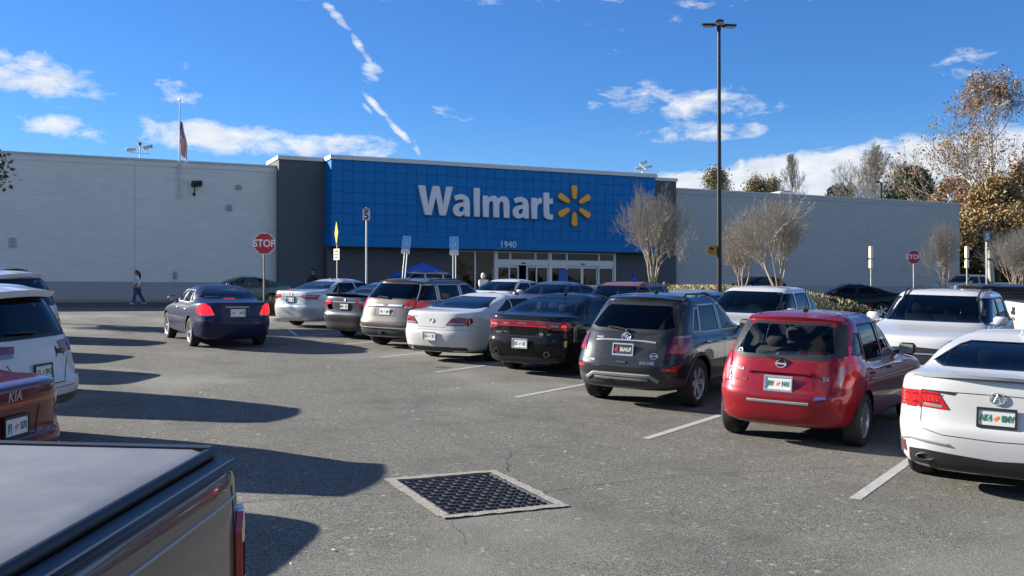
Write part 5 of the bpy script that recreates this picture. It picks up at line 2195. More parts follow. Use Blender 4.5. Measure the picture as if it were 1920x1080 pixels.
# ------------------------------------------------------------------ white large SUV at the left edge
def build_white_suv():
    b = hatch_body(2.964, 1.97, 1.75, 1.0, .92, 1.14, -.56, 2.45, 1.62, 1.13, hoodz=1.1, bump=.66, roofw=.24, low=.38, lean=.09, sill=.34)
    c = Car('parked_car', 'white large SUV with slim tail lamps and a roof spoiler, at the left edge', 'car', *b, P_WHITE, 2.964, .385, .25)
    c.arches(.055, trim=M_CLAD)
    rear_window(c, 1.18, 1.60, .80, .64, M_GLASSD, frit=.05)
    windshield(c, 1.22, 1.62, .76, .62)
    side_windows(c, [(-.72, .14, -.56, .14), (.24, 1.06, .24, 1.02), (1.15, 2.35, 1.11, 1.65)], 1.19, 1.59, 0, 0, M_GLASSD, M_GLASSD)
    c.cut('tail_light', 'wrap', [(.42, 1.03), (.98, 1.03), (1.18, 1.06), (1.14, 1.13), (.40, 1.10)], M_REDD, off=.008, rim=.02, both=False)
    c.strip('lamp_lens', 'wrap', [(.44, 1.01), (.78, 1.0)], .05, mat('smoked_lens', (.2, .17, .15), .15, 0, 1), off=.006, mirror=True)
    c.plate(.80, '15', 'BVQ', frame=M_TRIM)
    c.letters('maker_badge', 'Jeep', 'rear', -.42, 1.0, .12, M_TRIM, bold=.004)
    c.letters('trim_badge', '4xe', 'rear', -.72, .72, .05, M_TRIM)
    c.strip('plate_recess', 'rear', [(-.56, .92), (-.36, .66), (.36, .66), (.56, .92)], .012, M_SEAM)
    c.seams([('wrap', [(0, .605), (.62, .61), (.76, .68), (.80, 1.03)], True), ('side', [(.6, .6), (.44, .9), (.22, 1.18)], True), ('side', [(1.1, .4), (1.1, 1.18)], True)], .008)
    c.cut('bumper_cladding', 'wrap', [(-.01, .2), (1.3, .2), (1.2, .52), (-.01, .52)], M_CLAD, off=.005, rim=.015)
    c.cut('reflector', 'wrap', [(.74, .535), (.95, .535), (.95, .575), (.74, .575)], M_REDD, off=.004, both=False)
    spoiler(c, -.30, -.72, .72, 1.725, 1.675, .07, bow=.07)
    c.wiper(.0, 1.215, .42, 1.23)
    c.wheels(5, M_RIM, double=True)
    c.interior(fx=1.45, rx=.6)
    c.mirrors(2.2, 1.22)
    c.handles(((.4, 1.02), (1.3, 1.03)))
    c.rails(-.05, 1.9, .62, M_TRIM, .045)
    c.finish()
    return c


# ------------------------------------------------------------------ generic others
def generic_sedan(label, pm, a, u, heading, H=1.45, W=1.82, coupe=False, glassm=None, name='parked_car', group=None, front=True, m=48, it=2, ro=1.05):
    b = sedan_body(2.75, W, H, ro, .95, H - .37, -.42, .5, 2.25, 1.45, H - .47)
    c = Car(name, label, 'car', *b, pm, 2.75, .325, .205, it=it, m=m, group=group)
    g = glassm or M_GLASS
    c.arches()
    rear_window(c, H - .325, H - .11, .70, .53, g)
    windshield(c, H - .37, H - .10, .72, .56)
    side_windows(c, [(.06, .95, .36, .92), (1.03, 2.02, 1.0, 1.46)], H - .44, H - .135, 0, 0, g)
    c.cut('tail_light', 'wrap', [(.50, .80), (.92, .79), (1.04, .92), (.52, .94)], M_RED, off=.008, rim=.02, both=False)
    c.plate(.76, 'GTR', '42K')
    if front:
        headlights(c, .56, .70)
    c.seams([('wrap', [(0, .66), (.5, .66), (.58, .8)], True), ('side', [(1.0, .27), (1.0, H - .46)], True), ('side', [(2.02, .27), (2.06, H - .46)], True), ('side', [(.5, .3), (.46, .62), (.34, H - .46)], True)], .008)
    c.wheels(5, M_RIM)
    c.interior()
    c.mirrors(1.95, H - .42)
    c.handles(((.28, H - .6), (1.2, H - .6)))
    c.finish()
    c.place(a, u, heading)
    return c


def headlights(c, z0, z1, y0=.42, y1=.86, grille=True):
    e = [(y0, z0 + .03), (y1 * .92, z0), (y1 * 1.02, z1), (y0 + .12, z1 - .02)]
    c.cut('headlight', 'front', e, M_CLEAR, off=.006, rim=.02, both=False)
    c.strip('headlight_lens', 'front', [(y0 + .12, z0 + .05), (y1 * .85, z0 + .05)], .05, M_TRIM, off=.008, mirror=True)
    if grille:
        c.cut('grille', 'front', [(-.01, z0 - .12), (y0 - .06, z0 - .10), (y0 - .02, z1 - .04), (-.01, z1 - .02)], M_TRIM, off=.003)
        c.strip('grille_bar', 'front', [(-y0 + .08, (z0 + z1) / 2 - .04), (y0 - .08, (z0 + z1) / 2 - .04)], .03, M_CHROME, off=.006, raise_=.01)


def generic_suv(label, pm, a, u, heading, gtx=-.26, lean=.13, H=1.70, W=1.9, glassm=None, wb=2.8, name='parked_car', group=None, rails=True, m=48, it=2, ro=.95, plate=True, fin=True, frontglass=None, seatm=None):
    b = hatch_body(wb, W, H, ro, .95, H - .56, gtx, wb - .55, wb - 1.36, H - .60, hoodz=H * .60, bump=.62, roofw=.22, low=.28, lean=lean, sill=.3)
    c = Car(name, label, 'car', *b, pm, wb, .36, .23, it=it, m=m, group=group)
    g = glassm or M_GLASSD
    c.arches(.05)
    rear_window(c, H - .52, H - .13, .74, .62, g)
    windshield(c, H - .52, H - .11, .74, .60, frontglass)
    side_windows(c, [(-.60, .06, -.28, .06), (.16, .98, .16, .94), (1.07, wb - .62, 1.03, wb - 1.32)], H - .55, H - .14, 0, 0, g, g)
    c.cut('tail_light', 'wrap', [(.60, .86), (1.05, .86), (1.05, 1.08), (.70, 1.08)], M_RED, off=.008, rim=.02, both=False)
    headlights(c, .68, .86)
    if plate:
        c.plate(.78, 'LQX', 'T53')
    c.seams([('wrap', [(0, .63), (.62, .64), (.72, .86)], True), ('side', [(1.02, .36), (1.02, H - .56)], True), ('side', [(wb - .65, .36), (wb - .62, H - .56)], True), ('side', [(.55, .5), (.42, .8), (.14, H - .56)], True)], .008)
    c.cut('lower_valance', 'wrap', [(-.01, .2), (1.1, .2), (1.0, .44), (-.01, .44)], M_CLAD, off=.003, rim=.01)
    spoiler(c, gtx + .22, gtx - .06, .64, H - .025, H - .045, .05)
    c.wheels(5, M_RIM)
    c.interior(seatm, fx=wb * .46, rx=wb * .18)
    c.mirrors(wb - .82, H - .52, s=1.1)
    c.handles(((.34, H - .72), (1.24, H - .71)))
    if rails:
        c.rails(.0, wb - 1.2, .60, M_TRIM, .045)
    if fin:
        c.fin(.15)
    c.finish()
    c.place(a, u, heading)
    return c

build_white_sedan()
build_red_hatch()
build_graphite_suv()
build_black_sedan()
build_white_coupe()
build_bronze_suv()
build_midsize('dark grey sedan with a black boot wing, partly hidden by the bronze SUV', P_DGREY, 7.90, 25.80, ('DAM', 'JA'), wing=True, dark=True)
build_midsize('silver sedan parked beside the mulched kerb island', P_SILVER, 7.65, 30.75, ('GR', '58'))
build_navy_sedan()
LH = -HEAD
build_maroon_sedan().place(-1.07, 9.52, LH)
build_white_suv().place(-0.78, 12.57, LH)
generic_suv('white van-like SUV seen over the roof of the white large SUV', P_WHITE, -.80, 16.8, LH, H=1.82, W=1.95, wb=2.95, gtx=-.62, lean=.05)
generic_sedan('grey sedan mostly hidden behind the white SUVs on the left', P_DGREY, -1.15, 20.2, LH, front=False)
generic_sedan('silver sedan mostly hidden behind the white SUVs on the left', P_SILVER, -1.3, 23.6, LH, front=False)
generic_suv('dark grey SUV with a red tail lamp peeking past the white SUVs', P_DGREY, -.8, 27.9, LH, H=1.74, rails=False)

# row that faces the camera, nose to nose with the first row
BACK = HEAD + PI


def opposite(a, u, k=8.2, side=0.0):
    return a + FWD.x * k + FWD.y * side, u + FWD.y * k - FWD.x * side


x, y = opposite(8.23, 9.63, 8.35, .35)
big = generic_suv('white seven-seat SUV facing the camera behind the red hatchback', P_WHITE, x, y, BACK, H=1.70, W=1.96, wb=2.82, m=64, frontglass=M_GLASS, seatm=M_SEATL)
x, y = opposite(8.23, 12.97, 8.0, -.75)
generic_suv('white crossover facing the camera with a yellow bag on its dashboard', P_WHITE, x, y, BACK, H=1.62, W=1.85, wb=2.67, rails=False, fin=False, m=56)
x, y = opposite(8.55, 17.12, 8.0, .1)
generic_sedan('blue-grey sedan glimpsed between the graphite SUV and the white crossover', P_BLUEGREY, x, y, BACK, H=1.44)
x, y = opposite(8.07, 19.78, 8.0, .2)
generic_suv('copper-red crossover whose roof shows behind the black sedan', P_COPPER, x, y, BACK, H=1.56, W=1.82, wb=2.65, fin=False)
x, y = opposite(7.90, 22.86, 8.0, .0)
generic_sedan('charcoal sedan whose roof shows behind the white coupe', P_DGREY, x, y, BACK, H=1.50)
x, y = opposite(7.90, 25.80, 8.0, -.2)
generic_sedan('white sedan facing the camera in front of the store doors', P_WHITE, x, y, BACK, H=1.52)
# traffic in the lane before the store and cars further right
generic_sedan('teal sedan crossing in front of the store behind the navy sedan', P_TEAL, 9.2, 45.6, rad(-90), H=1.44, name='moving_car')
generic_suv('pale blue-grey SUV crossing in front of the dark entrance wall', P_BLUEGREY, 17.2, 45.2, rad(-90), H=1.72, name='moving_car', glassm=M_GLASSD)
generic_suv('dark blue SUV crossing in front of the right-hand wall', P_NAVY, 39.6, 48.5, rad(-90), H=1.62, name='moving_car')
generic_sedan('black sedan parked behind the clipped hedge', P_BLACK, 31.3, 31.6, rad(-60), H=1.42, glassm=M_GLASSD)
generic_suv('black minivan standing behind the white seven-seat SUV', P_BLACK, 22.5, 19.2, rad(112), H=1.66, W=1.95, wb=2.95, rails=False, fin=False)
generic_sedan('pale grey sedan at the right edge beyond the white pickup tailgate', P_SILVER, 42.0, 27.0, rad(-60), H=1.45)


# ------------------------------------------------------------------ pickups
def build_pickup(label, pm, a, u, heading, cover=None, W=2.0, railz=1.40, wb=3.6, bedl=1.85, ro=1.12, hero=False, maker=None, name='parked_pickup', plate=('QX', '71')):
    w = W / 2
    bf = bedl - ro                      # front of the bed
    c = Car(name, label, 'pickup',
            [(-ro + .02, .52), (-ro + .005, .56), (-ro, .70), (-ro, 1.0), (-ro + .005, railz - .16), (-ro + .015, railz - .05), (-ro + .035, railz - .012), (-ro + .05, railz), (-ro + .17, railz), (-ro + .175, railz - .03)],
            [(w - .06, .50), (w - .03, .54), (w, .70), (w + .008, 1.0), (w, railz - .16), (w - .012, railz - .05), (w - .03, railz - .012), (w - .05, railz), (w - .15, railz), (w - .155, railz - .03)],
            [(bf, .50), (bf, .54), (bf, .70), (bf, 1.0), (bf, railz - .16), (bf, railz - .05), (bf, railz - .012), (bf - .02, railz), (bf - .05, railz), (bf - .055, railz - .03)],
            pm, wb, .39, .27, shape={i: (9, 40, 14, 60) for i in range(10)}, m=110 if hero else 60)
    c.W = w
    c.H = 1.9
    c.xm = -ro + .3
    # rear arches only on the bed
    R = c.r + .06
    c.take('arch', [(R * math.cos(t), c.r + R * math.sin(t)) for t in np.linspace(0, 2 * PI, 29)[:-1]])
    c.cut('tail_light', 'wrap', [(w - .13, .80), (w + .05, .80), (w + .07, 1.0), (w + .05, railz - .22), (w - .02, railz - .17), (w - .09, railz - .18), (w - .13, railz - .24)], M_RED, off=(.024 if hero else .012), rim=.05, both=False)
    c.strip('lamp_lens', 'wrap', [(w - .06, .95), (w - .06, 1.08)], .09, M_CLEAR, off=(.0255 if hero else .0135), mirror=True)
    c.seams([('wrap', [(0, .60), (w - .15, .60), (w - .15, railz - .03)], True)], .012)
    c.cut('rail_cap', 'top', [(-ro - .1, 0), (bf + .1, 0), (bf + .1, w), (-ro - .1, w)], M_TRIM, off=.004, rim=.01)
    # inner box
    mb = MB()
    x0, x1, yy = -ro + .10, bf - .05, w - .10
    mb.quad((x0, -yy, .85), (x1, -yy, .85), (x1, yy, .85), (x0, yy, .85))
    for (p, q) in (((x0, -yy), (x1, -yy)), ((x1, -yy), (x1, yy)), ((x1, yy), (x0, yy)), ((x0, yy), (x0, -yy))):
        mb.quad((p[0], p[1], .85), (q[0], q[1], .85), (q[0], q[1], railz - .02), (p[0], p[1], railz - .02))
    mb.build('bed', M_CLAD, c.root)
    if cover:
        mb = MB()
        n = 8
        zc = railz + .055
        for i in range(n + 1):
            t = -1 + 2 * i / n
            for x in (-ro + .12, -ro + .17, bf - .06):
                mb.v.append((x, (w - .115) * t, zc - .012 * t * t - (.012 if x == -ro + .12 else 0)))
        for i in range(n):
            for j in range(2):
                q = i * 3 + j
                mb.f.append((q, q + 1, q + 4, q + 3))
        o = mb.build('tonneau_cover', cover, c.root, smooth=60)
        fix_normals(o)
        mb = MB()
        for (b0, b1, b2, b3) in ((-ro + .11, bf - .05, w - .12, w - .07), (-ro + .11, bf - .05, -w + .07, -w + .12)):
            mb = MB()
            mb.box(b0, b1, b2, b3, railz + .006, railz + .05)
            mb.build('cover_rail', M_TRIM, c.root)
        mb = MB()
        mb.tube([(-ro + .11, -w + .1, railz + .026), (-ro + .11, w - .1, railz + .026)], .022, 8)
        mb.build('cover_seal', M_TRIM, c.root, smooth=60)
        # stepped cap along the tailgate
        mb = MB()
        mb.cbox((-ro + .05, 0, railz + .004), (.085, 2 * w - .2, .022), None, .01)
        mb.build('tailgate_cap', M_TRIM, c.root, smooth=40)
        c.strip('tailgate_crease', 'wrap', [(-w + .1, railz - .115), (w - .1, railz - .115)], .012, M_SILVER, off=.001, raise_=.004)
    # bumper
    mb = MB()
    mb.cbox((-ro - .08, 0, .60), (.20, 2 * w - .06, .19), None, .04)
    mb.build('rear_bumper', M_CHROME, c.root, smooth=40)
    mb = MB()
    mb.cbox((-ro - .015, 0, 1.15), (.03, .24, .07), None, .012)
    mb.build('tailgate_handle', M_TRIM, c.root)
    # cab
    cx = bf + .03
    e = wb + .95
    H = 1.92
    cb = Car('cab', 'x', 'x',
             [(cx + .03, .5), (cx, .54), (cx, .70), (cx, .9), (cx, 1.1), (cx, 1.25), (cx + .01, 1.30), (cx + .03, 1.33), (cx + .09, 1.6), (cx + .2, H - .07), (cx + .4, H - .015), (cx + .8, H)],
             [(w - .4, .42), (w - .08, .42), (w - .04, .60), (w - .01, .8), (w, .95), (w - .01, 1.12), (w - .04, 1.22), (w - .07, 1.27), (w - .14, 1.58), (w - .23, H - .10), (w - .36, H - .04), (0, H)],
             [(e - .36, .4), (e - .06, .44), (e, .60), (e, .8), (e - .02, .95), (e - .06, 1.08), (e - .2, 1.14), (wb - .38, 1.30), (wb - .75, 1.6), (wb - 1.12, H - .07), (wb - 1.35, H - .02), (wb - 1.7, H)],
             pm, wb, .39, .27, shape={i: (8, 30, 4, 14) for i in range(7)}, m=56)
    cb.W = w
    cb.take('arch', [(wb + R * math.cos(t), c.r + R * math.sin(t)) for t in np.linspace(0, 2 * PI, 29)[:-1]])
    rear_window(cb, 1.36, 1.78, .68, .6, M_GLASSD)
    windshield(cb, 1.34, 1.80, .74, .62)
    mid = (cx + wb - .5) / 2
    side_windows(cb, [(cx + .12, mid - .06, cx + .24, mid - .06), (mid + .04, wb - .55, mid + .04, wb - 1.12)], 1.31, 1.76, 0, 0, M_GLASSD)
    headlights(cb, .82, 1.0)
    cb.mirrors(wb - .7, 1.36, s=1.3)
    cb.handles(((cx + .35, 1.12), (mid + .25, 1.12)))
    cb.seams([('side', [(mid, .46), (mid, 1.3)], True), ('side', [(wb - .55, .46), (wb - .52, 1.3)], True), ('side', [(cx + .08, .46), (cx + .08, 1.3)], True)], .008)
    cb.finish()
    for o in list(cb.root.children):
        o.parent = c.root
        if o.name.startswith('body'):
            o.name = 'cab'
    bpy.data.objects.remove(cb.root)
    mb = MB()
    mb.cbox(((bf + wb) / 2 - .2, 0, .48), (wb - .6, 1.1, .16))
    mb.build('chassis', M_LINER, c.root)
    c.wheels(6, M_RIM)
    if maker == 'bow':
        pos, n = c.surf('rear', .0, 1.12)
        mb = MB()
        mb.box(pos.x - .012, pos.x - .002, -.14, .14, 1.0, 1.05)
        mb.box(pos.x - .013, pos.x - .002, -.06, .06, .985, 1.065)
        mb.build('emblem', mat('badge_gold', (.45, .22, .10), .3, .6), c.root)
        mb = MB()
        mb.box(pos.x - .012, pos.x - .002, -.09, .09, 1.16, 1.27)
        mb.build('sticker', M_TRIM, c.root)
    o = c.emit('bed_shell', c.faces, pm, c.root)
    c.place(a, u, heading)
    return c


P_TRUCK = paint('paint_stone_grey', (.095, .088, .082), .45, .35)
M_COVER = mat('tonneau_vinyl', (.225, .23, .238), .5, var=.42, vscale=2.6, bump=.03, bscale=14, rvar=.08)
build_pickup('grey pickup bed with a dusty tonneau cover in the near left corner', P_TRUCK, -.79, 3.35, rad(-63), cover=M_COVER, hero=True, W=2.12, railz=1.37)
build_pickup('white pickup tailgate cut by the right edge', P_WHITE, 19.45, 14.25, rad(127), maker='bow', W=2.0)
build_pickup('white pickup far off beside the right end of the store', P_WHITE, 59.5, 49.5, rad(-85))

# yellow carrier bag on the crossover's dashboard
x, y = opposite(8.23, 12.97, 8.0, -.75)
fr = Vector((x, y)) - FWD * 1.80
z0 = zg(fr.y)
mb = MB()
rr_ = random.Random(3)
rings = 7
for i in range(rings + 1):
    t = i / rings
    rad_ = .20 * (1 - t ** 2.2) ** .7 * (.8 + .2 * math.sin(PI * min(1, t * 2))) + .012
    for k in range(12):
        al = 2 * PI * k / 12
        q = rad_ * (1 + .16 * rr_.uniform(-1, 1))
        mb.v.append((q * math.cos(al) * .7, q * math.sin(al) * 1.1, .22 * t))
for i in range(rings):
    for k in range(12):
        p, q = i * 12 + k, i * 12 + (k + 1) % 12
        mb.f.append((p, q, q + 12, p + 12))
thing('carrier_bag', 'yellow plastic carrier bag behind the windshield of the white crossover', 'bag', (fr.x + .14, fr.y - .10, z0 + 1.045), rad(30), mesh=mb.mesh('carrier_bag', 80), mat=mat('bag_yellow', (.62, .58, .08), .5))

# ================================================================== kerbed islands, grass, mulch
M_MULCH = mat('pine_mulch', (.13, .055, .032), .95, var=.6, vscale=14, bump=.8, bscale=30)
M_GRASS = mat('winter_grass', (.20, .17, .075), .95, var=.45, vscale=4, bump=.8, bscale=20)
M_BLADE = mat('straw_grass_blades', (.33, .29, .15), .8, var=.3, vscale=3)
M_BLADEG = mat('dull_green_blades', (.10, .11, .05), .8, var=.3, vscale=3)


def rounded(a0, a1, u0, u1, r, n=7):
    P = []
    for (cx, cy, t0) in ((a1 - r, u1 - r, 0), (a0 + r, u1 - r, PI / 2), (a0 + r, u0 + r, PI), (a1 - r, u0 + r, 1.5 * PI)):
        for k in range(n + 1):
            t = t0 + PI / 2 * k / n
            P.append((cx + r * math.cos(t), cy + r * math.sin(t)))
    return P


def island(name, label, a0, a1, u0, u1, r, fill, mound=0.0, nx=36, ny=18, noise_amp=.03):
    root = thing(name, label, 'island', on((a0 + a1) / 2, (u0 + u1) / 2))
    o3 = root.location.copy()
    P = rounded(a0, a1, u0, u1, r)
    Q = rounded(a0 + .16, a1 - .16, u0 + .16, u1 - .16, max(.05, r - .16))
    mb = MB()
    n = len(P)
    for i in range(n):
        p, q = P[i], Q[i]
        mb.v += [tuple(on(p[0], p[1], -.02) - o3), tuple(on(p[0], p[1], .12) - o3), tuple(on(p[0] * .85 + q[0] * .15, p[1] * .85 + q[1] * .15, .15) - o3), tuple(on(q[0], q[1], .15) - o3), tuple(on(q[0], q[1], .0) - o3)]
    for i in range(n):
        j = (i + 1) % n
        for k in range(4):
            mb.f.append((i * 5 + k, j * 5 + k, j * 5 + k + 1, i * 5 + k + 1))
    mb.build('kerb', M_KERB, root, smooth=35)
    # bed
    mb = MB()
    ca, cu = (a0 + a1) / 2, (u0 + u1) / 2
    rings = 9
    mb.v.append(tuple(on(ca, cu, .12 + mound) - o3))
    for k in range(1, rings + 1):
        s = k / rings
        for (qa, qu) in Q:
            x, y = ca + (qa - ca) * s, cu + (qu - cu) * s
            h = .12 + mound * (1 - s ** 3.5) + mnoise.noise(Vector((x * 1.3, y * 1.3, 0))) * noise_amp * (1 if s < .99 else 0)
            mb.v.append(tuple(on(x, y, h) - o3))
    for i in range(n):
        mb.f.append((0, 1 + i, 1 + (i + 1) % n))
    for k in range(rings - 1):
        for i in range(n):
            j = (i + 1) % n
            b = 1 + k * n
            mb.f.append((b + i, b + n + i, b + n + j, b + j))
    mb.build('planting_bed', fill, root, smooth=180)
    return root


def berm_h(a, u, a0, a1, u0, u1, mound):
    ca, cu = (a0 + a1) / 2, (u0 + u1) / 2
    s = max(abs(a - ca) / ((a1 - a0) / 2), abs(u - cu) / ((u1 - u0) / 2))
    return .12 + mound * (1 - min(1, s) ** 3.5)


island('kerb_island', 'kerbed island with red-brown mulch behind the silver sedan', 6.7, 15.5, 33.2, 38.6, 1.2, M_MULCH)
BERM = (18.6, 30.4, 30.0, 38.6)
island('grass_berm', 'grassy kerbed mound carrying the lamp post and bare trees', *BERM, 2.0, M_GRASS, mound=1.1, noise_amp=.06)
island('kerb_island', 'grass island under the leafy tree at the left edge', -12.0, -1.9, 36.0, 41.5, 1.5, M_GRASS)
island('kerb_island', 'grass island with a small bare tree and stop sign far right', 38.0, 50.0, 39.0, 43.5, 1.5, M_GRASS)


def berm_on(a, u, h=0.0):
    return on(a, u, berm_h(a, u, *BERM, 1.1) + h)


def blades(name, label, pts, m, hmin, hmax, seed, lean=.35, w=.012, kind=None, cat='grass'):
    r = random.Random(seed)
    mb = MB()
    for p in pts:
        h = r.uniform(hmin, hmax)
        t = r.uniform(0, 2 * PI)
        d = Vector((math.cos(t), math.sin(t), 0))
        s = Vector((-d.y, d.x, 0)) * w
        ln = r.uniform(.1, 1) * lean * h
        a, b_, c_ = p, p + Vector((0, 0, h * .6)) + d * ln * .35, p + Vector((0, 0, h)) + d * ln
        mb.add([a - s, a + s, b_ + s * .8, b_ - s * .8, c_], [(0, 1, 2, 3), (3, 2, 4)])
    o = mb.build(name, m)
    o['label'] = label
    o['category'] = cat
    if kind:
        o['kind'] = kind
    return o


r_ = random.Random(11)
pts = []
for k in range(9000):
    a, u = r_.uniform(BERM[0] + .3, BERM[1] - .3), r_.uniform(BERM[2] + .3, BERM[3] - .3)
    pts.append(berm_on(a, u, -.03))
blades('grass', 'dry winter grass growing over the mound', pts, M_BLADE, .05, .14, 2, kind='stuff', w=.02)
# ornamental grass clumps beside the stop sign
for k, (a, u) in enumerate(((7.6, 34.6), (8.25, 35.3), (8.0, 34.0), (7.3, 35.9), (9.0, 34.6))):
    pts = [on(a + r_.gauss(0, .09), u + r_.gauss(0, .09), .12) for _ in range(160)]
    blades('grass_clump', ('straw-coloured grass clump nearest the stop sign post', 'dull green grass clump behind the straw one by the stop sign', 'straw-coloured grass clump at the kerb by the silver sedan', 'dull green grass clump behind the stop sign post', 'straw-coloured grass clump hidden by the silver sedan')[k], pts, M_BLADE if k % 2 == 0 else M_BLADEG, .35, .8, k, lean=.8, kind=None, cat='plant')['group'] = 'grass clumps on the mulch'

# ================================================================== trees


def add_segs(mb, segs, n=4):
    for (p0, p1, r0, r1) in segs:
        d = p1 - p0
        if d.length < 1e-6:
            continue
        d.normalize()
        x = d.orthogonal().normalized()
        y = d.cross(x)
        b = len(mb.v)
        for (p, r) in ((p0, r0), (p1, r1)):
            for k in range(n):
                t = 2 * PI * k / n
                q = p + (x * math.cos(t) + y * math.sin(t)) * r
                mb.v.append((q.x, q.y, q.z))
        for k in range(n):
            k2 = (k + 1) % n
            mb.f.append((b + k, b + k2, b + n + k2, b + n + k))


def grow(r, p, d, length, rad0, depth, maxd, segs, tips, ang=.45, shrink=.78, up=.12, kids=(2, 3), wig=.12, taper=.72, minr=.003, sidep=.35):
    n = 3
    cur = p
    dd = d.copy()
    r0 = rad0
    for i in range(n):
        dd = (dd + Vector((r.gauss(0, wig), r.gauss(0, wig), r.gauss(0, wig) + up * .5))).normalized()
        nx = cur + dd * length / n
        r1 = max(minr, rad0 * (1 - (1 - taper) * (i + 1) / n))
        segs.append((cur, nx, r0, r1, depth))
        cur, r0 = nx, r1
        if depth >= 1 and i < n - 1 and r.random() < sidep:
            t = r.uniform(0, 2 * PI)
            x = dd.orthogonal().normalized()
            y = dd.cross(x)
            nd = (dd * math.cos(ang * 1.3) + (x * math.cos(t) + y * math.sin(t)) * math.sin(ang * 1.3)).normalized()
            if depth < maxd:
                grow(r, cur, nd, length * shrink * .7, max(minr, r1 * .55), depth + 1, maxd, segs, tips, ang, shrink, up, kids, wig, taper, minr, sidep)
    if depth >= maxd:
        tips.append((cur, dd))
        return
    k = r.randint(*kids)
    t0 = r.uniform(0, 2 * PI)
    for j in range(k):
        t = t0 + 2 * PI * j / k + r.gauss(0, .3)
        a = ang * r.uniform(.6, 1.3)
        x = dd.orthogonal().normalized()
        y = dd.cross(x)
        nd = (dd * math.cos(a) + (x * math.cos(t) + y * math.sin(t)) * math.sin(a) + Vector((0, 0, up))).normalized()
        grow(r, cur, nd, length * shrink * r.uniform(.8, 1.15), max(minr, r0 * (.78 if k == 2 else .66)), depth + 1, maxd, segs, tips, ang, shrink, up, kids, wig, taper, minr, sidep)


def tree_mesh(segs, base, lo, hi, n=5):
    mb = MB()
    add_segs(mb, [(s[0] - base, s[1] - base, s[2], s[3]) for s in segs if lo <= s[4] <= hi], n)
    return mb


def leaf_cloud(tips, base, r, per, size, spread, m_name, parent, mats, droop=.3, name='leaves'):
    groups = [MB() for _ in mats]
    for (p, d) in tips:
        for _ in range(per):
            q = p - base + Vector((r.gauss(0, spread), r.gauss(0, spread), r.gauss(0, spread * .8)))
            n = Vector((r.gauss(0, 1), r.gauss(0, 1), r.gauss(0, 1) + .4)).normalized()
            x = n.orthogonal().normalized()
            t = r.uniform(0, 2 * PI)
            x = (x * math.cos(t) + n.cross(x) * math.sin(t))
            y = n.cross(x)
            s = size * r.uniform(.6, 1.35)
            g = groups[r.randrange(len(groups))]
            g.add([q - x * s, q - y * s * .55 + n * s * .12, q + x * s, q + y * s * .55 + n * s * .12], [(0, 1, 2, 3)])
    for g, m in zip(groups, mats):
        if g.f:
            o = g.build(name, m, parent)
            o['kind'] = 'stuff'


M_BARK = mat('myrtle_bark', (.33, .27, .21), .8, var=.35, vscale=6)
M_TWIG = mat('grey_twigs', (.36, .325, .27), .9, var=.3, vscale=3)
M_SYC = mat('sycamore_bark', (.50, .47, .40), .8, var=.35, vscale=2.5)
M_BROWNB = mat('brown_bark', (.11, .085, .065), .9, var=.3, vscale=4)


def leafm(name, c):
    m = mat(name, c, .6, var=.25, vscale=2)
    b = m.node_tree.nodes['Principled BSDF']
    return m


L_RUST = [leafm('rust_leaf_a', (.24, .115, .05)), leafm('rust_leaf_b', (.28, .165, .065)), leafm('rust_leaf_c', (.19, .08, .045)), leafm('olive_leaf', (.24, .19, .06))]
L_GREEN = [leafm('evergreen_a', (.035, .055, .02)), leafm('evergreen_b', (.05, .07, .025)), leafm('evergreen_c', (.025, .04, .018))]
L_OLIVE = [leafm('dull_olive_a', (.20, .18, .08)), leafm('dull_olive_b', (.15, .15, .07)), leafm('tan_leaf', (.28, .22, .11))]


def myrtle(label, a, u, zbase, height, width, seed, trunks=6, dens=1, group='bare crape myrtles', maxd=6):
    r = random.Random(seed)
    base = Vector((a, u, zbase))
    root = thing('bare_tree', label, 'tree', base)
    segs, tips = [], []
    for k in range(trunks):
        t = 2 * PI * k / trunks + r.gauss(0, .3)
        lean = r.uniform(.10, .42)
        d = Vector((math.cos(t) * lean, math.sin(t) * lean, 1)).normalized()
        p = base + Vector((math.cos(t) * .08, math.sin(t) * .08, -.05))
        grow(r, p, d, height * .17, .032 + .010 * height / 4, 0, maxd, segs, tips, ang=.40, shrink=.80, up=.05, kids=(2, 3), wig=.08, taper=.8, minr=.0038, sidep=.5)
    # fit height and width
    P = np.array([list(s[1]) for s in segs])
    hz = np.percentile(P[:, 2], 99.7) - zbase
    wx = np.percentile(np.hypot(P[:, 0] - a, P[:, 1] - u), 98)
    sz, sx = height / hz, (width / 2) / wx

    def T(v):
        return Vector((a + (v.x - a) * sx, u + (v.y - u) * sx, zbase + (v.z - zbase) * sz))
    segs = [(T(s[0]), T(s[1]), s[2], s[3], s[4]) for s in segs]
    tree_mesh(segs, base, 0, 2, 6).build('trunk', M_BARK, root, smooth=180)
    o = tree_mesh(segs, base, 3, 9, 3).build('twigs', M_TWIG, root)
    o['kind'] = 'stuff'
    return root


G_M = 'bare multi-stemmed trees'
b = berm_on(21.9, 33.9)
myrtle('bare multi-stemmed tree in front of the right edge of the blue block', 21.9, 33.9, b.z, 3.85, 2.9, 21)
b = berm_on(27.7, 33.4)
myrtle('widest bare tree, right of the black lamp post', 27.7, 33.4, b.z, 3.9, 4.0, 22, trunks=7)
b = berm_on(28.9, 36.6)
myrtle('smaller bare tree close behind the lamp post', 28.6, 36.9, b.z, 3.3, 2.7, 23, trunks=5)
a_, u_ = 46.7, 41.9
myrtle('small bare tree behind the far right stop sign', a_, u_, on(a_, u_, .1).z, 4.8, 2.9, 24, trunks=5)


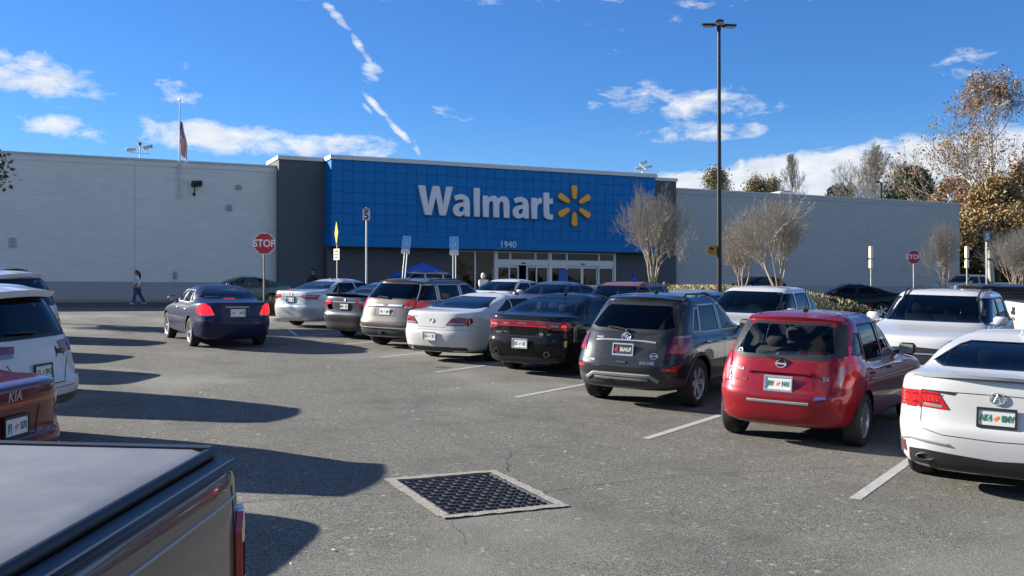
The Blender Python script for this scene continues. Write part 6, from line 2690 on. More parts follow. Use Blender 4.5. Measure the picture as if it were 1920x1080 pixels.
def big_tree(name, label, a, u, height, trunk_r, seed, bark, leaves=None, per=4, lsize=.16, spread=.3, maxd=6, ang=.5, first=.3, lean=0, shrink=.74, keep=1.0, kids=(2, 3), up=.1, width=None, zb=None, leaf_z=None):
    r = random.Random(seed)
    base = on(a, u) if zb is None else Vector((a, u, zb))
    root = thing(name, label, 'tree', base)
    segs, tips = [], []
    p = base.copy()
    d = Vector((lean, 0, 1)).normalized()
    # leader with side limbs
    n = 11
    rr = trunk_r
    for i in range(n):
        d2 = (d + Vector((r.gauss(0, .04), r.gauss(0, .04), 0))).normalized()
        q = p + d2 * height * .9 / n
        r1 = trunk_r * (1 - (i + 1) / n) ** .8 + .02
        segs.append((p, q, rr, r1, 0))
        rr = r1
        p = q
        f = (i + 1) / n
        if f > first:
            for _ in range(2 if f < .9 else 3):
                t = r.uniform(0, 2 * PI)
                el = r.uniform(.35, .8) if f < .7 else r.uniform(.8, 1.3)
                dd = Vector((math.cos(t) * math.cos(el), math.sin(t) * math.cos(el), math.sin(el)))
                grow(r, p, dd, height * .20 * (1.25 - f) * r.uniform(.8, 1.2), max(.025, rr * .6), 1, maxd, segs, tips, ang=ang, shrink=shrink, up=up, kids=kids, wig=.1, taper=.7, minr=.012)
    if width:
        P = np.array([list(s[1]) for s in segs])
        wx = np.percentile(np.hypot(P[:, 0] - a, P[:, 1] - u), 97)
        s_ = (width / 2) / wx

        def T(v):
            return Vector((a + (v.x - a) * s_, u + (v.y - u) * s_, v.z))
        segs = [(T(s[0]), T(s[1]), s[2], s[3], s[4]) for s in segs]
        tips = [(T(t[0]), t[1]) for t in tips]
    tree_mesh(segs, base, 0, 2, 7).build('trunk', bark, root, smooth=180)
    o = tree_mesh(segs, base, 3, 9, 3).build('branches', M_TWIG if bark is M_SYC else bark, root)
    o['kind'] = 'stuff'
    if leaves:
        tp = [t for t in tips if r.random() < keep]
        if leaf_z:
            tp2 = []
            for t in tp:
                h = (t[0].z - base.z) / height
                if r.random() < np.interp(h, leaf_z[0], leaf_z[1]):
                    tp2.append(t)
            tp = tp2
        leaf_cloud(tp, base, r, per, lsize, spread, None, root, leaves, name='leaves')
    return root


def cam_pt(px, d):
    """lot coordinates of a bearing and a depth along the view"""
    x = (px - 960) / 1900.0 * d
    return x * .907 + d * .422, -x * .422 + d * .907


a, u = cam_pt(1858, 88)
big_tree('sycamore_tree', 'tall pale-barked tree with rusty leaves beyond the right end of the store', a, u, 18.5, .30, 31, M_SYC, L_RUST, per=4, lsize=.12, spread=.26, maxd=6, first=.25, width=13.0, leaf_z=((0, .48, .62, 1), (1, .9, .32, .16)))
a, u = cam_pt(1872, 81)
big_tree('rusty_tree', 'olive-rust leafed tree in front of the pale-barked trunk', a, u, 9.0, .2, 35, M_BROWNB, [L_RUST[1], L_RUST[3], L_OLIVE[0], L_RUST[0]], per=10, lsize=.13, spread=.38, maxd=5, first=.2, width=8)
a, u = cam_pt(1795, 96)
big_tree('rusty_tree', 'broad rusty-leaved tree crowding the store corner', a, u, 10.5, .25, 32, M_BROWNB, L_RUST, per=12, lsize=.14, spread=.4, maxd=5, first=.2, width=8)
a, u = cam_pt(1930, 92)
big_tree('rusty_tree', 'rusty-leaved tree cut by the right edge', a, u, 11.5, .25, 33, M_BROWNB, L_RUST, per=12, lsize=.14, spread=.4, maxd=5, first=.2, width=8)
a, u = cam_pt(1640, 125)
big_tree('bare_oak', 'rounded bare tree standing above the right wall', a, u, 17.5, .35, 34, M_TWIG, None, maxd=7, first=.3, width=9.5)
for k, (px, d, h, w_, lab) in enumerate(((1712, 118, 14.2, 9, 'dark evergreen tree above the right wall'), (1570, 130, 13.2, 5, 'small dark evergreen showing over the right wall'), (1815, 100, 6.5, 8, 'dark evergreen tree below the rusty leaves at the store corner'), (1885, 97, 7, 8, 'dark evergreen tree behind the far right sign posts'), (1960, 99, 8, 9, 'dark evergreen tree cut by the right edge'))):
    a, u = cam_pt(px, d)
    big_tree('evergreen_tree', lab, a, u, h, .3, 40 + k, M_BROWNB, L_GREEN, per=16, lsize=.20, spread=.5, maxd=5, first=.12, width=w_)
for k, (px, d, h, w_, lab) in enumerate(((1345, 135, 16.2, 6, 'thin olive tree top showing left of centre above the right wall'), (1415, 140, 15.6, 6, 'thin olive tree top right of the lamp post'), (1448, 150, 16.4, 5, 'low olive tree top beside the rooftop unit'), (1485, 132, 18.0, 5.5, 'tall sparse bare tree above the widest bare tree'), (1600, 150, 16.2, 8, 'hazy bare tree between the evergreens'), (1690, 140, 18, 9, 'sparse bare tree beside the far lamp'))):
    a, u = cam_pt(px, d)
    big_tree('thin_tree', lab, a, u, h, .22, 60 + k, M_TWIG, (L_OLIVE if k < 3 else None), per=3, lsize=.13, spread=.5, maxd=6, first=.4, width=w_, keep=.6)
a, u = cam_pt(1905, 62)
myrtle('bare shrub at the right edge behind the parked cars', a, u, zg(u), 4.8, 4.2, 29, trunks=7)
# leafy tree outside the left edge whose branch tips reach in
big_tree('leafy_tree', 'leafy tree whose branch tips enter at the upper left edge', -2.5, 36.6, 5.7, .16, 51, M_BROWNB, L_GREEN + [L_OLIVE[1]], per=14, lsize=.085, spread=.22, maxd=5, first=.4, width=3.3)

# clipped hedge
M_HEDGE = [leafm('hedge_a', (.06, .06, .022)), leafm('hedge_b', (.085, .075, .03)), leafm('hedge_c', (.04, .045, .018))]


def hedge(label, a, u, w, d, h, seed):
    r = random.Random(seed)
    base = on(a, u)
    root = thing('hedge', label, 'hedge', base)
    tips = []
    for _ in range(620):
        x, y, z = r.uniform(-1, 1), r.uniform(-1, 1), r.uniform(0, 1)
        k = (abs(x) ** 4 + abs(y) ** 4 + max(0, z * 2 - 1) ** 4) ** .25
        if k > 1:
            continue
        tips.append((base + Vector((x * w / 2, y * d / 2, .1 + z * (h - .1))), Vector((0, 0, 1))))
    leaf_cloud(tips, base, r, 14, .04, .07, None, root, M_HEDGE, name='foliage')
    mb = MB()
    for k in range(9):
        x, y = r.uniform(-.35, .35) * w, r.uniform(-.35, .35) * d
        mb.tube([(x * .6, y * .6, 0), (x, y, h * .7)], [.02, .01], 5)
    mb.build('stems', M_BROWNB, root)
    return root


a, u = cam_pt(1594, 26.5)
hedge('clipped olive hedge between the two white SUVs', a, u, .95, .95, 1.0, 5)

# ================================================================== lamp post
M_POLE = mat('bronze_pole', (.018, .017, .018), .45, .3)
M_LED = mat('lamp_lens_off', (.55, .55, .52), .3)


def lamp_post():
    b = berm_on(23.1, 31.2)
    b.z = on(23.1, 31.2).z
    h = 12.4 - b.z
    root = thing('lamp_post', 'tall black lamp post with three flat lamp heads', 'lamp post', b)
    mb = MB()
    mb.tube([(0, 0, 0), (0, 0, h)], [.098, .062], 10)
    mb.build('pole', M_POLE, root, smooth=60)
    mb = MB()
    mb.tube([(0, 0, 0), (0, 0, .95)], [.3, .3], 16)
    mb.build('pedestal', M_CONC, root, smooth=50)
    mb = MB()
    mb.cbox((0, 0, 1.0), (.3, .3, .06), None, .01)
    mb.build('base_cover', M_POLE, root)
    mb = MB()
    mb.lathe([(0, .12), (.07, .1), (.08, 0), (.08, -.3)], 10, 'Z', (0, 0, h + .0))
    mb.build('pole_cap', M_POLE, root)
    for k, ang in enumerate((155, 235, -12)):
        t = rad(ang)
        d = Vector((math.cos(t), math.sin(t), 0))
        s = Vector((-d.y, d.x, 0))
        Mx = Matrix((d, s, Vector((0, 0, 1)))).transposed()
        mb = MB()
        mb.tube([(0, 0, h - .14), d * .2 + Vector((0, 0, h - .12))], .03, 6)
        mb.cbox(d * .42 + Vector((0, 0, h - .12)), (.50, .32, .085), Mx, .03)
        hd = mb.build('lamp_head', M_POLE, root)
        mb = MB()
        mb.cbox(d * .44 + Vector((0, 0, h - .167)), (.40, .26, .012), Mx)
        mb.build('lens', M_LED, hd)
    # round yellow camera notice bracketed to the pole
    zc = 3.82 - b.z
    Ms = facing((-.42, -.9, 0))
    mb = MB()
    v = []
    n = 24
    xd = Ms @ Vector((1, 0, 0))
    c0 = Vector((0, 0, zc)) - xd * .29
    for y_ in (-.012, .012):
        for k in range(n):
            t = 2 * PI * k / n
            q = c0 + Ms @ Vector((.19 * math.cos(t), .19 * math.sin(t), y_))
            v.append(q)
    mb.add(v, [tuple(range(n - 1, -1, -1)), tuple(range(n, 2 * n))] + [(k, (k + 1) % n, n + (k + 1) % n, n + k) for k in range(n)])
    mb.cbox(c0 + xd * .17, (.16, .02, .36), Matrix((xd, Ms @ Vector((0, 0, 1)), Vector((0, 0, 1)))).transposed())
    sg = mb.build('notice_plate', mat('notice_yellow', (.42, .24, .02), .5), root)
    mb = MB()
    mb.cbox(c0 + Ms @ Vector((0, .06, .02)), (.16, .01, .09), Matrix((xd, Ms @ Vector((0, 0, 1)), Vector((0, 0, 1)))).transposed() @ Matrix.Rotation(.3, 3, 'Y'))
    mb.build('camera_symbol', M_BLACK, sg)
    for s_, y_ in (('24 HOUR', -.06), ('VIDEO', -.105)):
        Mx = Ms.to_4x4()
        Mx.translation = c0 + Ms @ Vector((0, y_, .016))
        o = obj('lettering', text_mesh(s_, .05, .001), M_BLACK, sg)
        o.matrix_local = Mx
    for dz in (.1, -.1):
        mb = MB()
        mb.tube([Vector((0, 0, zc + dz)) - xd * .3, Vector((0, 0, zc + dz)) + xd * .22], .01, 5)
        mb.build('bracket', M_ALU, root)


lamp_post()
a, u = cam_pt(1653, 105)
root = thing('lamp_post', 'small far lamp post showing above the right wall', 'lamp post', (a, u, 1.8))
mb = MB()
hz = 2.1 + 213 / 1900 * 105 - 1.8
mb.tube([(0, 0, 0), (0, 0, hz)], .11, 8)
mb.build('pole', M_POLE, root)
mb = MB()
mb.cbox((-.45, .2, hz + .05), (.8, .35, .14), None, .03)
mb.build('lamp_head', M_POLE, root)

# ================================================================== signs
M_POST = mat('galvanised_post', (.42, .43, .42), .5, .5, var=.15, vscale=5)
M_POSTB = mat('brown_post', (.22, .19, .17), .7)
M_STOP = mat('stop_red', (.40, .018, .025), .5)
M_SIGNW = mat('sign_white', (.72, .73, .72), .5)
M_SIGNY = mat('sign_yellow', (.80, .52, .02), .45)
M_SIGNB = mat('sign_blue', (.03, .25, .62), .4)
M_SIGNK = mat('sign_black', (.012, .012, .012), .5)
M_CREAM = mat('sign_cream', (.72, .64, .42), .5)


def plate_poly(mb, poly, t):
    n = len(poly)
    mb.add([(x, y, 0) for x, y in poly] + [(x, y, -t) for x, y in poly], [tuple(range(n)), tuple(range(2 * n - 1, n - 1, -1))] + [(i, n + i, n + (i + 1) % n, (i + 1) % n) for i in range(n)])


def post(root, h, dx=0.0, m=None, r=.028, lean=(0, 0)):
    mb = MB()
    mb.tube([(dx, .0, -.05), (dx + lean[0] * h, lean[1] * h, h)], r, 6)
    return mb.build('post', m or M_POST, root)


def face_m(root, normal, z, off=.035):
    """matrix for a sign face on a post"""
    n = Vector(normal).normalized()
    Mx = facing(n).to_4x4()
    Mx.translation = n * off + Vector((0, 0, z))
    return Mx


def octa(r):
    return [(r / math.cos(PI / 8) * math.cos(PI / 8 + k * PI / 4), r / math.cos(PI / 8) * math.sin(PI / 8 + k * PI / 4)) for k in range(8)]


def rrect(w, h, r=.03, n=3):
    return [(x, y) for x, y in rounded(-w / 2, w / 2, -h / 2, h / 2, r, n)]


def panel(root, name, poly, m, Mx, lift=0.0, t=.004):
    mb = MB()
    plate_poly(mb, poly, t)
    o = mb.build(name, m, root)
    o.matrix_local = Mx @ Matrix.Translation((0, 0, lift))
    return o


def sign_text(root, s, size, Mx, x, y, m, lift, bold=.0, sx=1.0):
    o = obj('lettering', text_mesh(s, size, .001, bold), m, root)
    o.matrix_local = Mx @ Matrix.Translation((x, y, lift)) @ Matrix.Diagonal((sx, 1, 1, 1))
    return o


def stop_sign(label, base, h, normal, pm, s=.375):
    root = thing('stop_sign', label, 'sign', base)
    post(root, h + s, m=pm, r=.034)
    Mx = face_m(root, normal, h)
    pl = panel(root, 'sign_plate', octa(s), M_SIGNW, Mx)
    panel(root, 'sign_face', octa(s - .022), M_STOP, Mx, .004, .003)
    sign_text(root, 'STOP', .36, Mx, 0, .0, M_SIGNW, .006, .008, .88)
    return root


TO_CAM = (-.42, -.9, 0)
a, u = cam_pt(495, 35.6)
stop_sign('red stop sign on a brown post beside the mulched island', on(a, u), 3.94 - zg(u), (-.05, -1, 0), M_POSTB)
a, u = cam_pt(1713, 56)
stop_sign('far stop sign in front of the small bare tree on the right', on(a, u), 4.25 - zg(u), (-.5, -.86, 0), M_POST)

# pedestrian diamond seen almost edge-on
a, u = cam_pt(632, 45)
root = thing('warning_sign', 'yellow pedestrian diamond seen almost edge-on with a plaque below', 'sign', on(a, u))
hz = 4.9 - zg(u)
post(root, hz)
nrm = Vector((-.97, .12, 0))
Mx = face_m(root, nrm, hz)
dm = .53
panel(root, 'sign_plate', [(0, -dm), (dm, 0), (0, dm), (-dm, 0)], M_SIGNK, Mx)
panel(root, 'sign_face', [(0, -dm + .02), (dm - .02, 0), (0, dm - .02), (-dm + .02, 0)], M_SIGNY, Mx, .004, .003)
for poly in ([(-.03, .16), (.05, .16), (.05, .24), (-.03, .24)], [(-.05, .14), (.06, .14), (.05, -.05), (-.04, -.05)], [(-.04, -.05), (.01, -.05), (-.08, -.28), (-.13, -.28)], [(.0, -.05), (.05, -.05), (.13, -.28), (.08, -.28)], [(-.15, .0), (-.05, .13), (-.05, .09), (-.12, -.02)]):
    panel(root, 'walker_symbol', poly, M_SIGNK, Mx, .007, .002)
Mx2 = face_m(root, (-.93, -.3, 0), hz - .95)
panel(root, 'plaque', rrect(.46, .5), M_CREAM, Mx2)
for k, y in enumerate((.13, 0, -.13)):
    panel(root, 'plaque_line', rrect(.32, .05, .01), M_SIGNK, Mx2 @ Matrix.Translation((0, y, 0)), .003, .002)

# speed sign
a, u = cam_pt(687, 38)
root = thing('speed_sign', 'small white speed sign with a 5 on a tall post', 'sign', on(a, u))
hz = 5.16 - zg(u)
post(root, hz + .26, r=.035)
Mx = face_m(root, TO_CAM, hz, .045)
panel(root, 'sign_plate', rrect(.31, .47), M_SIGNK, Mx)
panel(root, 'sign_face', rrect(.285, .445), mat('sign_pale_grey', (.55, .58, .62), .5), Mx, .004, .003)
sign_text(root, '5', .40, Mx, 0, -.055, M_SIGNK, .007, .008)
sign_text(root, 'SPEED', .095, Mx, 0, .175, M_SIGNK, .007, .002, .85)
sign_text(root, 'LIMIT', .075, Mx, 0, .115, M_SIGNK, .007, .001, .85)


def parking_sign(label, px, d, z, lean, seed):
    a, u = cam_pt(px, d)
    root = thing('parking_sign', label, 'sign', on(a, u))
    h = z - zg(u)
    for dx in (-.05, .05):
        post(root, h + .2, dx, r=.02, lean=lean)
    c0 = Vector((lean[0] * h, lean[1] * h, h))
    Mx = facing((-.60, -.8, .02)).to_4x4()
    tilt = Matrix.Rotation(-lean[0] * 1.1, 4, 'Z')
    Mx = Mx @ tilt
    Mx.translation = c0 + Vector((-.03, -.04, 0))
    panel(root, 'sign_plate', rrect(.31, .47), mat('sign_pale_blue', (.45, .62, .78), .3), Mx)
    panel(root, 'sign_face', rrect(.275, .435), mat('sign_sky_blue', (.10, .36, .70), .25, 0, .3), Mx, .004, .003)
    # wheelchair symbol
    mb = MB()
    mb.tube([(.055 * math.cos(t) - .01, .055 * math.sin(t) - .05, .008) for t in np.linspace(-PI * 1.1, .3, 12)], .009, 4)
    mb.tube([(-.02, .09, .008), (-.015, -.0, .008), (.05, -.0, .008), (.075, -.08, .008)], .011, 4)
    mb.lathe([(0, .010), (.02, .010)], 8, 'Z', (-.022, .125, 0))
    o = mb.build('wheelchair_symbol', M_SIGNW, root)
    o.matrix_local = Mx
    Mx2 = Mx @ Matrix.Translation((0, -.325, 0))
    panel(root, 'plaque', rrect(.32, .16, .02), M_SIGNW, Mx2)
    sign_text(root, '$250 FINE', .05, Mx2, 0, .02, mat('plaque_ink', (.25, .22, .2), .6), .005)
    return root


parking_sign('leaning blue disabled-parking sign above the bronze SUV', 750, 36, 2.1 + 94 / 1900 * 36 + .12, (.10, .02), 1)
parking_sign('upright blue disabled-parking sign left of the entrance glass', 852, 35, 2.1 + 93 / 1900 * 35 + .10, (.0, .0), 2)
for px, lab in ((1633, 'narrow cream sign seen edge-on before the right wall'), (1813, 'narrow cream sign seen edge-on at the store corner')):
    d = 45
    a, u = cam_pt(px, d)
    root = thing('parking_sign', lab, 'sign', on(a, u))
    h = 2.1 + 73 / 1900 * d - zg(u)
    post(root, h + .45, r=.03)
    for sg in (1, -1):
        vv = -Vector((a, u, 0)).normalized()
        n = (Vector((-vv.y, vv.x, 0)) * .97 * sg + vv * .26).normalized()
        for k, (zz, hh) in enumerate(((h + .22, .52), (h - .30, .36))):
            Mx = facing(n).to_4x4()
            Mx.translation = n * .05 + Vector((0, 0, zz))
            panel(root, 'sign_plate', rrect(.34, hh), M_CREAM, Mx)
a, u = cam_pt(1850, 40)
root = thing('speed_sign', 'grey sign on the tallest post at the far right', 'sign', on(a, u))
h = 2.1 + 112 / 1900 * 40 - zg(u)
post(root, h + .2, r=.045)
Mx = face_m(root, TO_CAM, h, .06)
panel(root, 'sign_plate', rrect(.30, .44), M_SIGNK, Mx)
panel(root, 'sign_face', rrect(.28, .42), mat('sign_slate', (.18, .20, .24), .5), Mx, .004, .003)
sign_text(root, '5', .34, Mx, 0, -.03, M_SIGNW, .007, .006)

# ================================================================== things on the store
# flag pole bracketed to the wall, flag at half mast, hanging limp
root = thing('flagpole', 'white wall-mounted flagpole rising above the left wall', 'flagpole', (6.6, WALL_U - .16, 7.25))
mb = MB()
mb.tube([(0, 0, 0), (0, 0, 5.1)], [.05, .03], 8)
mb.build('pole', mat('pole_white', (.55, .54, .52), .5), root, smooth=60)
for z in (.12, 1.0):
    mb = MB()
    mb.cbox((0, .07, z), (.16, .14, .12), None, .02)
    mb.build('bracket', M_ALU, root)
mb = MB()
mb.lathe([(0, .07), (.05, .04), (.06, 0), (.05, -.04), (0, -.06)], 10, 'Z', (0, 0, 5.16))
mb.build('finial', mat('finial_grey', (.5, .5, .48), .4, .5), root)
flag = thing('flag', 'striped flag hanging limp at half mast above the left wall', 'flag', (6.6, WALL_U - .16, 9.3))
stripes = [mat('flag_red', (.60, .035, .05), .8), mat('flag_white', (.80, .79, .77), .8), mat('flag_blue', (.03, .06, .22), .8)]
nS = 8


def cloth(f, g):
    """limp flag: f across the gathered cloth, g down the hoist"""
    width = .10 + .30 * g ** .7
    return (.04 + width * f * (1 - .12 * math.sin(g * 9)), .07 * math.sin(f * 8 + g * 5) * (.35 + g), 2.0 - 1.75 * g - .30 * f * (.3 + g))


for s_ in range(nS):
    for (g0, g1, nm, m_) in ((0, .45, 'canton' if s_ < 4 else 'stripe', stripes[2] if s_ < 4 else stripes[s_ % 2]), (.45, 1, 'stripe', stripes[s_ % 2])):
        mb = MB()
        n = 8
        for i in range(n + 1):
            g = g0 + (g1 - g0) * i / n
            for e in (0, 1):
                # stripes fall on a slant across the folds
                mb.v.append(cloth(min(1, max(0, (s_ + e) / nS)), g))
        for i in range(n):
            q = i * 2
            mb.f.append((q, q + 1, q + 3, q + 2))
        mb.build(nm, m_, flag, smooth=180)


def cctv(label, a, u, z, h, heads):
    root = thing('security_camera', label, 'security camera', (a, u, z))
    mb = MB()
    mb.tube([(0, 0, 0), (0, 0, h)], .035, 6)
    mb.tube([(-.5, 0, h * .45), (.5, 0, h * .45)], .025, 6)
    mb.build('mast', M_ALU, root)
    for (x, zz, ang, tilt) in heads:
        Mr = Matrix.Rotation(ang, 3, 'Z') @ Matrix.Rotation(tilt, 3, 'Y')
        mb = MB()
        mb.cbox((x, 0, zz), (.46, .16, .15), Mr, .03)
        mb.cbox(Vector((x, 0, zz + .085)), (.54, .2, .02), Mr)
        mb.tube([(x, 0, zz - .05), (x * .85, 0, h * .45)], .02, 5)
        o = mb.build('camera_housing', mat('camera_white', (.6, .6, .58), .45), root)
        mb = MB()
        mb.cbox(Vector((x, 0, zz)) + Mr @ Vector((-.235, 0, 0)), (.01, .11, .11), Mr)
        mb.build('lens', M_BLACK, o)


cctv('security camera cluster on the roof edge left of the flag', 4.66, WALL_U + .15, 9.2, .7, ((-.42, .45, .3, -.15), (.38, .62, 2.6, .25), (0, .74, 1.4, .1)))
cctv('security camera cluster on the roof of the blue block', 34.1, BLUE_U + .3, 9.73, .5, ((-.25, .3, .3, -.15), (.45, .42, 2.6, .3), (.1, .68, 2.5, .25)))
cctv('security camera cluster on the far right roof corner', 62.6, WALL_U + .15, 9.2, .5, ((-.3, .25, .3, -.1), (.25, .62, 2.6, .35), (.4, .3, 2.2, .3)))

root = thing('floodlight', 'black floodlight on a bracket below the flag', 'floodlight', (7.45, WALL_U, 7.9))
mb = MB()
mb.cbox((0, -.3, .12), (.55, .36, .22), Matrix.Rotation(-.35, 3, 'X') @ Matrix.Rotation(-.1, 3, 'Y'), .03)
mb.build('housing', M_BLACK, root)
mb = MB()
mb.tube([(-.1, 0, -.4), (-.1, -.2, -.35), (-.1, -.28, 0)], .03, 6)
mb.cbox((-.1, -.02, -.42), (.14, .04, .18))
mb.build('bracket', M_BLACK, root)
for nm, lab, a, z, w_, h_, m in (('wall_box', 'small beige junction box high on the left wall', 9.65, 7.97, .30, .22, mat('box_beige', (.36, .325, .27), .7)), ('wall_vent', 'small square vent on the left wall below the junction box', 9.15, 6.85, .26, .30, mat('vent_grey', (.30, .31, .32), .6)), ('utility_box', 'narrow grey utility box low on the left wall', 6.4, 3.2, .14, .40, mat('box_grey', (.30, .31, .32), .6))):
    root = thing(nm, lab, 'box', (a, WALL_U, z))
    mb = MB()
    mb.cbox((0, -.06, 0), (w_, .12, h_), None, .012)
    mb.build('case', m, root)
    mb = MB()
    mb.cbox((0, -.123, 0), (w_ * .75, .008, h_ * .75), None, .003)
    mb.build('cover', m, root)
root = thing('wall_notice', 'small pale notice with lines of text at the left end of the wall', 'sign', (-1.26, WALL_U, 4.73))
Mx = face_m(root, (0, -1, 0), 0, .02)
panel(root, 'sign_plate', rrect(.36, .50, .02), mat('notice_pale', (.42, .42, .42), .6), Mx)
for k, (s_, sz) in enumerate((('NO', .09), ('PARKING', .06), ('FIRE', .08), ('LANE', .08))):
    sign_text(root, s_, sz, Mx, 0, .17 - k * .11, mat('notice_red', (.30, .10, .10), .6), .003)
# rooftop units
for lab, px, d, z0, z1, w_ in (('white rooftop unit above the right wall', 1465, 76, 8.5, 9.86, 1.5), ('low white rooftop unit further right', 1600, 80, 8.5, 9.78, 1.9)):
    a, u = cam_pt(px, d)
    root = thing('rooftop_unit', lab, 'rooftop unit', (a, u, z0))
    mb = MB()
    mb.cbox((0, 0, (z1 - z0) / 2), (w_, 1.6, z1 - z0), None, .04)
    mb.build('casing', mat('unit_cream', (.55, .52, .45), .6), root)
    mb = MB()
    mb.cbox((w_ * .1, 0, z1 - z0 + .05), (w_ * .5, 1.0, .1), None, .02)
    mb.build('fan_cowl', mat('unit_dark', (.2, .2, .2), .6), root)
# bollards at the doors
for k, a in enumerate((25.6, 28.4, 30.9, 33.6)):
    root = thing('bollard', ('leftmost of the four grey bollards before the entrance', 'second from left of the four grey bollards before the entrance', 'third from left of the four grey bollards before the entrance', 'rightmost of the four grey bollards before the entrance')[k], 'bollard', (a, 53.2, 1.76), group='bollards at the entrance')
    mb = MB()
    mb.lathe([(0, 1.05), (.06, 1.03), (.085, .97), (.085, 0)], 12, 'Z')
    mb.build('post', mat('bollard_grey', (.22, .23, .24), .5), root, smooth=60)
    mb = MB()
    mb.lathe([(.088, .86), (.088, .94)], 12, 'Z')
    mb.build('band', M_ALU, root)

# ------------------------------------------------------------------ blue canopy tent
a, u = cam_pt(792, 50.5)
tent = thing('canopy_tent', 'blue pop-up canopy with clear plastic sides beside the entrance wall', 'tent', on(a, u), rad(8))
M_TENT = mat('tent_blue', (.012, .09, .48), .6)
g = glass('clear_plastic', (.78, .80, .82), .25)
hw, ez, pz = 1.18, 1.50, 2.15
mb = MB()
C = [(-hw, -hw), (hw, -hw), (hw, hw), (-hw, hw)]
for i in range(4):
    p, q = C[i], C[(i + 1) % 4]
    mb.add([(p[0], p[1], ez), (q[0], q[1], ez), (0, 0, pz)], [(0, 1, 2)])
    mb.quad((p[0], p[1], ez), (p[0], p[1], ez - .14), (q[0], q[1], ez - .14), (q[0], q[1], ez))
mb.build('canopy', M_TENT, tent)
for p in C:
    mb = MB()
    mb.tube([(p[0] * .97, p[1] * .97, 0), (p[0] * .97, p[1] * .97, ez)], .022, 6)
    mb.build('leg', M_ALU, tent)
mb = MB()
n = 8
for i in range(n):
    x0, x1 = -hw - .45 + (hw + .5) * i / n, -hw - .45 + (hw + .5) * (i + 1) / n
    mb.quad((x0, -hw - .05 - .05 * math.sin(i), .1), (x1, -hw - .05 - .05 * math.sin(i + 1), .1), (x1, -hw * .8 + .03 * math.sin(i + 1), ez + .42 - abs(x1 + .8) * .30), (x0, -hw * .8 + .03 * math.sin(i), ez + .42 - abs(x0 + .8) * .30))
mb.build('plastic_sheet', g, tent)
mb = MB()
mb.quad((.05, -hw - .02, .1), (hw, -hw - .02, .1), (hw, -hw - .02, ez - .15), (.05, -hw - .02, ez - .15))
mb.build('plastic_sheet', g, tent)

# ================================================================== people
M_SKIN = mat('skin', (.30, .17, .11), .6)
M_HAIR = mat('dark_hair', (.018, .013, .01), .6)


def skin_mesh(name, V, E, R, m, parent, sub=2):
    me = bpy.data.meshes.new(name)
    me.from_pydata([tuple(v) for v in V], E, [])
    o = bpy.data.objects.new(name, me)
    COL.objects.link(o)
    md = o.modifiers.new('skin', 'SKIN')
    md.use_smooth_shade = True
    for i, r in enumerate(R):
        me.skin_vertices[0].data[i].radius = (r, r) if not isinstance(r, tuple) else r
    me.skin_vertices[0].data[0].use_root = True
    s = o.modifiers.new('sub', 'SUBSURF')
    s.levels = s.render_levels = sub
    dg = bpy.context.evaluated_depsgraph_get()
    nm = bpy.data.meshes.new_from_object(o.evaluated_get(dg))
    bpy.data.objects.remove(o)
    nm.polygons.foreach_set('use_smooth', [True] * len(nm.polygons))
    return obj(name, nm, m, parent)


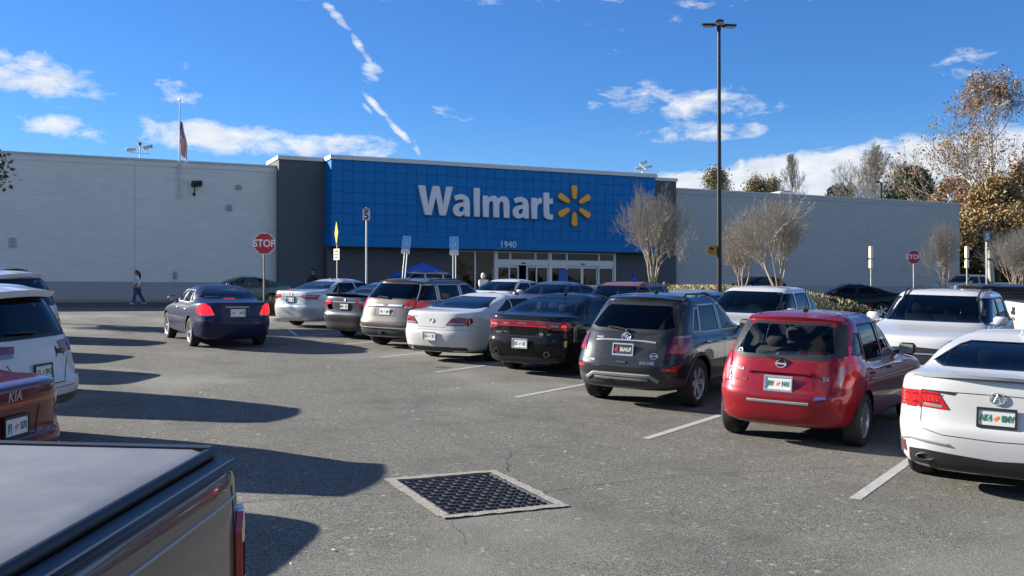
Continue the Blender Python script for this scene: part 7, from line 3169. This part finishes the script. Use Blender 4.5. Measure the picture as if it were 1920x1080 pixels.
def person(label, loc, rotz, H, top_m, leg_m, hair_m, stride=.0, hood=False, cap=None, long_hair=False, arm_swing=.15, skin_m=None, lean=0.0):
    """faces local -Y... front is +X; one continuous body with clothes as children"""
    s = H / 1.7
    root = thing('person', label, 'person', loc, rotz)
    hip, sh, nk = .93, 1.40, 1.47
    st = stride

    def P(x, y, z):
        return Vector((x + lean * z, y, z)) * s
    J = [P(0, 0, hip), P(0, 0, 1.15), P(0, 0, 1.34), P(0, 0, nk), P(.015, 0, 1.56),
         P(st * .45, .095, .50), P(st * .75 - .02, .10, .075), P(st * .75 + .12, .105, .035),
         P(-st * .30, -.095, .50), P(-st * 1.0 - .02, -.10, .10), P(-st * 1.0 + .10, -.105, .035),
         P(0, .18, sh - .03), P(-arm_swing, .235, 1.13), P(-arm_swing * .4, .245, .88), P(-arm_swing * .2, .24, .79),
         P(0, -.18, sh - .03), P(arm_swing, -.235, 1.13), P(arm_swing * 1.6, -.24, .90), P(arm_swing * 1.8, -.235, .82)]
    E = [(0, 1), (1, 2), (2, 3), (3, 4), (0, 5), (5, 6), (6, 7), (0, 8), (8, 9), (9, 10), (2, 11), (11, 12), (12, 13), (13, 14), (2, 15), (15, 16), (16, 17), (17, 18)]
    R = [.13, .115, .13, .05, .07, .07, .042, .04, .07, .042, .04, .06, .045, .035, .035, .06, .045, .035, .035]
    skin_mesh('body', J, E, [r * s for r in R], skin_m or M_SKIN, root)
    # head: shaped ellipsoid with nose, brow and ears
    hc = P(.03, 0, 1.60)
    mb = MB()
    n, m_ = 12, 9
    for i in range(m_ + 1):
        ph_ = PI * i / m_
        for k in range(n):
            t = 2 * PI * k / n
            x, y, z = math.sin(ph_) * math.cos(t), math.sin(ph_) * math.sin(t), math.cos(ph_)
            fx = .098 * x * (1.0 if z > -.2 else .92)
            if x > .8 and -.35 < z < .1:
                fx += .016
            mb.v.append((hc.x + fx * s, hc.y + .076 * y * s * (1 if z > -.3 else .85), hc.z + .118 * z * s))
    for i in range(m_):
        for k in range(n):
            mb.f.append((i * n + k, i * n + (k + 1) % n, (i + 1) * n + (k + 1) % n, (i + 1) * n + k))
    fix_normals(mb.build('head', skin_m or M_SKIN, root, smooth=180))
    # jumper
    idx = [0, 1, 2, 3, 11, 12, 13, 15, 16, 17]
    mp_ = {v: i for i, v in enumerate(idx)}
    JJ = [J[i].copy() for i in idx]
    JJ[3].z -= .03 * s
    EE = [(mp_[a], mp_[b_]) for a, b_ in E if a in mp_ and b_ in mp_]
    RR = [.152, .14, .155, .062, .078, .062, .048, .078, .062, .048]
    skin_mesh('jacket', JJ, EE, [r * s for r in RR], top_m, root)
    idx = [0, 5, 6, 8, 9]
    mp_ = {v: i for i, v in enumerate(idx)}
    EE = [(mp_[a], mp_[b_]) for a, b_ in E if a in mp_ and b_ in mp_]
    skin_mesh('trousers', [J[i] for i in idx], EE, [r * s for r in (.15, .092, .078, .092, .078)], leg_m, root)
    for (a_, b_) in ((6, 7), (9, 10)):
        mb = MB()
        mb.cbox((J[a_] + J[b_]) / 2 + Vector((0, 0, -.0)), (.25 * s, .09 * s, .09 * s), None, .03)
        mb.build('shoe', mat('shoe_pale', (.45, .43, .42), .7), root)
    # hair, hood or cap
    mb = MB()
    k0 = 1.16 if hood else 1.08
    for i in range(m_ + 1):
        ph_ = PI * (i / m_) * (.78 if hood else .56)
        for k in range(n):
            t = 2 * PI * k / n
            x, y, z = math.sin(ph_) * math.cos(t), math.sin(ph_) * math.sin(t), math.cos(ph_)
            back = -.018 * s
            zz = z
            if x > .3 and z < .45 and not hood:
                zz = .45
            mb.v.append((hc.x + back + .098 * x * k0 * s, hc.y + .078 * y * k0 * s, hc.z + .008 + .118 * zz * k0 * s))
    for i in range(m_):
        for k in range(n):
            mb.f.append((i * n + k, i * n + (k + 1) % n, (i + 1) * n + (k + 1) % n, (i + 1) * n + k))
    fix_normals(mb.build('hood' if hood else 'hair', hair_m, root, smooth=180))
    if cap is not None:
        mb = MB()
        mb.lathe([(0, .075), (.07, .06), (.10, .02), (.102, -.02)], 14, 'Z', (hc.x - .01, 0, hc.z + .06 * s))
        mb.cbox((hc.x + .12, 0, hc.z + .045 * s), (.12, .15, .012), None, .004)
        mb.build('cap', cap, root, smooth=60)
    if long_hair:
        mb = MB()
        mb.tube([(hc.x - .09, 0, hc.z + .05), (hc.x - .15, 0, hc.z - .12), (hc.x - .16, 0, hc.z - .32)], [.05, .06, .025], 8)
        mb.build('ponytail', hair_m, root, smooth=60)
    return root


M_JEAN = mat('denim', (.05, .075, .16), .9, var=.2, vscale=9)
M_DARKC = mat('dark_cloth', (.02, .02, .024), .9)
M_WHITEC = mat('white_cloth', (.70, .69, .66), .9)
a, u = cam_pt(259, 47.6)
person('person in a white top and wide jeans walking left along the wall', on(a, u), rad(180 - 8), 1.60, M_WHITEC, M_JEAN, M_HAIR, stride=.30, long_hair=True, arm_swing=.12, lean=.03)
a, u = cam_pt(587, 47)
person('person in dark clothes and a cap behind the silver sedan', on(a, u), rad(190), 1.76, M_DARKC, M_DARKC, M_HAIR, cap=M_DARKC)
a, u = cam_pt(906, 43)
person('person in a white hooded top before the entrance glass', on(a, u), rad(95), 1.64, M_WHITEC, M_JEAN, M_WHITEC, hood=True)
a, u = cam_pt(1189, 57)
person('person in bright blue beside the right-hand doors', on(a, u), rad(-70), 1.68, mat('blue_cloth', (.015, .06, .50), .9), M_JEAN, mat('blue_hood', (.015, .06, .45), .9), hood=True)
a, u = cam_pt(1247, 31)
person('person with dark hair whose head shows over the graphite SUV', on(a, u), rad(-60), 1.50, mat('peach_cloth', (.45, .25, .2), .9), M_JEAN, M_HAIR)
a, u = cam_pt(789, 51)
person('left-hand person sitting in shade under the blue canopy', on(a, u), rad(-100), 1.55, mat('red_cloth_dark', (.10, .03, .03), .9), M_DARKC, M_HAIR)
a, u = cam_pt(814, 51)
person('right-hand person in a dark cap under the blue canopy', on(a, u), rad(-100), 1.60, M_DARKC, M_DARKC, M_HAIR, cap=M_DARKC)

# unseen wood added behind and left of the camera, for reflections in glass and paint
r = random.Random(77)
mb = MB()
for k in range(7000):
    t = r.random()
    if t < .62:
        x, y = r.uniform(-150, 130), -62 - r.random() * 14
    else:
        x, y = -95 - r.random() * 14, r.uniform(-60, 40)
    hgt = 8 + 4 * mnoise.noise(Vector((x * .07, y * .07, 3))) + 2.5 * mnoise.noise(Vector((x * .3, y * .3, 9)))
    z = (r.random() ** .8) * hgt - 3
    n_ = Vector((r.gauss(0, 1), r.gauss(0, 1), r.gauss(0, .7))).normalized()
    e = n_.orthogonal().normalized() * r.uniform(.7, 1.5)
    f = n_.cross(e)
    c = Vector((x, y, z))
    mb.add([c - e, c - f * .7, c + e, c + f * .7], [(0, 1, 2, 3)])
o = mb.build('reflection_wood', L_GREEN[1])
o['label'] = 'unseen dark wood beyond the lot, added for reflections'
o['category'] = 'wood'
o['kind'] = 'stuff'
